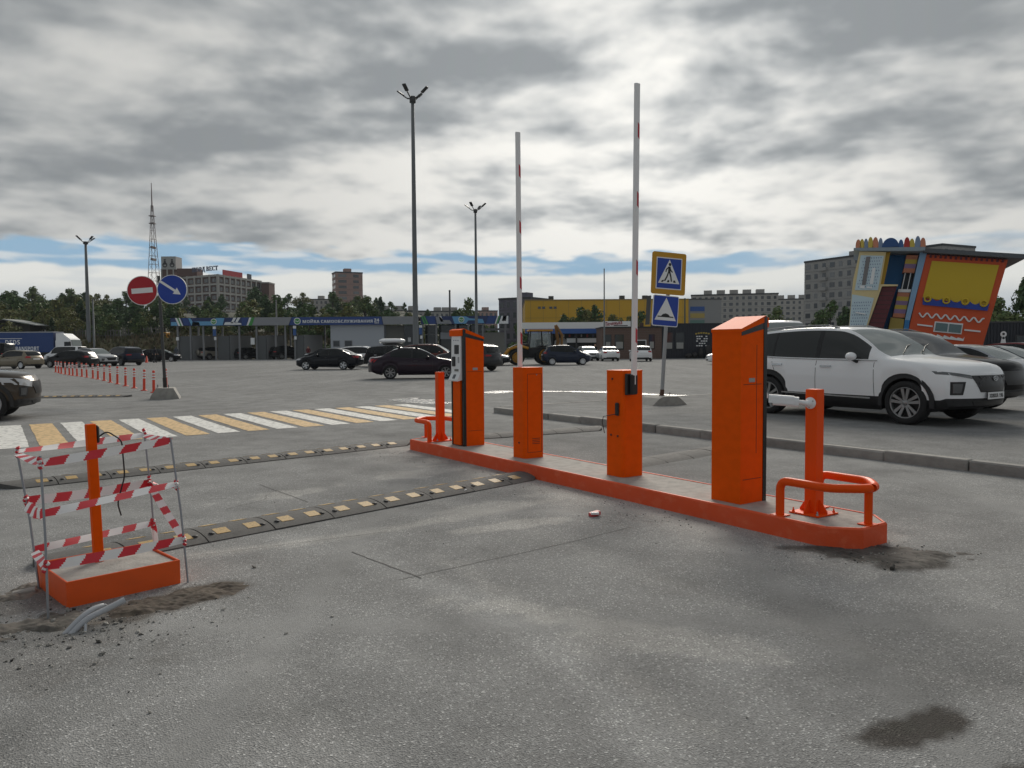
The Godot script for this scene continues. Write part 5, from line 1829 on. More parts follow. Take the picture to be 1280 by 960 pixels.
	make_car("silver_crossover", "silver white crossover nose to the camera behind the orange posts", "car", suv_details(shape_suv(4.5, 1.62, 1.82), false), Vector3(-37.6, 0, -69.5), deg_to_rad(28.0), 1, paint("paint_pearl", 0.55, 0.56, 0.57, 0.1))
	var nav := make_car("navy_suv", "navy SUV seen from its tail beside the truck cab", "car", suv_details(shape_suv(4.7, 1.75, 1.88), false), Vector3(-36.5, 0, -72.0), deg_to_rad(212.0), 1, paint("paint_navy_suv", 0.008, 0.013, 0.032))
	make_car("black_minibus", "black van behind the beige estate at the far left", "van", shape_van(5.3, 2.25, 1.95), Vector3(-52.0, 0, -76.0), deg_to_rad(185.0), 1, mats["paint_black"])
	make_car("white_van", "white van standing before the blue truck trailer", "van", shape_van(4.9, 1.95, 1.9), Vector3(-54.0, 0, -93.0), deg_to_rad(190.0), 1, white)
	make_car("white_small_car", "small white car beside the dark hatchback left of the car wash", "car", shape_hatch(4.1, 1.48, 1.72), Vector3(-45.2, 0, -95.0), deg_to_rad(170.0), 1, white)
	make_car("black_hatchback", "black hatchback parked beside the car wash behind the walking person", "car", shape_hatch(4.5, 1.55, 1.76), Vector3(-42.4, 0, -93.0), deg_to_rad(-8.0), 1, mats["paint_black"], {"rim": mats["rim_silver"]})
	# --- in the wash bays
	var off := make_car("offroad_car", "pale off-road car with a spare wheel on its tail in the first bay", "car", suv_details(shape_suv(4.5, 1.85, 1.85), false), Vector3(-41.2, 0, -106.5), deg_to_rad(-50.0), 1, paint("paint_sand", 0.26, 0.24, 0.20, 0.2))
	var sp := mb()
	lathe(sp, V2([0.0, -0.12, 0.33, -0.12, 0.38, -0.06, 0.38, 0.06, 0.33, 0.12, 0.0, 0.13]), 20, Transform3D(Basis(Vector3.BACK, PI / 2), Vector3(-2.40, 1.02, 0)))
	obj("spare_wheel", sp, mats["paint_sand"], off)
	make_car("wash_bay_car", "black car with its tail towards us in the second wash bay", "car", suv_details(shape_suv(4.5, 1.66, 1.84), false), Vector3(-36.2, 0, -106.5), deg_to_rad(-48.0), 1, mats["paint_black"])
	make_car("wash_bay_suv", "large black SUV in the third wash bay", "car", suv_details(shape_suv(4.9, 1.86, 1.95), false), Vector3(-31.0, 0, -106.0), deg_to_rad(-48.0), 1, mats["paint_black"])
	make_car("hidden_dark_car", "dark car roof showing behind the black sedan near the person in red", "car", shape_hatch(4.4, 1.5, 1.76), Vector3(-22.6, 0, -92.0), deg_to_rad(175.0), 1, mats["paint_charcoal"])

func dress_suv(o: Node3D, p: Dictionary) -> void:
	var L2: float = p.L * 0.5
	# chrome lattice of the grille
	var g: Node = o.get_node("grille")
	var fx := L2 + 0.024
	var lat := mb()
	for k in 9:
		for dirn in [1.0, -1.0]:
			var z0 := -0.55 + k * 0.135
			var z1: float = z0 + dirn * 0.14
			for h in 2:
				var ya := 0.59 + h * 0.12
				var yb := ya + 0.11
				if absf(z0) < 0.50 - (0.81 - ya) * 0.55 and absf(z1) < 0.50 - (0.81 - yb) * 0.55:
					var xa := fx - 0.30 * pow(absf(z0) / 0.945, 2.3) - absf(ya - 0.66) * 0.05
					var xb := fx - 0.30 * pow(absf(z1) / 0.945, 2.3) - absf(yb - 0.66) * 0.05
					tube(lat, [Vector3(xa, ya, z0), Vector3(xb, yb, z1)], 0.006, 5)
	obj("grille_lattice", lat, mat("lattice", 0.10, 0.10, 0.105, 0.3, 0.7), g)
	# oval emblem with a slanting letter
	var em := mb()
	var ring := []
	for k in 25:
		var a := TAU * k / 24.0
		ring.append(Vector3(fx + 0.012, 0.775 + sin(a) * 0.036, cos(a) * 0.066))
	tube(em, ring, 0.007, 6, false)
	tube(em, [Vector3(fx + 0.012, 0.745, 0.036), Vector3(fx + 0.012, 0.805, 0.022)], 0.007, 6)
	tube(em, [Vector3(fx + 0.012, 0.745, -0.022), Vector3(fx + 0.012, 0.805, -0.036)], 0.007, 6)
	tube(em, [Vector3(fx + 0.012, 0.768, 0.028), Vector3(fx + 0.012, 0.782, -0.028)], 0.006, 6)
	obj("emblem", em, mats["handle_chrome"], g)
	plate(o, Vector3(L2 + 0.045, 0.50, 0), PI / 2, "Х880ХА 196", mats["sign_black"])
	for sg in [1.0, -1.0]:
		var tr := mb()
		var pts := []
		for e in 9:
			var sv: float = lerpf(1.45, 4.35, e / 8.0)
			var q: Array = car_rows(p, sv)
			pts.append(car_point(p, sv, sg * (q[6].x + 0.004), q[6].y + 0.012))
		tube(tr, pts, 0.010, 5)
		obj("window_trim", tr, mats["handle_chrome"], o)
	for sg in [0.25, -0.35]:
		var wi := mb()
		tube(wi, [Vector3(L2 - 1.34, 1.20, sg), Vector3(L2 - 1.46, 1.30, sg - 0.28), Vector3(L2 - 1.55, 1.335, sg - 0.55)], 0.010, 5)
		obj("wiper", wi, mats["black_plastic"], o)
	var ant := mb()
	prism(ant, V2([-0.07, 0.0, 0.07, 0.0, -0.05, 0.06]), 0.03, Transform3D(Basis.IDENTITY, Vector3(-1.6, 1.61, -0.015)))
	obj("aerial", ant, mats["paint_white"], o)

# ---------------------------------------------------------------- buildings
var win_mesh: Mesh = null

func panel_block(called: String, label: String, at: Vector3, yaw: float, w: float, d: float, h: float, wall: Material, floors: int, cols: int, single: bool, roof_bits := 3, group := "") -> Node3D:
	# at: middle of the front face on the ground; the block runs back from it
	var o := thing(called, label, "building", at, yaw, group)
	part_box("wall", Vector3(0, h / 2 - 2, -d / 2), Vector3(w, h + 4, d), wall, o)
	part_box("roof", Vector3(0, h + 0.3, -d / 2), Vector3(w + 0.3, 0.6, d + 0.3), mats["roof_dark"], o)
	for k in roof_bits:
		var x := lerpf(-w * 0.38, w * 0.38, (k + 0.5) / roof_bits)
		part_box("lift_house", Vector3(x, h + 1.3, -d * 0.5), Vector3(3.4, 2.4, 4.0), wall, o)
	if win_mesh == null:
		var st := mb()
		box(st, Vector3.ZERO, Vector3(1, 1, 0.12))
		st.generate_normals()
		win_mesh = st.commit()
	var fh := h / floors
	var cw := w / cols
	var joined := mb()
	for f in floors:
		for c in cols:
			var p := Vector3(-w / 2 + (c + 0.5) * cw, (f + 0.5) * fh, 0.0)
			var ww := cw * (0.42 if c % 3 else 0.6)
			if single:
				var wi := inst("window", win_mesh, mats["pane_far"] if (f * 7 + c * 5) % 4 else mats["pane_pale"], o, Transform3D(Basis.from_scale(Vector3(ww, fh * 0.5, 1)), p))
				if c % 4 == 2 and f > 0:
					part_box("balcony", p + Vector3(0, -fh * 0.36, 0.5), Vector3(cw * 0.86, fh * 0.34, 1.0), wall, o)
			else:
				box(joined, p, Vector3(ww, fh * 0.5, 0.12))
	var cs := maxi(2, int(d / cw))
	for f in floors:
		for c in cs:
			for sg in [-1.0, 1.0]:
				box(joined, Vector3(sg * w / 2, (f + 0.5) * fh, -(c + 0.5) * d / cs), Vector3(0.12, fh * 0.5, cw * 0.42))
	var j := obj("windows", joined, mats["pane_far"], o)
	j.set_meta("kind", "stuff")
	var lines := mb()
	for f in floors:
		box(lines, Vector3(0, f * fh, 0.0), Vector3(w, 0.08, 0.06))
		for sg in [-1.0, 1.0]:
			box(lines, Vector3(sg * w / 2, f * fh, -d / 2), Vector3(0.06, 0.08, d))
	obj("panel_joint", lines, mats["roof_dark"], o).set_meta("kind", "stuff")
	return o

func make_car_wash() -> void:
	var D := -104.0
	var o := thing("car_wash", "long self service car wash with blue fascia and open bays", "car wash", Vector3(0, 0, D))
	var px := func(x: float) -> float: return (x - 640.0) / 9.23
	var fb := 4.62
	var ft := 5.70
	var steel := mat("wash_grey", 0.20, 0.205, 0.215, 0.6)
	var dk: Material = mats["roof_dark"]
	# roof slabs
	part_box("roof", Vector3((px.call(216) + px.call(525)) / 2, 5.5, -4.0), Vector3(px.call(525) - px.call(216), 0.30, 7.6), dk, o)
	part_box("roof", Vector3((px.call(526) + px.call(637)) / 2, 5.5, -4.0), Vector3(px.call(637) - px.call(526), 0.30, 7.6), dk, o)
	var slab := func(called: String, pts: Array, m: Material, z: float) -> void:
		var st := mb()
		var poly := PackedVector2Array()
		for k in range(0, pts.size(), 2): poly.append(Vector2(px.call(pts[k]), lerpf(fb, ft, pts[k + 1])))
		prism(st, poly, 0.05, Transform3D(Basis.IDENTITY, Vector3(0, 0, z)))
		obj(called, st, m, o)
	var blue := mat("fascia_blue", 0.016, 0.055, 0.22, 0.45)
	var deep := mat("fascia_deep", 0.010, 0.030, 0.12, 0.45)
	var sky := mat("fascia_sky", 0.13, 0.36, 0.60, 0.45)
	var grn := mat("fascia_green", 0.06, 0.30, 0.07, 0.45)
	var wht := mat("fascia_white", 0.78, 0.80, 0.81, 0.5)
	var gry := mat("fascia_grey", 0.26, 0.27, 0.29, 0.5)
	slab.call("fascia", [215, 0, 524, 0, 524, 1, 215, 1], deep, 0.0)
	slab.call("fascia", [527, 0, 637, 0, 637, 1, 527, 1], deep, 0.0)
	for s in [[[216, 0.05, 224, 0.05, 222.5, 0.5, 216, 0.5], sky], [[225, 0, 227.5, 0, 223.5, 1, 221, 1], wht], [[227.5, 0, 229.3, 0, 225.3, 1, 223.5, 1], grn], [[229.3, 0, 231, 0, 227, 1, 225.3, 1], wht], [[232, 0.1, 240, 0.05, 237, 1, 230, 1], blue],
		[[241, 0.05, 280, 0.05, 282.5, 0.95, 272, 0.95, 268, 0.55, 250, 0.55, 243, 0.5, 240, 0.95, 237.5, 0.95], sky], [[241.5, 0.05, 252, 0.05, 251, 0.45, 243, 0.5], wht], [[281.5, 0.1, 303.5, 0.1, 303, 0.3, 292, 0.45, 283.5, 0.42], wht], [[290, 0.3, 293, 0.3, 297.5, 1, 294, 1], wht], [[295, 0.3, 298, 0.3, 302.5, 1, 299, 1], wht],
		[[304, 0, 309.5, 0, 312.5, 1, 304, 1], blue], [[310, 0, 312.2, 0, 316.2, 1, 313.5, 1], wht], [[312.2, 0, 314.2, 0, 318, 1, 316.2, 1], grn], [[314.4, 0, 316.4, 0, 320.2, 1, 318.2, 1], grn], [[316.6, 0, 362, 0, 366, 1, 320.4, 1], gry], [[363, 0, 479.5, 0, 477.5, 1, 367, 1], blue], [[480.5, 0, 524, 0, 524, 1, 478.5, 1], gry],
		[[534.5, 0, 536.5, 0, 532, 1, 530, 1], grn], [[531.5, 0, 533.3, 0, 528.8, 1, 527, 1], grn], [[537.5, 0, 545, 0, 545, 1, 533, 1], blue], [[547, 0.05, 566, 0.05, 563, 0.5, 555, 0.5, 551, 0.95, 545.5, 0.95], gry], [[552, 0.3, 555, 0.3, 552.5, 1, 549, 1], wht], [[569, 0.05, 583, 0.05, 586, 0.45, 598, 0.45, 598, 0.1, 606, 0.1, 604, 0.6, 588, 0.7, 583, 0.95, 566, 0.95], sky], [[608, 0, 618, 0, 621.5, 1, 611, 1], blue], [[619, 0, 620.6, 0, 624, 1, 622.4, 1], wht], [[621, 0, 622.6, 0, 626, 1, 624.4, 1], grn], [[624, 0, 636, 0, 636, 1, 627.5, 1], wht], [[628, 0.35, 633, 0.35, 634, 1, 629.5, 1], blue]]:
		slab.call("fascia_panel", s[0], s[1], 0.056)
	for c in [[269.2, 0.52, 0.40], [373.2, 0.5, 0.46], [577.5, 0.55, 0.40]]:
		var st := mb()
		prism(st, disc(c[2], 28), 0.03, Transform3D(Basis.IDENTITY, Vector3(px.call(c[0]), lerpf(fb, ft, c[1]), 0.11)))
		var e := obj("emblem", st, wht, o)
		var s2 := mb()
		prism(s2, disc(c[2] * 0.78, 28), 0.02, Transform3D(Basis.IDENTITY, Vector3(px.call(c[0]), lerpf(fb, ft, c[1]), 0.142)))
		obj("emblem_disc", s2, grn, e)
		var s3 := mb()
		var w := PackedVector2Array()
		for k in 13:
			w.append(Vector2(lerpf(-0.62, 0.62, k / 12.0), 0.12 * sin(k * 0.7)) * c[2])
		for k in 13:
			w.append(Vector2(lerpf(0.62, -0.62, k / 12.0), -0.22 + 0.12 * sin((12 - k) * 0.7)) * c[2])
		prism(s3, w, 0.02, Transform3D(Basis.IDENTITY, Vector3(px.call(c[0]), lerpf(fb, ft, c[1]) + 0.03, 0.166)))
		obj("emblem_wave", s3, wht, e)
	words("lettering", "МОЙКА САМООБСЛУЖИВАНИЯ", 0.52, px.call(467) - px.call(380), wht, o, Transform3D(Basis.IDENTITY, Vector3(px.call(423.5), 5.16, 0.13)), false, 0.05)
	words("lettering", "24", 0.42, 0.72, wht, o, Transform3D(Basis.IDENTITY, Vector3(px.call(472), 5.22, 0.13)), false, 0.05)
	words("lettering", "часа", 0.16, 0.6, wht, o, Transform3D(Basis.IDENTITY, Vector3(px.call(472), 4.86, 0.13)), false, 0.05)
	# columns
	for x in [222.5, 238.5, 254.5, 270, 299.5, 321, 345, 357, 369, 517.5, 528.5, 546, 570, 586, 604, 632]:
		part_box("column", Vector3(px.call(x), 2.3, -0.3), Vector3(0.22, 4.65, 0.22), steel, o)
	for x in [222.5, 254.5, 299.5, 345, 391, 546, 604]:
		part_box("column", Vector3(px.call(x), 2.3, -7.2), Vector3(0.22, 4.65, 0.22), steel, o)
	# bay walls: a nose and a longer pale screen running back
	var wa := mat("bay_wall", 0.11, 0.117, 0.12, 0.8)
	var wb := mat("bay_wall_pale", 0.26, 0.265, 0.27, 0.8)
	for b in [[223.5, 239, 253], [272, 286.5, 299], [320, 332.5, 344.5], [367.5, 379.5, 391]]:
		part_box("bay_wall", Vector3((px.call(b[0]) + px.call(b[1])) / 2, 1.62, -0.5), Vector3(px.call(b[1]) - px.call(b[0]), 3.25, 0.35), wa, o)
		var l := Vector2(px.call(b[1]), -0.55)
		var r := Vector2(px.call(b[2]) + 0.25, -4.5)
		part_box("bay_screen", Vector3((l.x + r.x) / 2, 1.66, (l.y + r.y) / 2), Vector3((r - l).length(), 3.32, 0.14), wb, o, 0.0, Basis(Vector3.UP, -atan2(r.y - l.y, r.x - l.x)))
	part_box("bay_gate", Vector3(px.call(309), 1.3, -7.0), Vector3(1.9, 2.6, 0.12), mat("gate_dark", 0.02, 0.025, 0.035, 0.6), o)
	part_box("bay_gate", Vector3(px.call(261), 1.3, -7.0), Vector3(1.5, 2.6, 0.12), mats["gate_dark"], o)
	for x in [269.5, 369.5, 526.5]:
		part_box("price_sign", Vector3(px.call(x), 3.7, 0.05), Vector3(0.42, 0.9, 0.06), mat("price_blue", 0.03, 0.10, 0.30, 0.5), o)
		part_box("price_sign", Vector3(px.call(x), 4.35, 0.05), Vector3(0.42, 0.34, 0.06), wht, o)
		part_box("price_sign", Vector3(px.call(x) + 0.1, 2.9, 0.05), Vector3(0.3, 0.42, 0.06), wht, o)
	part_box("control_box", Vector3(px.call(223.5), 2.9, 0.05), Vector3(0.32, 0.45, 0.2), wht, o)
	part_box("control_box", Vector3(px.call(317), 2.5, 0.05), Vector3(0.5, 0.9, 0.2), wht, o)
	# service building and glazed waiting room
	var pale := mat("wash_pale", 0.42, 0.45, 0.49, 0.6)
	part_box("service_room", Vector3((px.call(413) + px.call(480)) / 2, 2.31, -3.5), Vector3(px.call(480) - px.call(413), 4.62, 6.0), pale, o)
	for x in [[416, 424.5], [430.5, 440]]:
		var f := part_box("window", Vector3((px.call(x[0]) + px.call(x[1])) / 2, 2.1, -0.48), Vector3(px.call(x[1]) - px.call(x[0]), 0.85, 0.06), steel, o)
		part_box("pane", Vector3((px.call(x[0]) + px.call(x[1])) / 2, 2.1, -0.445), Vector3(px.call(x[1]) - px.call(x[0]) - 0.16, 0.69, 0.03), mats["pane_far"], f)
	part_box("side_wall", Vector3(px.call(491.5), 2.3, -2.6), Vector3(2.6, 4.6, 0.2), mat("wash_sand", 0.235, 0.235, 0.215, 0.7), o, 0.0, Basis(Vector3.UP, 0.25))
	part_box("glass_wall", Vector3((px.call(503) + px.call(525)) / 2, 2.3, -2.4), Vector3(px.call(525) - px.call(503), 4.6, 0.12), mats["pane_dark"], o)
	part_box("notice", Vector3(px.call(509.5), 2.6, -2.3), Vector3(0.4, 0.6, 0.04), wht, o)
	for x in [[529, 545], [547, 569], [571, 585], [587, 603]]:
		part_box("glass_wall", Vector3((px.call(x[0]) + px.call(x[1])) / 2, 2.3, -3.0), Vector3(px.call(x[1]) - px.call(x[0]), 4.6, 0.10), mats["pane_dark"], o)
		part_box("transom", Vector3((px.call(x[0]) + px.call(x[1])) / 2, 3.3, -2.92), Vector3(px.call(x[1]) - px.call(x[0]), 0.12, 0.06), steel, o)
	part_box("low_wall", Vector3(px.call(557), 3.1, -2.85), Vector3(1.8, 0.9, 0.1), pale, o)
	part_box("pale_wall", Vector3(px.call(619), 1.75, -1.6), Vector3(px.call(633) - px.call(605), 3.5, 0.2), mats["wash_sand"], o)
	part_box("beam", Vector3(px.call(619), 3.9, -1.2), Vector3(px.call(636) - px.call(602), 0.3, 0.3), steel, o)

func make_shops() -> void:
	# open filling-kiosk roof with white and blue edge
	var k := thing("canopy", "flat canopy with white and blue edge behind the blue minivan", "canopy", Vector3(6.6, 0, -97.0))
	part_box("white_edge", Vector3(0, 4.13, 0), Vector3(10.6, 0.80, 0.4), mat("canopy_white", 0.80, 0.81, 0.81, 0.5), k)
	part_box("blue_edge", Vector3(0.2, 3.42, 0.05), Vector3(10.2, 0.60, 0.4), mat("canopy_blue", 0.03, 0.11, 0.36, 0.45), k)
	part_box("roof", Vector3(0, 4.4, -5.0), Vector3(10.4, 0.25, 9.6), mats["roof_dark"], k)
	for x in [-4.6, -1.5, 1.6, 4.9]:
		part_box("column", Vector3(x, 1.6, -0.4), Vector3(0.2, 3.2, 0.2), mats["pole_dark"], k)
	part_box("back_wall", Vector3(0, 1.7, -8.5), Vector3(10.2, 3.4, 0.2), mat("canopy_dark", 0.02, 0.022, 0.024, 0.8), k)
	part_box("counter", Vector3(2.6, 2.25, -1.0), Vector3(4.4, 0.55, 0.5), mats["canopy_white"], k)
	part_box("counter_front", Vector3(2.6, 1.0, -1.1), Vector3(4.2, 1.9, 0.3), mats["canopy_dark"], k)
	for x in range(9):
		part_box("hanging_ware", Vector3(-2.2 + x * 0.75, 2.85, -1.2), Vector3(0.16 + 0.05 * (x % 3), 0.30 + 0.08 * (x % 2), 0.1), mat("ware_%d" % (x % 3), [0.4, 0.3, 0.05][x % 3], [0.4, 0.04, 0.06][x % 3], [0.38, 0.04, 0.12][x % 3], 0.6), k)
	part_box("white_tank", Vector3(-0.3, 1.9, -1.6), Vector3(1.6, 1.4, 1.0), mat("tank", 0.42, 0.43, 0.43, 0.5), k, 0.4)
	# brick shop
	var b := thing("brick_shop", "low brown brick shop with white script sign on its roof edge", "shop", Vector3(13.9, 0, -89.0))
	part_box("wall", Vector3(0, 1.8, -3), Vector3(6.9, 3.6, 6), mineral("shop_brick", 0.18, 0.115, 0.09, 0.9, 0.5, mats_tex["conc"], null), b)
	part_box("roof", Vector3(0, 3.66, -3), Vector3(7.1, 0.14, 6.3), mats["roof_dark"], b)
	# courses of brickwork seen as fine ribs
	var cr := mb()
	for y in 17:
		box(cr, Vector3(0, 0.15 + y * 0.2, 0.012), Vector3(6.88, 0.02, 0.02))
	obj("brick_course", cr, mat("mortar", 0.20, 0.17, 0.15, 0.9), b).set_meta("kind", "stuff")
	part_box("sign_board", Vector3(-1.75, 4.05, 0.1), Vector3(3.2, 0.62, 0.08), mats["canopy_white"], b)
	words("lettering", "Печенька", 0.46, 1.9, mat("script_red", 0.30, 0.03, 0.05, 0.5), b, Transform3D(Basis(Vector3.BACK, 0.12), Vector3(-2.1, 4.14, 0.16)), false, 0.03)
	part_box("underline", Vector3(-1.3, 3.86, 0.155), Vector3(1.6, 0.09, 0.02), mats["sign_black"], b)
	for w in [[-2.75, 0.75], [-1.45, 1.05], [2.3, 0.7]]:
		var f := part_box("window", Vector3(w[0], 1.95, 0.02), Vector3(w[1], 1.75, 0.08), mats["roof_dark"], b)
		part_box("pane", Vector3(w[0], 1.95, 0.07), Vector3(w[1] - 0.12, 1.62, 0.02), mats["pane_dark"], f)
		part_box("poster", Vector3(w[0], 1.6, 0.085), Vector3(w[1] - 0.25, 0.75, 0.01), mat("poster_pale", 0.34, 0.34, 0.32, 0.6), f)
	var dr := part_box("door", Vector3(1.05, 1.1, 0.02), Vector3(1.25, 2.2, 0.08), mats["canopy_white"], b)
	part_box("door_leaf", Vector3(1.05, 1.08, 0.07), Vector3(1.05, 2.05, 0.03), mat("door_dark", 0.02, 0.018, 0.016, 0.6), dr)
	part_box("handle", Vector3(1.45, 1.1, 0.1), Vector3(0.04, 0.3, 0.04), mats["steel"], dr)
	for x in [-0.6, 0.3, 1.2, 2.4, 3.1]:
		part_box("roof_letter_frame", Vector3(x, 3.95, -0.2), Vector3(0.4, 0.45, 0.05), mat("frame_rust", 0.08, 0.05, 0.04, 0.8), b)
	# dark container shop
	var c := thing("dark_shop", "long dark blue grey container shop with painted lettering beside the brick shop", "shop", Vector3(25.0, 0, -89.5))
	var dm := mat("dark_steel", 0.016, 0.020, 0.030, 0.55)
	part_box("wall", Vector3(0, 2.0, -3), Vector3(15.2, 4.0, 6), dm, c)
	part_box("roof", Vector3(0, 4.04, -3), Vector3(15.3, 0.1, 6.2), mats["roof_dark"], c)
	for i in 50:
		part_box("rib", Vector3(-7.4 + i * 0.302, 2.1, 0.02), Vector3(0.10, 3.7, 0.06), dm, c)
	for w in [-6.75, -5.45]:
		var f := part_box("window", Vector3(w, 2.05, 0.05), Vector3(1.05, 2.0, 0.10), mats["roof_dark"], c)
		part_box("pane", Vector3(w, 2.05, 0.11), Vector3(0.93, 1.88, 0.02), mats["pane_dark"], f)
		part_box("poster", Vector3(w, 1.5, 0.125), Vector3(0.8, 0.7, 0.01), mats["poster_pale"], f)
	var let := mb()
	for y in 5:
		for x in 5:
			if (x + y) % 4 != 3:
				box(let, Vector3(-3.45 + x * 0.27 + 0.06 * (y % 2), 2.55 - y * 0.27, 0.08), Vector3(0.20, 0.13, 0.02))
	obj("painted_lines", let, mats["canopy_white"], c)
	var yl := mb()
	for x in 6:
		box(yl, Vector3(-3.55 + x * 0.29, 2.86 + 0.10 * sin(x * 0.62), 0.08), Vector3(0.22, 0.16, 0.02))
	obj("painted_arch", yl, mat("paint_yellow", 0.45, 0.33, 0.05, 0.6), c)
	for m in [[-3.9, 0.7, 0.5], [-3.2, 1.2, 0.45], [-2.4, 1.5, 0.55], [-4.6, 0.6, 0.6]]:
		var st := mb()
		ball(st, Vector3(m[0], m[1] * 0.5, 0.9), Vector3(m[2] * 0.7, m[1] * 0.55, 0.4), 8)
		var tg := obj("sculpture", st, mat("scrap_metal", 0.03, 0.028, 0.027, 0.6, 0.3))
		tg.position = Vector3(25.0, 0, -89.5)
		tag(tg, "dark lumpy %s standing before the dark container shop" % {0.7: "low bundle", 1.2: "waist high pile", 1.5: "tall twisted figure", 0.6: "small heap at the left"}[m[1]], "sculpture")
	# container at the right edge
	var r := thing("corner_shop", "dark blue ribbed container with a white emblem at the right edge", "shop", Vector3(38.2, 0, -56.5), -0.10)
	part_box("wall", Vector3(0, 1.5, -3), Vector3(9.0, 3.0, 6), dm, r)
	part_box("roof", Vector3(0, 3.05, -3), Vector3(9.1, 0.10, 6.2), mats["pole_dark"], r)
	for i in 40:
		part_box("rib", Vector3(-4.4 + i * 0.225, 1.5, 0.02), Vector3(0.08, 2.9, 0.06), dm, r)
	var em := mb()
	prism(em, disc(0.22, 20), 0.02, Transform3D(Basis.IDENTITY, Vector3(-2.0, 2.15, 0.06)))
	prism(em, V2([-0.10, -0.1, 0.10, -0.1, 0.20, -0.62, -0.20, -0.62]), 0.02, Transform3D(Basis.IDENTITY, Vector3(-2.0, 2.07, 0.06)))
	prism(em, disc(0.25, 20), 0.02, Transform3D(Basis.IDENTITY, Vector3(-2.0, 1.24, 0.06)))
	var eo := obj("emblem", em, mats["canopy_white"], r)
	var ei := mb()
	prism(ei, disc(0.09, 14), 0.02, Transform3D(Basis.IDENTITY, Vector3(-2.0, 2.17, 0.075)))
	prism(ei, disc(0.09, 14), 0.02, Transform3D(Basis.IDENTITY, Vector3(-2.0, 1.87, 0.075)))
	obj("emblem_hole", ei, dm, eo)
	words("lettering", "КОФЕЙНЯ", 0.24, 1.15, mats["canopy_white"], r, Transform3D(Basis.IDENTITY, Vector3(-2.0, 0.85, 0.065)), false, 0.02)
	var rd := part_box("door", Vector3(-0.7, 1.05, 0.04), Vector3(1.0, 2.1, 0.10), mats["roof_dark"], r)
	part_box("pane", Vector3(-0.7, 1.2, 0.1), Vector3(0.8, 1.6, 0.03), mats["pane_dark"], rd)

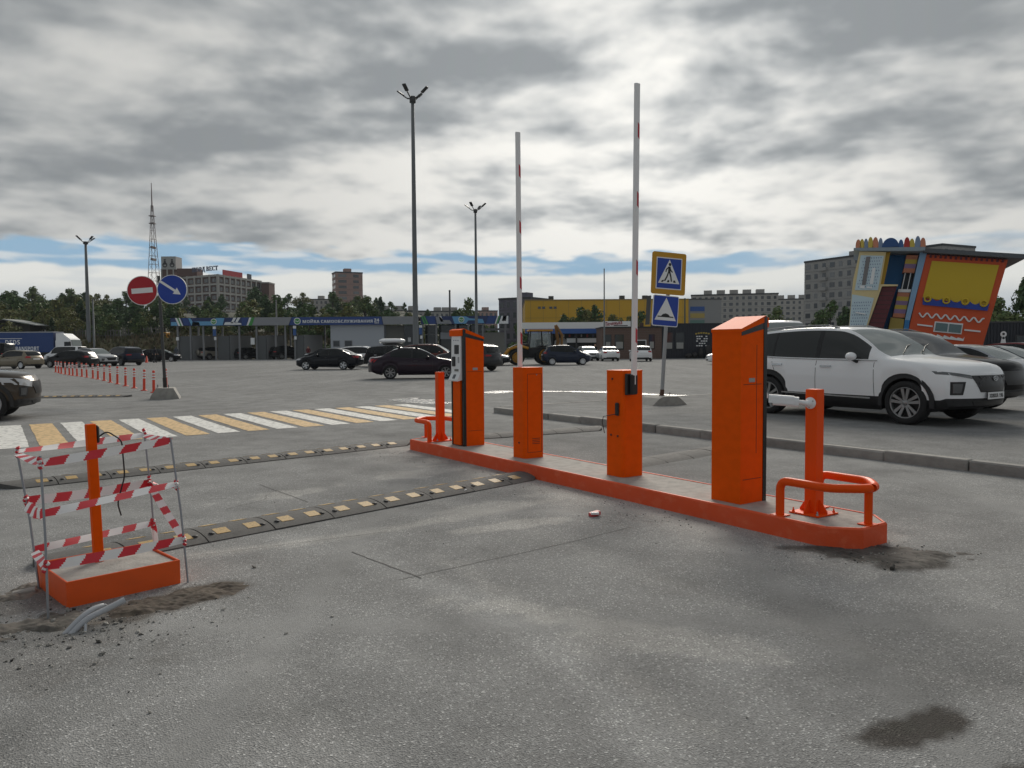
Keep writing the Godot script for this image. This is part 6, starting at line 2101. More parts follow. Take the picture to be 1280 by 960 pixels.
func make_upside_house() -> void:
	# a showpiece house standing on its roof, tilted; x right, y up in its front plane at 42 m
	var o := thing("upside_down_house", "colourful tilted house built upside down with orange and pale blue fronts", "house", Vector3(22.96, 0, -42.0), -0.42)
	var P := func(pts: Array) -> PackedVector2Array:
		var r := PackedVector2Array()
		for k in range(0, pts.size(), 2):
			# positions within the 240 x 180 survey drawing of the front, 22.9 to the metre
			r.append(Vector2((1040.0 + pts[k] / 5.333 - 1165.0) / 22.86 * 0.885, 1.45 + (430.3 - 280.0 - pts[k + 1] / 5.333) / 22.86))
		return r
	var slab := func(called: String, pts: Array, z: float, depth: float, m: Material, par: Node = null) -> MeshInstance3D:
		var st := mb()
		prism(st, P.call(pts), -depth, Transform3D(Basis.IDENTITY, Vector3(0, 0, z)))
		return obj(called, st, m, o if par == null else par)
	var org := mat("house_orange", 0.62, 0.085, 0.018, 0.6)
	var yel := mat("house_yellow", 0.62, 0.43, 0.02, 0.6)
	var blu := mat("house_blue", 0.03, 0.20, 0.52, 0.6)
	var lbl := mat("house_light_blue", 0.25, 0.42, 0.62, 0.6)
	var pan := mat("house_pale", 0.55, 0.68, 0.74, 0.6)
	var crm := mat("house_cream", 0.70, 0.57, 0.30, 0.6)
	var mar := mat("house_maroon", 0.12, 0.02, 0.028, 0.6)
	var wht: Material = mats["canopy_white"]
	var gro: Material = mat("house_roof", 0.10, 0.11, 0.12, 0.7)
	slab.call("wall", [618, 205, 1140, 265, 985, 850, 985, 1010, 450, 1010, 480, 830], 0.0, 5.0, org)
	slab.call("ground_slab", [595, 168, 1236, 240, 1234, 268, 594, 196], 0.5, 6.0, gro)
	# ribs of the eaves under the slab
	for i in 15:
		var x := 640.0 + i * 33.0
		var y := 205.0 + (x - 618.0) * 0.112
		slab.call("eave_rib", [x, y - 4, x + 14, y - 2, x + 12, y + 22, x - 2, y + 20], 0.06, 0.06, mats["house_maroon"])
	var yp: MeshInstance3D = slab.call("yellow_panel", [655, 250, 1085, 297, 1020, 560, 598, 490], 0.05, 0.05, yel)
	# blue border with a scalloped upper edge and rings
	var sc := [598, 490, 598, 535, 1020, 585, 1030, 535]
	var sp := PackedVector2Array()
	for k in 29:
		var f := k / 28.0
		var x := lerpf(1030, 598, f)
		var y := lerpf(545, 492, f) + 16.0 * absf(sin(f * PI * 7.0)) - 4.0
		sp.append(Vector2(x, y))
	var flat := []
	for q in [Vector2(598, 538), Vector2(1018, 588)]: flat.append(q.x); flat.append(q.y)
	for q in sp: flat.append(q.x); flat.append(q.y)
	slab.call("blue_border", flat, 0.10, 0.05, mat("house_royal", 0.02, 0.06, 0.36, 0.6), yp)
	for c in [[630, 500], [753, 515], [875, 525], [993, 540]]:
		var st := mb()
		var cc: Vector2 = P.call(c)[0]
		var ring := []
		for k in 17: ring.append(Vector3(cc.x + cos(TAU * k / 16.0) * 0.15, cc.y + sin(TAU * k / 16.0) * 0.15, 0.13))
		tube(st, ring, 0.05, 6, false)
		obj("ring", st, yel, yp)
	var wave := mb()
	var wp := []
	for k in 97:
		var f := k / 96.0
		var v: Vector2 = P.call([lerpf(575, 1000, f), lerpf(603, 652, f) + 14.0 * sin(f * TAU * 7.0 - 1.0)])[0]
		wp.append(Vector3(v.x, v.y, 0.04))
	tube(wave, wp, 0.045, 6)
	obj("wavy_moulding", wave, wht, o)
	var wf: MeshInstance3D = slab.call("window", [682, 650, 866, 668, 856, 738, 672, 718], 0.08, 0.10, wht)
	slab.call("pane", [690, 658, 768, 667, 762, 720, 682, 711], 0.11, 0.03, mat("house_glass", 0.10, 0.17, 0.18, 0.15), wf)
	slab.call("pane", [778, 668, 858, 677, 850, 730, 771, 721], 0.11, 0.03, mats["house_glass"], wf)
	slab.call("moulding", [566, 664, 668, 678, 667, 688, 565, 674], 0.07, 0.07, wht)
	slab.call("moulding", [875, 704, 978, 716, 977, 726, 874, 714], 0.07, 0.07, wht)
	var sl := [632, 752, 870, 782, 876, 756, 868, 768, 836, 758, 826, 764, 790, 748, 782, 758, 745, 742, 738, 754, 700, 736, 692, 746, 655, 730, 648, 742, 634, 728]
	slab.call("scalloped_sill", sl, 0.08, 0.08, wht)
	slab.call("concrete_prop", [968, 770, 1010, 768, 1006, 1010, 960, 1010], -0.5, 0.8, mats["concrete_plain"])
	# recessed blue middle with the striped chimney
	slab.call("blue_wall", [340, 175, 620, 195, 495, 830, 480, 1010, 200, 1010, 205, 730], -1.2, 3.5, blu)
	slab.call("light_blue_edge", [575, 190, 620, 196, 515, 640, 482, 636], 0.06, 1.2, lbl)
	slab.call("blue_edge", [482, 636, 515, 640, 487, 850, 455, 850], 0.05, 1.2, mat("house_mid_blue", 0.03, 0.19, 0.45, 0.6))
	var stripes := [mat("house_lilac", 0.30, 0.19, 0.36, 0.6), mat("house_salmon", 0.58, 0.22, 0.12, 0.6), mat("house_lemon", 0.60, 0.44, 0.06, 0.6)]
	for k in 4:
		var y0 := 200.0 + k * 29.0
		var x0 := 488.0 - k * 6.0
		slab.call("stripe", [x0, y0, x0 + 78, y0 + 5, x0 + 72, y0 + 34, x0 - 6, y0 + 29], -0.2, 0.9, stripes[[1, 2, 0, 1][k]])
	for k in 2:
		slab.call("ladder_rail", [478 + k * 38, 318, 484 + k * 38, 318, 462 + k * 38, 430, 456 + k * 38, 430], -0.3, 0.06, wht)
	slab.call("dark_gap", [474, 318, 545, 322, 520, 430, 452, 428], -0.7, 0.4, mat("house_gap", 0.05, 0.06, 0.07, 0.7))
	slab.call("striped_cap", [436, 428, 522, 432, 518, 452, 432, 448], -0.1, 1.0, wht)
	for k in 6:
		var y0 := 448.0 + k * 28.0
		var x0 := 432.0 - k * 5.6
		slab.call("stripe", [x0, y0, x0 + 82, y0 + 6, x0 + 76, y0 + 34, x0 - 6, y0 + 28], -0.15, 0.9, stripes[[1, 2, 0, 2, 0, 1][k]])
	slab.call("yellow_chest", [385, 618, 478, 630, 452, 850, 340, 850], 0.0, 1.0, mat("house_mustard", 0.36, 0.27, 0.06, 0.7))
	# left projecting block: patterned pale blue front, cream frame, maroon slanting side
	slab.call("yellow_side", [340, 185, 374, 180, 330, 405, 300, 405], 0.5, 1.8, mat("house_ochre", 0.46, 0.28, 0.02, 0.6))
	var fr: MeshInstance3D = slab.call("cream_frame", [160, 172, 342, 186, 308, 400, 268, 496, 200, 730, 180, 1010, 60, 1010, 88, 728, 108, 470, 118, 360], 0.8, 2.6, crm)
	var pm: MeshInstance3D = slab.call("patterned_panel", [168, 199, 327, 211, 290, 437, 130, 432], 0.84, 0.05, pan, fr)
	slab.call("patterned_panel", [112, 460, 264, 489, 201, 730, 182, 1005, 66, 1005, 92, 728], 0.84, 0.05, pan, fr)
	slab.call("shutter", [206, 212, 236, 212, 205, 400, 178, 400], 0.88, 0.05, mat("house_taupe", 0.20, 0.19, 0.19, 0.7), fr)
	slab.call("narrow_window", [250, 288, 272, 288, 256, 396, 232, 396], 0.89, 0.06, wht, fr)
	slab.call("small_sill", [140, 578, 208, 592, 206, 600, 138, 586], 0.92, 0.10, wht, fr)
	slab.call("small_sill", [168, 402, 200, 404, 198, 424, 166, 420], 0.90, 0.08, wht, fr)
	slab.call("small_sill", [214, 410, 250, 414, 248, 426, 212, 420], 0.90, 0.08, wht, fr)
	var dots := mb()
	for r in 24:
		for c in 12:
			var y := 222.0 + r * 21.0
			var x := 148.0 + c * 16.0 + (8.0 if r % 2 else 0.0) - (y - 222.0) * 0.17
			var upper := y < 420 and x > 190.0 - (y - 206.0) * 0.21 and x < 312.0 - (y - 216.0) * 0.165
			var lower := y > 505 and x > 122.0 - (y - 470.0) * 0.09 and x < 250.0 - (y - 498.0) * 0.27
			if upper or lower:
				prism(dots, P.call([x - 3.5, y, x, y - 5.5, x + 3.5, y, x, y + 5.5]), 0.01, Transform3D(Basis.IDENTITY, Vector3(0, 0, 0.842)))
	obj("printed_pattern", dots, mat("house_pattern", 0.16, 0.22, 0.36, 0.6), fr).set_meta("kind", "stuff")
	var ms: MeshInstance3D = slab.call("maroon_side", [322, 412, 420, 414, 318, 735, 300, 1010, 190, 1010, 212, 722], 0.6, 1.6, mar)
	slab.call("cream_edge", [308, 398, 426, 404, 424, 414, 318, 412, 206, 728, 196, 728, 268, 494], 0.78, 0.30, crm, ms)
	for i in 9:
		var y := 440.0 + i * 30.0
		slab.call("board_joint", [322 - (y - 412) * 0.34, y, 414 - (y - 412) * 0.31, y + 5, 413 - (y - 412) * 0.31, y + 8, 321 - (y - 412) * 0.34, y + 3], 0.61, 0.015, mats["black_plastic"], ms)
	# floor slab on top with its row of painted petals
	slab.call("ground_slab", [118, 150, 600, 168, 600, 190, 560, 192, 170, 172, 118, 162], 1.0, 5.5, mat("house_slab", 0.27, 0.33, 0.38, 0.7))
	var cols := [mat("petal_salmon", 0.62, 0.24, 0.14, 0.6), mat("petal_lemon", 0.62, 0.47, 0.08, 0.6), mat("petal_steel", 0.22, 0.29, 0.42, 0.6), mat("petal_red", 0.46, 0.04, 0.03, 0.6), mat("petal_blue", 0.05, 0.13, 0.32, 0.6)]
	for q in [[150, 19, 0, 60], [176, 17, 1, 62], [203, 16, 2, 64], [234, 19, 1, 74], [268, 21, 0, 72], [303, 16, 2, 66], [440, 17, 4, 52], [480, 20, 3, 66], [513, 18, 1, 56], [551, 19, 2, 72], [585, 19, 0, 60]]:
		var pts := []
		for k in 15:
			var a := PI * k / 14.0
			var tx: float = q[0] + cos(a) * q[1]
			var by: float = 152.0 + (q[0] - 118.0) * 0.03
			pts.append(tx); pts.append(by - pow(sin(a), 0.7) * q[3])
		slab.call("petal", pts, 0.9, 0.12, cols[q[2]])
	var big := []
	for k in 21:
		var a := PI * k / 20.0
		big.append(370.0 + cos(a) * 57.0); big.append(156.0 - sin(a) * 60.0)
	slab.call("blue_dome", big, 0.95, 0.5, mat("petal_royal", 0.02, 0.08, 0.24, 0.5))

func make_skyline() -> void:
	var beige := mineral("panel_beige", 0.40, 0.385, 0.36, 0.9, 0.12, mats_tex["conc"], null)
	var grey := mineral("panel_grey", 0.34, 0.335, 0.325, 0.9, 0.12, mats_tex["conc"], null)
	var pink := mineral("brick_pink", 0.40, 0.26, 0.225, 0.9, 0.2, mats_tex["conc"], null)
	var dir := atan2(50.0, 25.0)
	panel_block("apartment_block", "long grey nine storey apartment block behind the upside down house", Vector3(103.3, 0, -224.4), -dir + PI, 46.0, 14.0, 27.4, grey, 9, 15, true, 2).rotation.y = -dir
	panel_block("apartment_row", "pale apartment row behind the dark container shop", Vector3(93.0, 0, -322.0), -0.25, 35.0, 12.0, 22.5, beige, 9, 14, false, 5)
	panel_block("apartment_row", "second pale apartment row with roof huts left of the nine storey block", Vector3(134.0, 0, -362.0), -0.35, 26.0, 12.0, 22.8, beige, 9, 10, false, 4)
	panel_block("tower_block", "pink brown tower block rising alone above the car wash sign", Vector3(-81.0, 14, -386.0), 0.42, 13.5, 9.0, 25.0, pink, 9, 2, true, 1)
	panel_block("apartment_row", "low grey flats on the hill left of the pink brown tower", Vector3(-101.0, 14, -430.0), 0.1, 22.0, 10.0, 14.5, beige, 5, 9, false, 3)
	panel_block("apartment_row", "low pale flats behind the tall lamp post", Vector3(-43.0, 4, -300.0), 0.3, 22.0, 10.0, 11.5, beige, 4, 10, false, 3)
	panel_block("apartment_row", "distant pale flats between the two tall lamp posts", Vector3(-32.0, 0, -380.0), 0.2, 16.0, 10.0, 19.0, beige, 6, 7, false, 3)
	panel_block("apartment_row", "distant pink flats right of the second lamp post", Vector3(-13.5, 0, -420.0), 0.2, 12.0, 10.0, 21.0, pink, 6, 5, false, 1)
	var pur := mineral("panel_violet", 0.125, 0.12, 0.165, 0.8, 0.12, mats_tex["conc"], null)
	panel_block("violet_block", "grey violet block left of the yellow hall", Vector3(1.0, 0, -248.0), -0.55, 12.0, 14.0, 16.8, pur, 5, 5, false, 1)
	# yellow hall
	var y := thing("yellow_hall", "huge plain yellow clad hall behind the shops", "building", Vector3(22.5, 0, -182.0))
	var ym := mat("hall_yellow", 0.62, 0.35, 0.012, 0.6)
	part_box("wall", Vector3(0, 6.2, -20), Vector3(38.6, 12.5, 40), ym, y)
	part_box("roof_edge", Vector3(0, 12.5, -20), Vector3(38.8, 0.25, 40.2), mat("hall_edge", 0.30, 0.20, 0.05, 0.6), y)
	for k in 13:
		part_box("cladding_joint", Vector3(-18.0 + k * 3.0, 6.2, 0.01), Vector3(0.06, 12.2, 0.04), mats["hall_edge"], y)
	for yy in [4.2, 8.3]:
		part_box("cladding_joint", Vector3(0, yy, 0.01), Vector3(38.4, 0.06, 0.04), mats["hall_edge"], y)
	for x in [-15.9, -14.9, -13.2, -12.2]:
		part_box("window", Vector3(x, 10.7, 0.02), Vector3(0.7, 0.55, 0.08), mats["pane_far"], y)
	part_box("door", Vector3(-15.0, 5.4, 0.02), Vector3(0.9, 1.6, 0.08), mats["pole_dark"], y)
	for x in [-13.0, 4.0, 9.5]:
		part_box("roof_vent", Vector3(x, 13.1, -3), Vector3(1.2, 1.0, 1.2), mats["pole_dark"], y)
	var g := thing("grey_hall", "grey end of the hall with blue yellow green stripes", "building", Vector3(45.8, 0, -182.4))
	part_box("wall", Vector3(0, 6.2, -20), Vector3(7.8, 12.4, 40), mat("hall_grey", 0.25, 0.25, 0.25, 0.7), g)
	for s in [[10.2, "stripe_blue", 0.03, 0.09, 0.30], [8.6, "stripe_yellow", 0.40, 0.30, 0.08], [7.0, "stripe_green", 0.10, 0.20, 0.17]]:
		part_box("stripe", Vector3(-1.8, s[0], 0.03), Vector3(3.4, 1.1, 0.06), mat(s[1], s[2], s[3], s[4], 0.7), g)
	part_box("roof", Vector3(0, 12.5, -20), Vector3(7.9, 0.2, 40.2), mats["roof_dark"], g)
	make_brewery()
	# lattice mast
	var m := thing("radio_mast", "tall lattice radio mast on the hill behind the disc signs", "mast", Vector3(-240.5, 14, -520.0))
	var mm := mat("mast_steel", 0.16, 0.11, 0.10, 0.6, 0.3)
	var H := 99.0
	for k in 4:
		var a := PI / 4 + k * PI / 2
		var st := mb()
		var dv := Vector3(cos(a), 0, sin(a))
		tube(st, [dv * 6.0, dv * 3.4 + Vector3(0, 42, 0), dv * 1.6 + Vector3(0, 68, 0), dv * 0.7 + Vector3(0, 84, 0)], 0.19, 5)
		obj("leg", st, mm, m)
	for j in 14:
		var y0 := j * 5.6
		var r0 := lerpf(6.0, 3.4, minf(y0 / 42.0, 1.0)) if y0 < 42 else (lerpf(3.4, 1.6, (y0 - 42) / 26.0) if y0 < 68 else lerpf(1.6, 0.7, (y0 - 68) / 16.0))
		var st := mb()
		for k in 4:
			var a := PI / 4 + k * PI / 2
			var b := a + PI / 2
			var p := Vector3(cos(a), 0, sin(a)) * r0 + Vector3(0, y0, 0)
			var q := Vector3(cos(b), 0, sin(b)) * r0 + Vector3(0, y0, 0)
			tube(st, [p, q], 0.11, 4, false)
			tube(st, [p, q * Vector3(0.9, 1, 0.9) + Vector3(0, 5.4, 0)], 0.075, 4, false)
		obj("bracing", st, mm, m)
	var top := mb()
	tube(top, [Vector3(0, 80, 0), Vector3(0, H, 0)], [0.55, 0.2], 6)
	obj("spire", top, mm, m)
	for yy in [72.0, 77.0, 56.0, 48.0]:
		part_box("platform", Vector3(0, yy, 0), Vector3(3.4, 0.45, 3.4) if yy > 60 else Vector3(1.4, 1.4, 5.5), mm, m)

func make_brewery() -> void:
	# brown brick factory in a pale concrete frame, seen on its corner
	var o := thing("factory", "brown brick factory with pale frame and roof lettering on the hill", "building", Vector3(-114.0, 14.0, -300.0))
	var A := Vector2(0, 0)
	var B := Vector2(-23.0, -13.0)
	var C := Vector2(6.8, -30.0)
	var Dd := B + C - A
	var h := 16.6
	var brick := mineral("factory_brick", 0.14, 0.075, 0.06, 0.9, 0.2, mats_tex["conc"], null)
	var pale := mineral("factory_frame", 0.50, 0.48, 0.45, 0.9, 0.2, mats_tex["conc"], null)
	var st := mb()
	prism(st, PackedVector2Array([A, B, Dd, C]), -(h + 4), Transform3D(Basis(Vector3.RIGHT, PI / 2), Vector3(0, -4, 0)))
	obj("wall", st, brick, o)
	for side in 2:
		var E := B if side == 0 else C
		var n := 6 if side == 0 else 8
		var d := Vector3(E.x, 0, E.y)
		var yaw := -atan2(d.z, d.x)
		var bs := Basis(Vector3.UP, yaw)
		var L := d.length()
		var outn := bs.z if side == 1 else -bs.z
		if outn.z < 0 and side == 0: outn = -outn
		for k in n + 1:
			part_box("column", d * (k / float(n)) + Vector3(0, h / 2 - 1, 0) + outn * 0.1, Vector3(0.7, h + 2, 0.7), pale, o, 0.0, bs)
		for f in 6:
			part_box("beam", d * 0.5 + Vector3(0, h - 0.5 - f * 3.35, 0) + outn * 0.1, Vector3(L, 0.75, 0.55), pale, o, 0.0, bs)
		for f in 4:
			for k in n:
				var w := part_box("window", d * ((k + 0.5) / n) + Vector3(0, h - 2.3 - f * 3.35, 0) + outn * 0.06, Vector3(L / n * 0.50, 1.5, 0.1), mats["pane_far"], o, 0.0, bs)
				part_box("frame", d * ((k + 0.5) / n) + Vector3(0, h - 2.3 - f * 3.35, 0) + outn * 0.13, Vector3(0.14, 1.5, 0.04), pale, w, 0.0, bs)
	part_box("end_bay", Vector3(C.x + 2.6, h / 2 - 1, C.y - 2.0), Vector3(3.2, h - 0.6, 8.0), brick, o)
	part_box("end_cap", Vector3(C.x + 2.6, h - 1.0, C.y - 2.0), Vector3(3.5, 0.5, 8.2), pale, o)
	# tower and its emblem cube
	var T := Vector3(B.x - 1.5, 0, B.y - 3.0)
	part_box("tower_shaft", T + Vector3(-0.8, 8.0, 0), Vector3(5.6, 24.0, 5.6), brick, o)
	for x in [-3.2, -0.9, 1.6]:
		part_box("column", T + Vector3(x, 8.2, 2.9), Vector3(0.5, 24.0, 0.3), pale, o)
	var cube := part_box("emblem_cube", T + Vector3(-0.2, 22.5, 0.2), Vector3(5.9, 5.2, 5.9), mat("cube_pale", 0.40, 0.40, 0.39, 0.7), o)
	for x in [-1.45, 1.45]:
		var e := mb()
		var c := T + Vector3(-0.2 + x, 22.0, 3.16)
		var ring := []
		for k in 17: ring.append(c + Vector3(cos(TAU * k / 16.0) * 0.8, sin(TAU * k / 16.0) * 0.8 - 0.3, 0))
		tube(e, ring, 0.22, 5, false)
		prism(e, V2([-0.7, -0.2, 0.7, -0.2, 0.3, 1.4, -0.3, 1.4]), 0.1, Transform3D(Basis.IDENTITY, c))
		box(e, c + Vector3(0, 1.75, 0), Vector3(0.8, 0.5, 0.15))
		obj("emblem", e, mats["sign_black"], cube)
	part_box("roof_house", Vector3(B.x * 0.68, h + 1.6, B.y * 0.68 - 3.0), Vector3(8.0, 3.2, 6.0), brick, o)
	var bs2 := Basis(Vector3.UP, -atan2(-B.y, -B.x))
	words("roof_lettering", "НОРД ВЕСТ", 2.3, 15.0, mat("letter_blue", 0.05, 0.07, 0.14, 0.5), o, Transform3D(bs2, Vector3(B.x * 0.27, h + 2.1, B.y * 0.27 + 0.3)), true, 0.25)
	var bs3 := Basis(Vector3.UP, -atan2(C.y, C.x))
	part_box("red_board", Vector3(C.x * 0.33, h + 1.0, C.y * 0.33), Vector3(13.5, 2.1, 0.3), mat("board_red", 0.50, 0.02, 0.03, 0.5), o, 0.0, bs3)
	part_box("roof_sign", Vector3(C.x * 0.72, h + 1.0, C.y * 0.72), Vector3(3.0, 2.0, 0.3), mat("roof_sign_dark", 0.10, 0.11, 0.13, 0.6), o, 0.0, bs3)

# ---------------------------------------------------------------- lorry, loader, digger
func make_machines() -> void:
	# lorry: blue trailer behind a white cab, nose to the right
	var t := thing("truck", "white lorry with long blue curtain trailer parked before the hill", "truck", Vector3(-63.4, 0, -107.0))
	var blu := mat("trailer_blue", 0.008, 0.045, 0.19, 0.45)
	var wh: Material = mats["paint_white"]
	var tr := part_box("trailer", Vector3(-6.2, 2.55, 0), Vector3(13.2, 2.75, 2.5), blu, t, 0.04)
	part_box("roof_edge", Vector3(-6.2, 3.97, 0), Vector3(13.25, 0.12, 2.55), mat("edge_pale", 0.40, 0.42, 0.45, 0.5), tr)
	part_box("chassis", Vector3(-6.0, 0.95, 0), Vector3(13.0, 0.35, 1.4), mats["black_plastic"], t)
	part_box("front_panel", Vector3(0.42, 2.55, 0), Vector3(0.06, 2.7, 2.5), mats["fascia_deep"], tr)
	words("lettering", "DFDS", 0.62, 2.0, wh, tr, Transform3D(Basis.IDENTITY, Vector3(-5.2, 2.6, 1.262)), false, 0.01)
	words("lettering", "TRANSPORT", 0.55, 3.6, wh, tr, Transform3D(Basis.IDENTITY, Vector3(-3.4, 1.72, 1.262)), false, 0.01)
	part_box("stripe", Vector3(-6.0, 3.1, 1.256), Vector3(4.2, 0.06, 0.01), wh, tr)
	var cab := mb()
	prism(cab, V2([0.62, 0.55, 2.95, 0.50, 3.05, 1.0, 3.0, 1.75, 2.72, 2.95, 2.45, 3.15, 1.7, 3.75, 1.3, 3.82, 0.75, 3.8]), 2.4, Transform3D(Basis.IDENTITY, Vector3(0, 0, -1.2)))
	var c := obj("cab", cab, wh, t)
	var ws := mb()
	prism(ws, V2([3.02, 1.80, 3.05, 1.82, 2.77, 2.88, 2.73, 2.86]), 2.2, Transform3D(Basis.IDENTITY, Vector3(0, 0, -1.1)))
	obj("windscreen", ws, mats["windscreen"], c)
	for sg in [1.0, -1.0]:
		var sw := mb()
		prism(sw, V2([1.85, 1.85, 2.72, 1.80, 2.52, 2.62, 1.85, 2.62]), 0.02 * sg, Transform3D(Basis.IDENTITY, Vector3(0, 0, 1.2 * sg)))
		obj("side_window", sw, mats["car_glass"], c)
		part_box("mirror", Vector3(2.75, 2.3, sg * 1.4), Vector3(0.15, 0.7, 0.22), mats["black_plastic"], c, 0.03)
		part_box("side_fairing", Vector3(0.9, 1.5, sg * 1.16), Vector3(0.5, 2.6, 0.1), wh, c)
		part_box("headlight", Vector3(3.02, 0.85, sg * 0.85), Vector3(0.1, 0.25, 0.4), mats["lens_clear"], c, 0.02)
		for x in [2.1, -0.6, -9.0, -10.3, -11.6]:
			add_wheel(t, Vector3(x, 0.5, sg * 1.0), 0.5, "split", mats["rim_dark"], sg)
	part_box("bumper", Vector3(2.9, 0.62, 0), Vector3(0.3, 0.4, 2.4), mat("bumper_grey", 0.10, 0.10, 0.11, 0.6), c, 0.04)
	# backhoe loader
	var b := thing("backhoe_loader", "yellow backhoe loader with big wheels standing before the blue white canopy", "backhoe loader", Vector3(1.9, 0, -63.5), 0.10)
	var yl := mat("machine_yellow", 0.50, 0.23, 0.012, 0.5)
	var dk := mat("machine_dark", 0.018, 0.018, 0.02, 0.6)
	for w in [[-1.55, 0.60, 0.36], [0.75, 0.74, 0.46]]:
		for sg in [1.0, -1.0]:
			add_wheel(b, Vector3(w[0], w[1], sg * 0.85), w[1], "cover", yl, sg)
	part_box("chassis", Vector3(-0.3, 0.85, 0), Vector3(3.4, 0.45, 0.9), dk, b, 0.05)
	var hd := mb()
	prism(hd, V2([-2.15, 0.9, -0.55, 0.9, -0.55, 1.75, -1.6, 1.66, -2.15, 1.4]), 0.9, Transform3D(Basis.IDENTITY, Vector3(0, 0, -0.45)))
	obj("bonnet", hd, dk, b)
	var cf := mb()
	for p in [[[-0.55, 1.2], [-0.42, 2.72]], [[0.55, 1.4], [0.45, 2.72]], [[1.35, 1.5], [1.25, 2.72]]]:
		for sg in [0.72, -0.72]:
			tube(cf, [Vector3(p[0][0], p[0][1], sg), Vector3(p[1][0], p[1][1], sg)], 0.05, 6)
	box(cf, Vector3(0.4, 1.15, 0), Vector3(1.9, 0.5, 1.45))
	var ce := obj("cab_frame", cf, dk, b)
	for sg in [0.70, -0.70]:
		for q in [[-0.48, 1.42, 0.50, 1.42, 0.43, 2.66, -0.38, 2.66], [0.58, 1.5, 1.28, 1.55, 1.2, 2.66, 0.5, 2.66]]:
			var g := mb()
			prism(g, V2(q), 0.02, Transform3D(Basis.IDENTITY, Vector3(0, 0, sg)))
			obj("pane", g, mats["clear_pane"], ce)
	part_box("seat", Vector3(0.4, 1.7, 0), Vector3(0.5, 0.9, 0.5), dk, ce, 0.08)
	part_box("cab_roof", Vector3(0.42, 2.80, 0), Vector3(2.0, 0.16, 1.7), yl, b, 0.05)
	for sg in [0.60, -0.60]:
		var la := mb()
		tube(la, [Vector3(-0.6, 1.35, sg), Vector3(-1.3, 1.55, sg), Vector3(-2.1, 1.30, sg), Vector3(-2.65, 0.62, sg)], [0.12, 0.13, 0.12, 0.09], 6)
		obj("loader_arm", la, yl, b)
		part_box("mudguard", Vector3(0.75, 1.52, sg * 1.3), Vector3(1.3, 0.08, 0.5), dk, b, 0.03)
	var bk := mb()
	prism(bk, V2([-2.6, 0.55, -2.55, 0.75, -2.85, 0.95, -3.35, 0.75, -3.1, 0.15, -2.7, 0.15]), 2.2, Transform3D(Basis.IDENTITY, Vector3(0, 0, -1.1)))
	obj("bucket", bk, mat("bucket_steel", 0.06, 0.055, 0.05, 0.6, 0.4), b)
	var bm := mb()
	tube(bm, [Vector3(1.7, 0.8, 0), Vector3(1.95, 1.9, 0), Vector3(1.75, 3.25, 0)], [0.17, 0.16, 0.13], 6)
	tube(bm, [Vector3(1.75, 3.25, 0.16), Vector3(2.25, 2.4, 0.16), Vector3(2.2, 1.0, 0.16)], [0.10, 0.13, 0.11], 6)
	obj("digger_arm", bm, mat("arm_ochre", 0.24, 0.12, 0.03, 0.6), b)
	part_box("stabiliser", Vector3(1.65, 0.7, 0), Vector3(0.3, 0.8, 1.9), dk, b, 0.04)
	# yellow crawler by the fence
	var d := thing("bulldozer", "yellow crawler machine half hidden left of the car wash", "bulldozer", Vector3(-54.0, 2.0, -121.0))
	for sg in [0.8, -0.8]:
		var tk := mb()
		prism(tk, V2([-1.4, 0.0, 1.2, 0.0, 1.5, 0.35, 1.2, 0.7, -1.4, 0.7, -1.7, 0.35]), 0.4 * signf(sg), Transform3D(Basis.IDENTITY, Vector3(0, 0, sg)))
		obj("track", tk, dk, d)
	part_box("body", Vector3(0.1, 1.05, 0), Vector3(2.7, 0.8, 1.5), yl, d, 0.1)
	part_box("cab", Vector3(-0.5, 1.75, 0), Vector3(1.1, 0.8, 1.3), yl, d, 0.08)
	part_box("window", Vector3(-0.5, 1.78, 0.655), Vector3(0.8, 0.5, 0.04), mats["pane_dark"], d)
	part_box("blade", Vector3(1.9, 0.6, 0), Vector3(0.2, 0.9, 2.6), mats["bucket_steel"], d, 0.03)

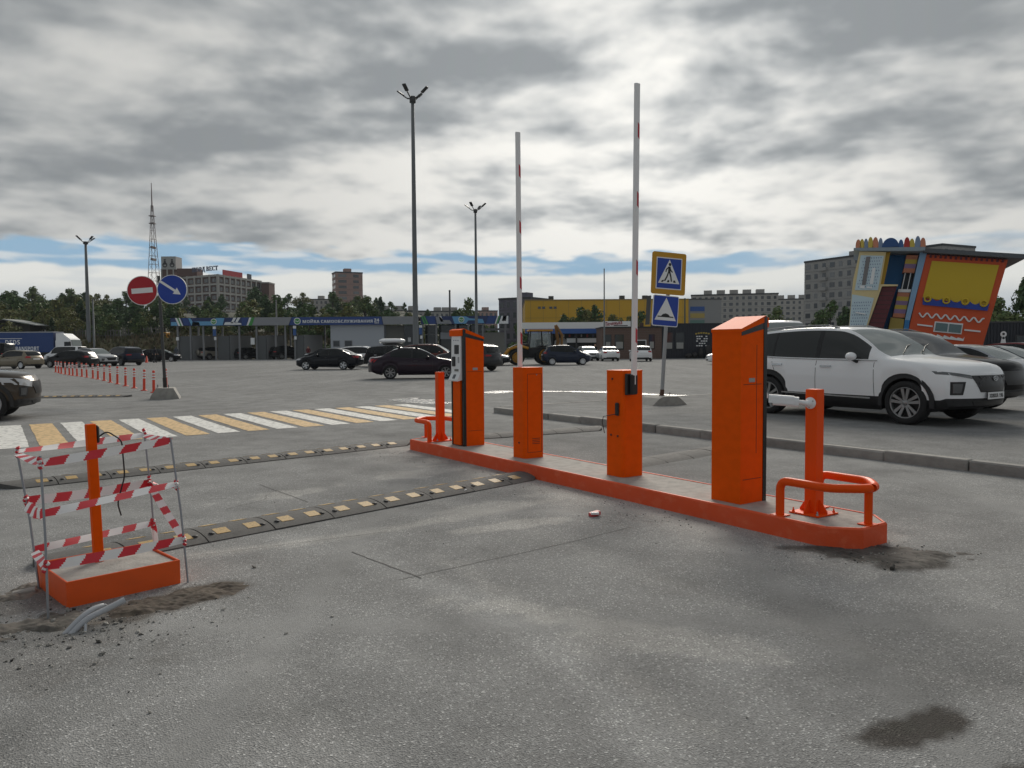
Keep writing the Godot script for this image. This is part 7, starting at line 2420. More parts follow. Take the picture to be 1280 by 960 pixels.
# ---------------------------------------------------------------- people
func person(label: String, at: Vector3, turn: float, h: float, top: Color, legs: Color, hair: Color, stride: float, arms: float, hood := false) -> void:
	# joints with radii; the body is one surface round them
	var k := h / 1.75
	var J := func(x: float, y: float, z: float) -> Vector3: return Vector3(x, y, z) * k
	var bones := []
	bones.append([J.call(0, 1.02, 0), J.call(0, 1.40, 0.01), 0.135, 0.155])
	bones.append([J.call(-0.10, 1.42, 0), J.call(0.10, 1.42, 0), 0.095, 0.095])
	bones.append([J.call(0, 1.45, 0), J.call(0, 1.56, 0.01), 0.06, 0.055])
	bones.append([J.call(0, 1.62, 0.01), J.call(0, 1.67, 0.0), 0.095, 0.098])
	bones.append([J.call(0, 1.60, 0.10), J.call(0, 1.63, 0.10), 0.022, 0.02])
	bones.append([J.call(-0.08, 0.98, 0), J.call(0.08, 0.98, 0), 0.125, 0.125])
	for sg in [1.0, -1.0]:
		var f: float = stride * sg
		var knee: Vector3 = J.call(0.095 * sg, 0.52, f * 0.5 + 0.03)
		var ank: Vector3 = J.call(0.10 * sg, 0.09, f)
		bones.append([J.call(0.09 * sg, 0.95, 0), knee, 0.105, 0.07])
		bones.append([knee, ank, 0.065, 0.045])
		bones.append([ank + Vector3(0, -0.04, -0.02) * k, ank + Vector3(0.02 * sg, -0.045, 0.14) * k, 0.045, 0.035])
		var el: Vector3 = J.call(0.25 * sg, 1.15, -f * 0.4 - 0.02)
		var ha: Vector3 = J.call(0.22 * sg, 0.95 + arms * 0.3, -f * 0.7 + 0.08 + arms * 0.2)
		bones.append([J.call(0.19 * sg, 1.41, 0), el, 0.062, 0.048])
		bones.append([el, ha, 0.046, 0.034])
		bones.append([ha, ha + Vector3(0, -0.10, 0.03) * k, 0.036, 0.022])
	var cell := 0.038 * k
	var lo := Vector3(-0.45, -0.05, -0.45) * k
	var n := Vector3i(int(0.9 * k / cell) + 1, int(1.9 * k / cell) + 1, int(0.9 * k / cell) + 1)
	var val := PackedFloat32Array()
	val.resize(n.x * n.y * n.z)
	val.fill(1.0)
	for b in bones:
		var ra: float = b[2] * k
		var rb: float = b[3] * k
		var mn: Vector3 = (b[0] as Vector3).min(b[1]) - Vector3.ONE * (maxf(ra, rb) + 0.09)
		var mx: Vector3 = (b[0] as Vector3).max(b[1]) + Vector3.ONE * (maxf(ra, rb) + 0.09)
		var a0 := Vector3i(((mn - lo) / cell).floor()).clamp(Vector3i.ZERO, n - Vector3i.ONE)
		var a1 := Vector3i(((mx - lo) / cell).ceil()).clamp(Vector3i.ZERO, n - Vector3i.ONE)
		var ab: Vector3 = b[1] - b[0]
		var l2 := ab.length_squared()
		for z in range(a0.z, a1.z + 1):
			for y in range(a0.y, a1.y + 1):
				for x in range(a0.x, a1.x + 1):
					var p := lo + Vector3(x, y, z) * cell
					var t: float = clampf((p - b[0]).dot(ab) / l2, 0, 1)
					var d: float = p.distance_to(b[0] + ab * t) - lerpf(ra, rb, t)
					var i := (z * n.y + y) * n.x + x
					var hh := maxf(0.045 - absf(val[i] - d), 0.0) / 0.045
					val[i] = minf(val[i], d) - hh * hh * 0.045 * 0.25
	var vid := {}
	var vs := PackedVector3Array()
	var off := [0, 1, n.x, n.x + 1, n.x * n.y, n.x * n.y + 1, n.x * n.y + n.x, n.x * n.y + n.x + 1]
	var co := [Vector3(0, 0, 0), Vector3(1, 0, 0), Vector3(0, 1, 0), Vector3(1, 1, 0), Vector3(0, 0, 1), Vector3(1, 0, 1), Vector3(0, 1, 1), Vector3(1, 1, 1)]
	var ed := [[0, 1], [2, 3], [4, 5], [6, 7], [0, 2], [1, 3], [4, 6], [5, 7], [0, 4], [1, 5], [2, 6], [3, 7]]
	for z in n.z - 1:
		for y in n.y - 1:
			for x in n.x - 1:
				var i := (z * n.y + y) * n.x + x
				var neg := 0
				for e in 8:
					if val[i + off[e]] < 0: neg += 1
				if neg == 0 or neg == 8: continue
				var s := Vector3.ZERO
				var cnt := 0
				for e in ed:
					var va := val[i + off[e[0]]]
					var vb := val[i + off[e[1]]]
					if (va < 0) != (vb < 0):
						s += (co[e[0]] as Vector3).lerp(co[e[1]], va / (va - vb))
						cnt += 1
				vid[i] = vs.size()
				vs.append(lo + (Vector3(x, y, z) + s / cnt) * cell)
	var st := mb()
	st.set_smooth_group(0)
	var skin := Color(0.42, 0.25, 0.18)
	var ax := [[1, n.x, n.x * n.y], [n.x, n.x * n.y, 1], [n.x * n.y, 1, n.x]]
	var dirs := [Vector3.RIGHT, Vector3.UP, Vector3.BACK]
	for z in range(1, n.z - 1):
		for y in range(1, n.y - 1):
			for x in range(1, n.x - 1):
				var i := (z * n.y + y) * n.x + x
				for a in 3:
					var j: int = i + ax[a][0]
					if (val[i] < 0) == (val[j] < 0): continue
					var q := [i, i - ax[a][1], i - ax[a][1] - ax[a][2], i - ax[a][2]]
					if not (vid.has(q[0]) and vid.has(q[1]) and vid.has(q[2]) and vid.has(q[3])): continue
					var out: Vector3 = dirs[a] * (1.0 if val[i] < 0 else -1.0)
					var c: Vector3 = (vs[vid[q[0]]] + vs[vid[q[2]]]) * 0.5 / k
					var col := top
					if c.y < 0.10: col = Color(0.02, 0.02, 0.02)
					elif c.y < 0.93 and absf(c.x) < 0.185: col = legs
					elif c.y < 0.99 and absf(c.x) > 0.185: col = skin
					elif c.y > 1.49: col = hair if (hood or c.z < 0.035 or c.y > 1.70) else skin
					st.set_color(col)
					quad(st, vs[vid[q[0]]], vs[vid[q[1]]], vs[vid[q[2]]], vs[vid[q[3]]], out)
	var m := mat("person_cloth", 1, 1, 1, 0.85)
	m.vertex_color_use_as_albedo = true
	var o := obj("person", st, m)
	o.position = at
	o.rotation.y = turn
	tag(o, label, "person")

func make_people() -> void:
	person("person in a pale pink top standing behind the beige estate", Vector3(-45.3, 0, -66.5), 0.5, 1.66, Color(0.42, 0.24, 0.22), Color(0.06, 0.06, 0.08), Color(0.10, 0.055, 0.03), 0.05, 0.3)
	person("person in dark clothes walking across the lot behind the disc signs", Vector3(-39.5, 0, -85.0), 2.6, 1.78, Color(0.012, 0.013, 0.02), Color(0.012, 0.012, 0.016), Color(0.015, 0.013, 0.012), 0.22, 0.0, true)
	person("person in a grey hooded jacket beside the first wash bay", Vector3(-42.8, 0, -98.0), 0.3, 1.78, Color(0.065, 0.075, 0.095), Color(0.05, 0.055, 0.07), Color(0.08, 0.09, 0.11), 0.10, 0.1, true)
	person("person in a dark red jacket standing right of the fourth bay wall", Vector3(-26.2, 0, -99.0), 0.2, 1.76, Color(0.11, 0.012, 0.016), Color(0.02, 0.02, 0.025), Color(0.02, 0.015, 0.012), 0.03, 0.2)
	person("person in black beside the pale grey car near the brick shop", Vector3(9.1, 0, -84.0), 0.4, 1.75, Color(0.012, 0.012, 0.014), Color(0.014, 0.014, 0.018), Color(0.03, 0.02, 0.015), 0.06, 0.2)

# ---------------------------------------------------------------- hillside and trees
func hill_h(x: float, z: float) -> float:
	var d := -z + 0.10 * x * smoothstep(0.0, 60.0, x)
	var h := 0.0
	h = curve([[112.0, -0.1], [114.0, 0.15], [120.0, 2.9], [130.0, 3.4], [160.0, 5.5], [200.0, 9.0], [250.0, 13.0], [300.0, 14.5], [420.0, 15.5], [560.0, 16.0]], d)
	var side := 1.0 - smoothstep(-40.0, 6.0, x)
	h = h * side
	return h + (fn_a.get_noise_2d(x * 4.0, z * 4.0) * 1.2) * smoothstep(0.5, 4.0, h)

func make_hill() -> void:
	var st := mb()
	st.set_smooth_group(0)
	var xs := []
	var x := -420.0
	while x <= 12.0:
		xs.append(x)
		x += 8.0
	var zs := []
	var z := -112.0
	while z > -640.0:
		zs.append(z)
		z -= 2.0 if z > -132.0 else 9.0
	for j in zs.size() - 1:
		for i in xs.size() - 1:
			var q := []
			for e in [[0, 0], [1, 0], [1, 1], [0, 1]]:
				q.append(Vector3(xs[i + e[0]], hill_h(xs[i + e[0]], zs[j + e[1]]), zs[j + e[1]]))
			var n := fn_a.get_noise_2d(q[0].x * 12.0, q[0].z * 12.0)
			st.set_color(Color(0.075, 0.075, 0.032).lerp(Color(0.13, 0.10, 0.06), clampf(0.5 + n * 1.4, 0, 1)).lerp(Color(0.035, 0.038, 0.018), smoothstep(122.0, 130.0, -q[0].z)))
			quad(st, q[0], q[1], q[2], q[3], Vector3.UP)
	var m := mat("hill_grass", 1, 1, 1, 0.95)
	m.vertex_color_use_as_albedo = true
	struct("hillside", st, m, "grassy bank and wooded hillside behind the car park", "hillside")
	# weathered fence of upright boards on the bank
	var f := thing("board_fence", "gappy weathered board fence along the top of the grassy bank", "fence", Vector3(0, 0, 0))
	var pm := []
	for k in 3:
		var b := mb()
		box(b, Vector3(0, 0.75, 0), Vector3(0.16, 1.5 + 0.12 * k, 0.04))
		b.generate_normals()
		pm.append(b.commit())
	var wood := mat("fence_grey", 0.12, 0.115, 0.105, 0.9)
	var wood2 := mat("fence_pale", 0.30, 0.29, 0.27, 0.9)
	var xx := -74.5
	var i2 := 0
	while xx < -55.5:
		var gy := hill_h(xx, -121.5)
		var odd := rng.randf() < 0.12
		if rng.randf() > 0.14:
			inst("board", pm[i2 % 3], wood2 if odd else wood, f, Transform3D(Basis.from_euler(Vector3(0, 0, rng.randf_range(-0.06, 0.06) + (0.25 if odd and rng.randf() < 0.4 else 0.0))), Vector3(xx, gy - 0.1, -121.5)))
		xx += 0.40
		i2 += 1
	for y in [0.45, 1.2]:
		var r := mb()
		tube(r, [Vector3(-74.5, hill_h(-74.5, -121.5) + y, -121.55), Vector3(-65.0, hill_h(-65, -121.5) + y, -121.55), Vector3(-55.5, hill_h(-55.5, -121.5) + y, -121.55)], 0.05, 4)
		obj("rail", r, wood, f)
	# shed with a pale roof edge, houses on the crest
	var s := thing("wooden_shed", "dark wooden shed with pale sloping roof edge above the truck", "shed", Vector3(-80.0, 3.0, -124.0))
	part_box("wall", Vector3(-2, 1.3, -2), Vector3(9.0, 2.7, 4.0), mat("shed_wood", 0.045, 0.038, 0.03, 0.95), s)
	for k in 18:
		part_box("board", Vector3(-6.2 + k * 0.5, 1.3, 0.03), Vector3(0.36, 2.6, 0.06), mats["shed_wood"], s)
	part_box("roof", Vector3(1.0, 3.0, -2), Vector3(5.5, 0.16, 4.8), mat("shed_roof", 0.30, 0.31, 0.30, 0.8), s, 0.0, Basis(Vector3.BACK, -0.18))
	part_box("roof", Vector3(-4.3, 3.2, -2), Vector3(5.4, 0.16, 4.8), mats["roof_dark"], s, 0.0, Basis(Vector3.BACK, 0.06))
	var houses := [[-147.0, -252.0, 9.0, 3.2, "green roofed bungalow on the hill crest left of the thin lamp", 0.012, 0.075, 0.045], [-138.5, -250.0, 5.0, 3.0, "small grey bungalow right of the green roofed one", 0.22, 0.23, 0.22], [-172.0, -258.0, 8.0, 3.0, "dark gabled cottage at the left end of the crest", 0.09, 0.07, 0.06], [-120.0, -262.0, 6.0, 2.8, "low cottage on the crest left of the radio mast", 0.14, 0.13, 0.12]]
	for h in houses:
		var gy := hill_h(h[0], h[1])
		var o := thing("house", h[4], "house", Vector3(h[0], gy, h[1]))
		var wm := mat("cottage_%d" % int(h[2]), h[5] * 1.6 + 0.05, h[6] * 1.2 + 0.05, h[7] + 0.05, 0.9)
		part_box("wall", Vector3(0, h[3] * 0.5, -3), Vector3(h[2], h[3] + 1, 6), wm, o)
		var rf := mb()
		prism(rf, V2([-h[2] / 2 - 0.4, h[3] + 0.3, h[2] / 2 + 0.4, h[3] + 0.3, h[2] / 2 - 0.8, h[3] + 2.0, -h[2] / 2 + 0.8, h[3] + 2.0]), -6.6, Transform3D(Basis.IDENTITY, Vector3(0, 0, 0.3)))
		obj("roof", rf, mat("cottage_roof_%d" % int(h[2]), h[5], h[6], h[7], 0.8), o)
		for wx in [-0.25, 0.25]:
			part_box("window", Vector3(h[2] * wx, h[3] * 0.6, 0.02), Vector3(1.0, 1.0, 0.08), mats["pane_far"], o)
	# thin masts and poles on the skyline
	bare_pole("utility_pole", "thin grey pole beside the far left street lamp", Vector3(-63.5, 0, -117.0), 9.0, 0.16, mats["lamp_pole"])
	bare_pole("utility_pole", "short grey pole sticking up behind the left terminal", Vector3(-8.8, 0, -110.0), 9.4, 0.20, mats["pole_dark"])
	bare_pole("flagpole", "thin tall pole before the yellow hall and brick shop", Vector3(10.35, 0, -86.0), 10.0, 0.10, mats["lamp_pole"])
	bare_pole("flagpole", "green grey pole by the right end of the yellow hall", Vector3(25.2, 0, -112.0), 8.2, 0.16, mat("pole_green", 0.035, 0.06, 0.05, 0.6))
	bare_pole("utility_pole", "pale concrete pole rising behind the wash bays", Vector3(-36.0, 0.5, -118.0), 8.2, 0.18, mat("pole_concrete", 0.22, 0.22, 0.21, 0.9))

func leaf_mesh(st: SurfaceTool, lobes: Array, count: int, leaf: float, base: Color, vary: float) -> void:
	for i in count:
		var l: Array = lobes[rng.randi() % lobes.size()]
		var d := Vector3(rng.randfn(), rng.randfn(), rng.randfn()).normalized()
		var r := pow(rng.randf(), 0.45)
		var p: Vector3 = l[0] + d * (l[1] as Vector3) * r
		var n := (d + Vector3(rng.randfn(), rng.randfn(), rng.randfn()) * 0.5).normalized()
		var a := n.cross(Vector3(rng.randfn(), rng.randfn(), rng.randfn())).normalized()
		var b := n.cross(a)
		var s := leaf * rng.randf_range(0.6, 1.35)
		var f := 1.0 + vary * rng.randfn() * 0.5
		st.set_color(Color(base.r * f * rng.randf_range(0.85, 1.2), base.g * f, base.b * f * rng.randf_range(0.8, 1.1)))
		# a folded sprig of two leaves
		var tip := p + a * s
		var tail := p - a * s * 0.7
		tri(st, tail, p + b * s * 0.45 + n * s * 0.15, tip, n)
		tri(st, tail, p - b * s * 0.45 + n * s * 0.15, tip, n)

var tree_kinds := []
func tree_proto(h: float, w: float, base: Color, count: int, leaf: float, slim: bool) -> Dictionary:
	var lobes := []
	var n := 9 if not slim else 6
	for k in n:
		var a := TAU * k / n + rng.randf() * 0.8
		var f := rng.randf()
		var r := w * 0.34 * sin(PI * clampf(0.15 + f * 0.8, 0, 1)) * rng.randf_range(0.6, 1.1)
		lobes.append([Vector3(cos(a) * r, h * lerpf(0.16, 0.82, f), sin(a) * r), Vector3(w * 0.29, h * 0.17, w * 0.29) * rng.randf_range(0.7, 1.25)])
	lobes.append([Vector3(rng.randf_range(-0.1, 0.1) * w, h * 0.88, 0), Vector3(w * 0.15, h * 0.12, w * 0.15)])
	var st := mb()
	leaf_mesh(st, lobes, count, leaf, base, 0.45)
	st.generate_normals()
	var tk := mb()
	tube(tk, [Vector3(0, -0.3, 0), Vector3(0.06 * w, h * 0.25, 0), Vector3(-0.02 * w, h * 0.55, 0.03 * w), Vector3(0.02 * w, h * 0.82, 0)], [0.035 * w + 0.03, 0.03 * w + 0.02, 0.02 * w, 0.008 * w], 6)
	for k in 5:
		var l: Array = lobes[k]
		var y := h * rng.randf_range(0.2, 0.5)
		tube(tk, [Vector3(0.02 * w, y, 0), (l[0] as Vector3) * Vector3(0.5, 0.6, 0.5) + Vector3(0, y * 0.4, 0), l[0]], [0.018 * w, 0.012 * w, 0.005 * w], 5)
	tk.generate_normals()
	return {"crown": st.commit(), "trunk": tk.commit()}

func plant(called: String, label: String, kind: int, at: Vector3, sc: Vector3, turn: float, group := "", cat := "tree") -> void:
	var o := thing(called, label, cat, at, turn, group)
	var k: Dictionary = tree_kinds[kind]
	inst("trunk", k.trunk, mats["bark"], o, Transform3D(Basis.from_scale(sc), Vector3.ZERO))
	inst("crown", k.crown, mats["leaf"], o, Transform3D(Basis.from_scale(sc), Vector3.ZERO))

func make_trees() -> void:
	var m := mat("leaf", 1, 1, 1, 0.7)
	m.vertex_color_use_as_albedo = true
	m.backlight_enabled = true
	m.backlight = Color(0.25, 0.25, 0.25)
	m.cull_mode = BaseMaterial3D.CULL_DISABLED
	mat("bark", 0.06, 0.05, 0.04, 0.95)
	# unit trees 6 m high
	tree_kinds.append(tree_proto(6.0, 5.0, Color(0.075, 0.126, 0.038), 1500, 0.30, false))
	tree_kinds.append(tree_proto(6.0, 4.2, Color(0.104, 0.144, 0.046), 1300, 0.28, false))
	tree_kinds.append(tree_proto(6.0, 3.2, Color(0.060, 0.109, 0.038), 1100, 0.27, true))
	tree_kinds.append(tree_proto(6.0, 5.2, Color(0.140, 0.148, 0.046), 1300, 0.30, false))
	tree_kinds.append(tree_proto(6.0, 2.2, Color(0.041, 0.078, 0.031), 900, 0.24, true))
	# thick growth on the bank and the hill
	var n := 0
	for row in [[-124.5, 2.2, 3.2, 3.6], [-129.0, 3.4, 4.6, 4.0], [-138.0, 4.2, 5.4, 4.6], [-152.0, 4.6, 6.0, 6.4], [-172.0, 4.6, 6.4, 7.5], [-196.0, 4.6, 6.6, 9.0], [-224.0, 4.4, 6.2, 11.0], [-246.0, 3.6, 5.6, 12.0]]:
		var z: float = row[0]
		var half := -z * 0.70 + 4.0
		var x := -half
		while x < -2.0:
			var px := x + rng.randf_range(-1.2, 1.2)
			var pz := z + rng.randf_range(-4.0, 4.0)
			var hh := hill_h(px, pz)
			# the right end of the hill has lower growth
			var sc := rng.randf_range(row[1], row[2]) / 6.0 * 1.35
			if px > -z * -0.30: sc *= 0.86
			if px > -z * -0.16: sc *= 0.8
			# keep the factory and the flats in sight
			var ray := px / -pz
			if ray > -0.425 and ray < -0.34 and pz > -260: sc *= 0.82
			var kind := rng.randi() % 4
			if rng.randf() < 0.08: kind = 4
			plant("hill_tree", "dark bushy tree in the thick growth covering the hillside", kind, Vector3(px, hh - 0.2, pz), Vector3(sc * rng.randf_range(1.1, 1.6), sc * rng.randf_range(0.85, 1.15), sc), rng.randf() * TAU, "trees covering the hillside")
			n += 1
			x += row[3] * rng.randf_range(0.75, 1.25) * (0.85 if z > -160 else 1.0)
	# named ones on the skyline
	plant("oak_tree", "round dark tree standing up alone on the crest at far left", 0, Vector3(-158.0, 12.5, -246.0), Vector3(1.55, 1.35, 1.5), 0.4)
	plant("oak_tree", "dark tree cut by the left edge of the photo on the crest", 1, Vector3(-166.0, 12.0, -250.0), Vector3(1.5, 1.0, 1.5), 1.4)
	plant("oak_tree", "broad dark tree on the crest right of the thin left lamp", 2, Vector3(-136.0, 12.5, -246.0), Vector3(2.6, 1.25, 2.2), 2.4)
	plant("birch_tree", "loose feathery tree standing right of the second tall lamp", 1, Vector3(-6.6, 0, -116.0), Vector3(1.2, 1.5, 1.2), 0.9)
	plant("birch_tree", "smaller feathery tree just left of the second tall lamp", 2, Vector3(-8.2, 0, -112.0), Vector3(1.1, 1.15, 1.1), 1.9)
	plant("bush", "dark tall bush between the car wash end and the loader", 0, Vector3(0.9, 0, -92.0), Vector3(0.62, 0.72, 0.62), 0.3, "", "bush")
	plant("bush", "wide bush behind the glazed room of the car wash", 3, Vector3(-15.0, 0, -120.0), Vector3(1.2, 0.7, 1.1), 0.3, "", "bush")
	plant("bush", "green bush seen through the open bay under the big lettering", 0, Vector3(-27.5, 0, -118.0), Vector3(1.0, 0.75, 1.1), 1.3, "", "bush")
	var yi := 0
	for t in [[-8.0, 1.10, 2], [-6.9, 1.02, 1], [-5.6, 1.28, 0], [-4.2, 1.22, 3], [-2.9, 1.35, 2], [-0.2, 1.1, 3], [1.0, 0.98, 1], [3.4, 1.05, 3], [4.7, 1.18, 0], [6.6, 0.8, 3], [8.0, 0.7, 1]]:
		plant("shrub_tree", ["leafy tree against the yellow hall, in the left clump", "leafy tree against the yellow hall, in the right clump"][0 if t[0] < -2.0 else 1], t[2], Vector3(17.0 + t[0], 0, -128.0 - yi % 3), Vector3(1.15, t[1] * 1.05, 1.15), yi * 1.3, ["trees in the left clump before the yellow hall", "trees in the right clump before the yellow hall"][0 if t[0] < -2.0 else 1])
		yi += 1
	var k := 0
	for t in [[33.0, 0.7], [36.5, 0.95], [39.5, 1.15], [43.0, 1.0], [46.0, 1.25], [49.5, 1.15], [53.0, 1.3], [57.0, 1.25], [61.0, 1.15], [65.0, 1.2]]:
		plant("dense_tree", "dark tree in the belt before the nine storey apartment block", [0, 2, 1, 0][k % 4], Vector3(t[0], 0, -108.0 - (k % 3) * 3.0), Vector3(1.1, t[1] * 1.05, 1.1), k * 0.9, "trees before the nine storey block")
		k += 1
	for t in [[24.0, 0.75], [27.0, 0.62], [20.5, 0.55]]:
		plant("dense_tree", "low dark tree showing over the dark container shop roof", 2, Vector3(t[0], 0, -116.0), Vector3(1.1, t[1] * 1.1, 1.1), k * 0.9, "trees over the container shop roof")
		k += 1
	for t in [[44.5, 1.05, -71.0], [47.5, 1.35, -71.0], [50.5, 1.45, -73.0], [42.5, 0.75, -66.0], [54.0, 1.5, -76.0], [57.0, 1.4, -78.0], [46.0, 1.0, -68.0]]:
		plant("edge_tree", "dark tree behind the container shop at the right edge", [0, 1, 2][k % 3], Vector3(t[0], 0, t[2]), Vector3(0.95, t[1] * 0.93, 0.95), k * 0.9, "trees behind the right container shop")
		k += 1
	# rough grass on the bank
	var gm := mb()
	for b in 3:
		var a := b * 1.05
		var d := Vector3(cos(a), 0, sin(a)) * 0.10
		tri(gm, -d, d, Vector3(d.z * 0.6, 0.42, d.x * 0.6), Vector3(d.z, 0.1, d.x))
	gm.generate_normals()
	var mm := MultiMesh.new()
	mm.transform_format = MultiMesh.TRANSFORM_3D
	mm.use_colors = true
	mm.mesh = gm.commit()
	mm.instance_count = 5000
	for i in 5000:
		var x := rng.randf_range(-92.0, -6.0)
		var z := rng.randf_range(-125.0, -113.5)
		var s := rng.randf_range(0.6, 1.7)
		mm.set_instance_transform(i, Transform3D(Basis(Vector3.UP, rng.randf() * 3.0).scaled_local(Vector3(s * 1.4, s, s * 1.4)), Vector3(x, hill_h(x, z) - 0.03, z)))
		var v := rng.randf_range(0.7, 1.3)
		mm.set_instance_color(i, Color(0.085 * v, 0.085 * v, 0.034 * v) if rng.randf() < 0.6 else Color(0.14 * v, 0.105 * v, 0.055 * v))
	var mi := MultiMeshInstance3D.new()
	mi.multimesh = mm
	mi.material_override = m
	mi.name = "grass"
	add_child(mi)
	tag(mi, "rough dry grass on the bank below the board fence", "grass", "", "stuff")

var mats_tex := {}

func _ready() -> void:
	rng.seed = 4711
	# camera
	var cam := Camera3D.new()
	cam.name = "camera"
	cam.fov = 53.13
	cam.near = 0.05
	cam.far = 4000.0
	cam.position = Vector3(0, 1.45, 0)
	cam.basis = Basis(Vector3.RIGHT, -0.0479) * Basis(Vector3.BACK, -0.00698)
	add_child(cam)
	cam.current = true
	# sky and exposure
	var we := WorldEnvironment.new()
	we.name = "world_environment"
	var env := Environment.new()
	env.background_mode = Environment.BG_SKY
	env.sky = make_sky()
	env.background_energy_multiplier = 1.0
	env.tonemap_mode = Environment.TONE_MAPPER_LINEAR
	env.tonemap_exposure = 1.08
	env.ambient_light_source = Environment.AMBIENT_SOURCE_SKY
	env.reflected_light_source = Environment.REFLECTION_SOURCE_SKY
	env.sdfgi_enabled = true
	env.ssao_enabled = true
	env.ssil_enabled = true
	env.fog_enabled = true
	env.fog_density = 0.00016
	env.fog_light_color = Color(0.80, 0.84, 0.88)
	we.environment = env
	add_child(we)
	# the veiled sun, ahead and a little to the right
	var sun := DirectionalLight3D.new()
	sun.name = "sun"
	sun.light_energy = 0.85
	sun.light_color = Color(1.0, 0.97, 0.92)
	sun.light_angular_distance = 26.0
	sun.shadow_enabled = true
	add_child(sun)
	sun.look_at_from_position(Vector3(0.14, 0.50, -0.9) * 50.0, Vector3.ZERO)
	fn_a = noise(0.01, 4, 11)
	fn_b = noise(0.01, 5, 29)
	make_materials()
	# setting
	var asph := make_asphalt()
	make_ground(asph)
	make_raised(asph, mats["concrete"])
	make_markings()
	make_puddles()
	make_hill()
	make_skyline()
	make_car_wash()
	make_shops()
	make_upside_house()
	make_trees()
	# the entrance
	make_island(mats["concrete"])
	terminal("orange ticket terminal with white front panel and screen on the island", 0.985, 0.375, false)
	terminal("orange terminal seen from behind, nearest on the island's right end", 5.565, 0.315, true)
	barrier("orange barrier cabinet beside the ticket terminal, arm raised behind it", 2.41, 0.36, false, 2.92, 0.004)
	barrier("orange barrier cabinet with black hub facing us, taller raised arm", 4.05, 0.40, true, 2.91, -0.014)
	gusset_post("orange square post at the right end of the island, carrying the camera", 6.26, 0.35, 0.965)
	gusset_post("orange square post left of the ticket terminal at the island's far end", 0.37, 0.29, 0.965)
	guard("orange tube guard rail round the near right tip of the island", 6.455, 1.0)
	guard("orange tube guard rail round the far left tip of the island", 0.14, -1.0)
	make_camera_unit()
	speed_bump("black rubber speed bump with yellow patches, nearest, across the left lane", Vector3(-3.22, 0, -5.08), Vector3(0.20, 0, -8.62), 0.50, false)
	speed_bump("black rubber speed bump behind the nearest one, ending at the ticket terminal", Vector3(-5.45, 0, -8.05), Vector3(-1.58, 0, -11.62), 0.48, false)
	speed_bump("worn grey speed bump between the barriers and the kerb", Vector3(0.95, 0, -8.95), Vector3(3.0, 0, -10.75), 0.52, true, 0.012)
	speed_bump("worn speed bump behind the left barrier towards the kerb", Vector3(-0.75, 0, -12.2), Vector3(1.55, 0, -13.45), 0.50, true)
	speed_bump("distant low speed bump beside the nose of the brown crossover", Vector3(-15.4, 0, -23.4), Vector3(-11.8, 0, -23.8), 0.55, false)
	make_block(mats["concrete"])
	make_tape_cage()
	make_signs(mats["concrete"])
	make_delineators()
	street_lamp("tall grey street lamp with four heads, nearest, above the purple sedan", Vector3(-6.55, 0, -52.5), 18.2, 0.20, 0.11, 0.88)
	street_lamp("second tall street lamp with four heads behind the left terminal", Vector3(-4.2, 0, -92.0), 17.7, 0.20, 0.12, 1.05)
	street_lamp("far left street lamp rising behind the truck cab", Vector3(-65.4, 0, -119.0), 18.0, 0.34, 0.18, 1.2)
	make_cars()
	make_machines()
	make_people()
	make_rubble()

func make_asphalt() -> StandardMaterial3D:
	var m := StandardMaterial3D.new()
	m.vertex_color_use_as_albedo = true
	m.albedo_color = Color(1, 1, 1)
	m.albedo_texture = mats_tex["asph"]
	m.roughness = 0.95
	m.metallic_specular = 0.25
	m.uv1_triplanar = true
	m.uv1_world_triplanar = true
	m.uv1_scale = Vector3(0.36, 0.36, 0.36)
	m.normal_enabled = true
	m.normal_texture = mats_tex["asph_n"]
	m.normal_scale = 0.7
	m.detail_enabled = true
	m.detail_albedo = mats_tex["mottle"]
	m.detail_blend_mode = BaseMaterial3D.BLEND_MODE_MUL
	m.detail_uv_layer = BaseMaterial3D.DETAIL_UV_2
	return m

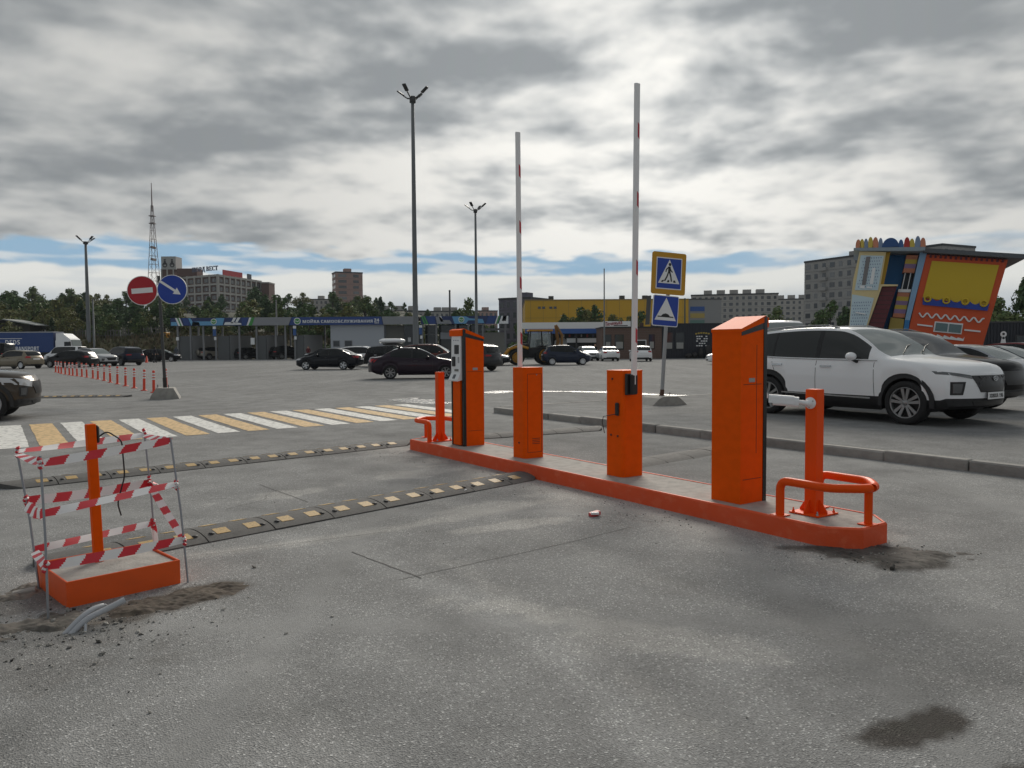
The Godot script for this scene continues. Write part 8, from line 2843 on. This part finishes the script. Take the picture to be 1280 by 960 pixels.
func make_materials() -> void:
	var cel := noise(0.19, 1, 3, FastNoiseLite.TYPE_CELLULAR)
	cel.cellular_return_type = FastNoiseLite.RETURN_CELL_VALUE
	cel.cellular_distance_function = FastNoiseLite.DISTANCE_EUCLIDEAN
	mats_tex["asph"] = ntex(cel, 2048, [[0.0, 0.36], [0.15, 0.47], [0.6, 0.54], [0.90, 0.61], [0.945, 0.70], [0.965, 1.0], [1.0, 1.0]])
	var cel2 := noise(0.19, 1, 3, FastNoiseLite.TYPE_CELLULAR)
	cel2.cellular_return_type = FastNoiseLite.RETURN_DISTANCE
	mats_tex["asph_n"] = ntex(cel2, 2048, [], 5.0)
	mats_tex["conc"] = ntex(noise(0.012, 6, 8), 1024, [[0.0, 0.66], [0.35, 0.82], [0.5, 0.89], [0.65, 0.95], [1.0, 1.0]])
	mats_tex["conc_n"] = ntex(noise(0.06, 4, 9), 1024, [], 3.0)
	mats_tex["mottle"] = ntex(noise(0.008, 8, 51), 2048, [[0.0, 0.74], [0.3, 0.85], [0.5, 0.92], [0.62, 0.96], [0.75, 1.0], [1.0, 1.0]])
	mats_tex["dust"] = ntex(noise(0.01, 6, 61), 1024, [[0.0, Color(0.95, 0.95, 0.96)], [0.45, Color(0.985, 0.985, 0.985)], [0.6, Color(1, 1, 1)], [1.0, Color(1, 1, 1)]])
	mats_tex["edge"] = ntex(noise(0.012, 6, 15), 1024, [[0.0, Color(0.97, 0.80, 0.5)], [0.45, Color(0.98, 0.84, 0.65)], [0.6, Color(0.97, 0.86, 0.78)], [0.72, Color(1, 1, 1)], [1.0, Color(0.97, 1.0, 1.0)]])
	mats_tex["wear"] = ntex(noise(0.02, 6, 14), 1024, [[0.0, 0.40], [0.28, 0.62], [0.40, 0.86], [0.55, 0.97], [1.0, 1.0]])
	mineral("concrete", 0.40, 0.385, 0.355, 0.9, 0.55, mats_tex["conc"], mats_tex["conc_n"])
	mineral("concrete_plain", 0.30, 0.30, 0.29, 0.9, 0.5, mats_tex["conc"], null)
	var o := mineral("orange", 0.84, 0.105, 0.005, 0.5, 0.9, mats_tex["dust"], null)
	o.metallic_specular = 0.14
	var o2 := mat("orange_red", 0.82, 0.085, 0.006, 0.42)
	o2.metallic_specular = 0.25
	mineral("orange_edge", 0.78, 0.13, 0.045, 0.65, 0.6, mats_tex["edge"], mats_tex["conc_n"], 0.35)
	mineral("orange_form", 0.80, 0.10, 0.005, 0.5, 0.7, mats_tex["dust"], null)
	mat("black_gloss", 0.008, 0.008, 0.009, 0.25)
	mat("black_plastic", 0.014, 0.014, 0.015, 0.55)
	mat("white_plastic", 0.78, 0.79, 0.80, 0.4)
	mat("seam_dark", 0.02, 0.016, 0.014, 0.7)
	mat("steel", 0.35, 0.35, 0.36, 0.35, 0.8)
	mat("arm_white", 0.80, 0.80, 0.80, 0.4)
	mat("mark_red", 0.50, 0.015, 0.03, 0.35)
	mat("rod_steel", 0.32, 0.34, 0.37, 0.4, 0.6)
	mat("pole_dark", 0.055, 0.057, 0.058, 0.6)
	mat("lamp_pole", 0.155, 0.165, 0.17, 0.55, 0.2)
	mat("sign_white", 0.78, 0.78, 0.78, 0.45)
	mat("sign_red", 0.42, 0.006, 0.016, 0.4)
	mat("sign_blue", 0.006, 0.045, 0.34, 0.4)
	mat("sign_yellow", 0.52, 0.26, 0.004, 0.45)
	mat("sign_black", 0.012, 0.012, 0.012, 0.5)
	mat("delineator", 0.70, 0.055, 0.018, 0.5)
	var tp := mat("tape", 1, 1, 1, 0.45)
	tp.vertex_color_use_as_albedo = true
	tp.cull_mode = BaseMaterial3D.CULL_DISABLED
	tp.backlight_enabled = true
	tp.backlight = Color(0.5, 0.5, 0.5)
	var g := mat("car_glass", 0.010, 0.012, 0.013, 0.04)
	g.metallic_specular = 0.42
	var sgl := mat("suv_glass", 0.028, 0.031, 0.031, 0.04)
	sgl.metallic_specular = 0.5
	var ws := mat("windscreen", 0.15, 0.175, 0.165, 0.05)  # albedo lifted: reflected sky and bright cabin painted into the glass colour
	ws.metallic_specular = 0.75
	var pn := mat("clear_pane", 0.35, 0.42, 0.42, 0.03)
	pn.transparency = BaseMaterial3D.TRANSPARENCY_ALPHA
	pn.albedo_color.a = 0.22
	mat("pane_far", 0.035, 0.042, 0.05, 0.12)
	mat("pane_pale", 0.16, 0.165, 0.17, 0.2)
	mat("pane_dark", 0.022, 0.028, 0.028, 0.08)
	mat("tyre", 0.014, 0.014, 0.0145, 0.8)
	mat("brake", 0.022, 0.022, 0.023, 0.6)
	mat("rim_alloy", 0.38, 0.385, 0.39, 0.3, 0.7)
	mat("rim_silver", 0.60, 0.61, 0.62, 0.3, 0.5)
	mat("rim_dark", 0.27, 0.27, 0.27, 0.3, 0.7)
	mat("cladding", 0.020, 0.020, 0.021, 0.65)
	mat("grille_black", 0.010, 0.010, 0.011, 0.35)
	mat("lens_grey", 0.14, 0.145, 0.15, 0.12, 0.3)
	mat("lens_clear", 0.55, 0.56, 0.58, 0.12, 0.3)
	mat("tail_red", 0.35, 0.008, 0.012, 0.2)
	mat("handle_chrome", 0.50, 0.51, 0.52, 0.2, 0.8)
	mat("handle_dark", 0.02, 0.02, 0.022, 0.4)
	mat("rail_grey", 0.22, 0.23, 0.24, 0.35, 0.6)
	mat("roof_dark", 0.030, 0.032, 0.036, 0.7)
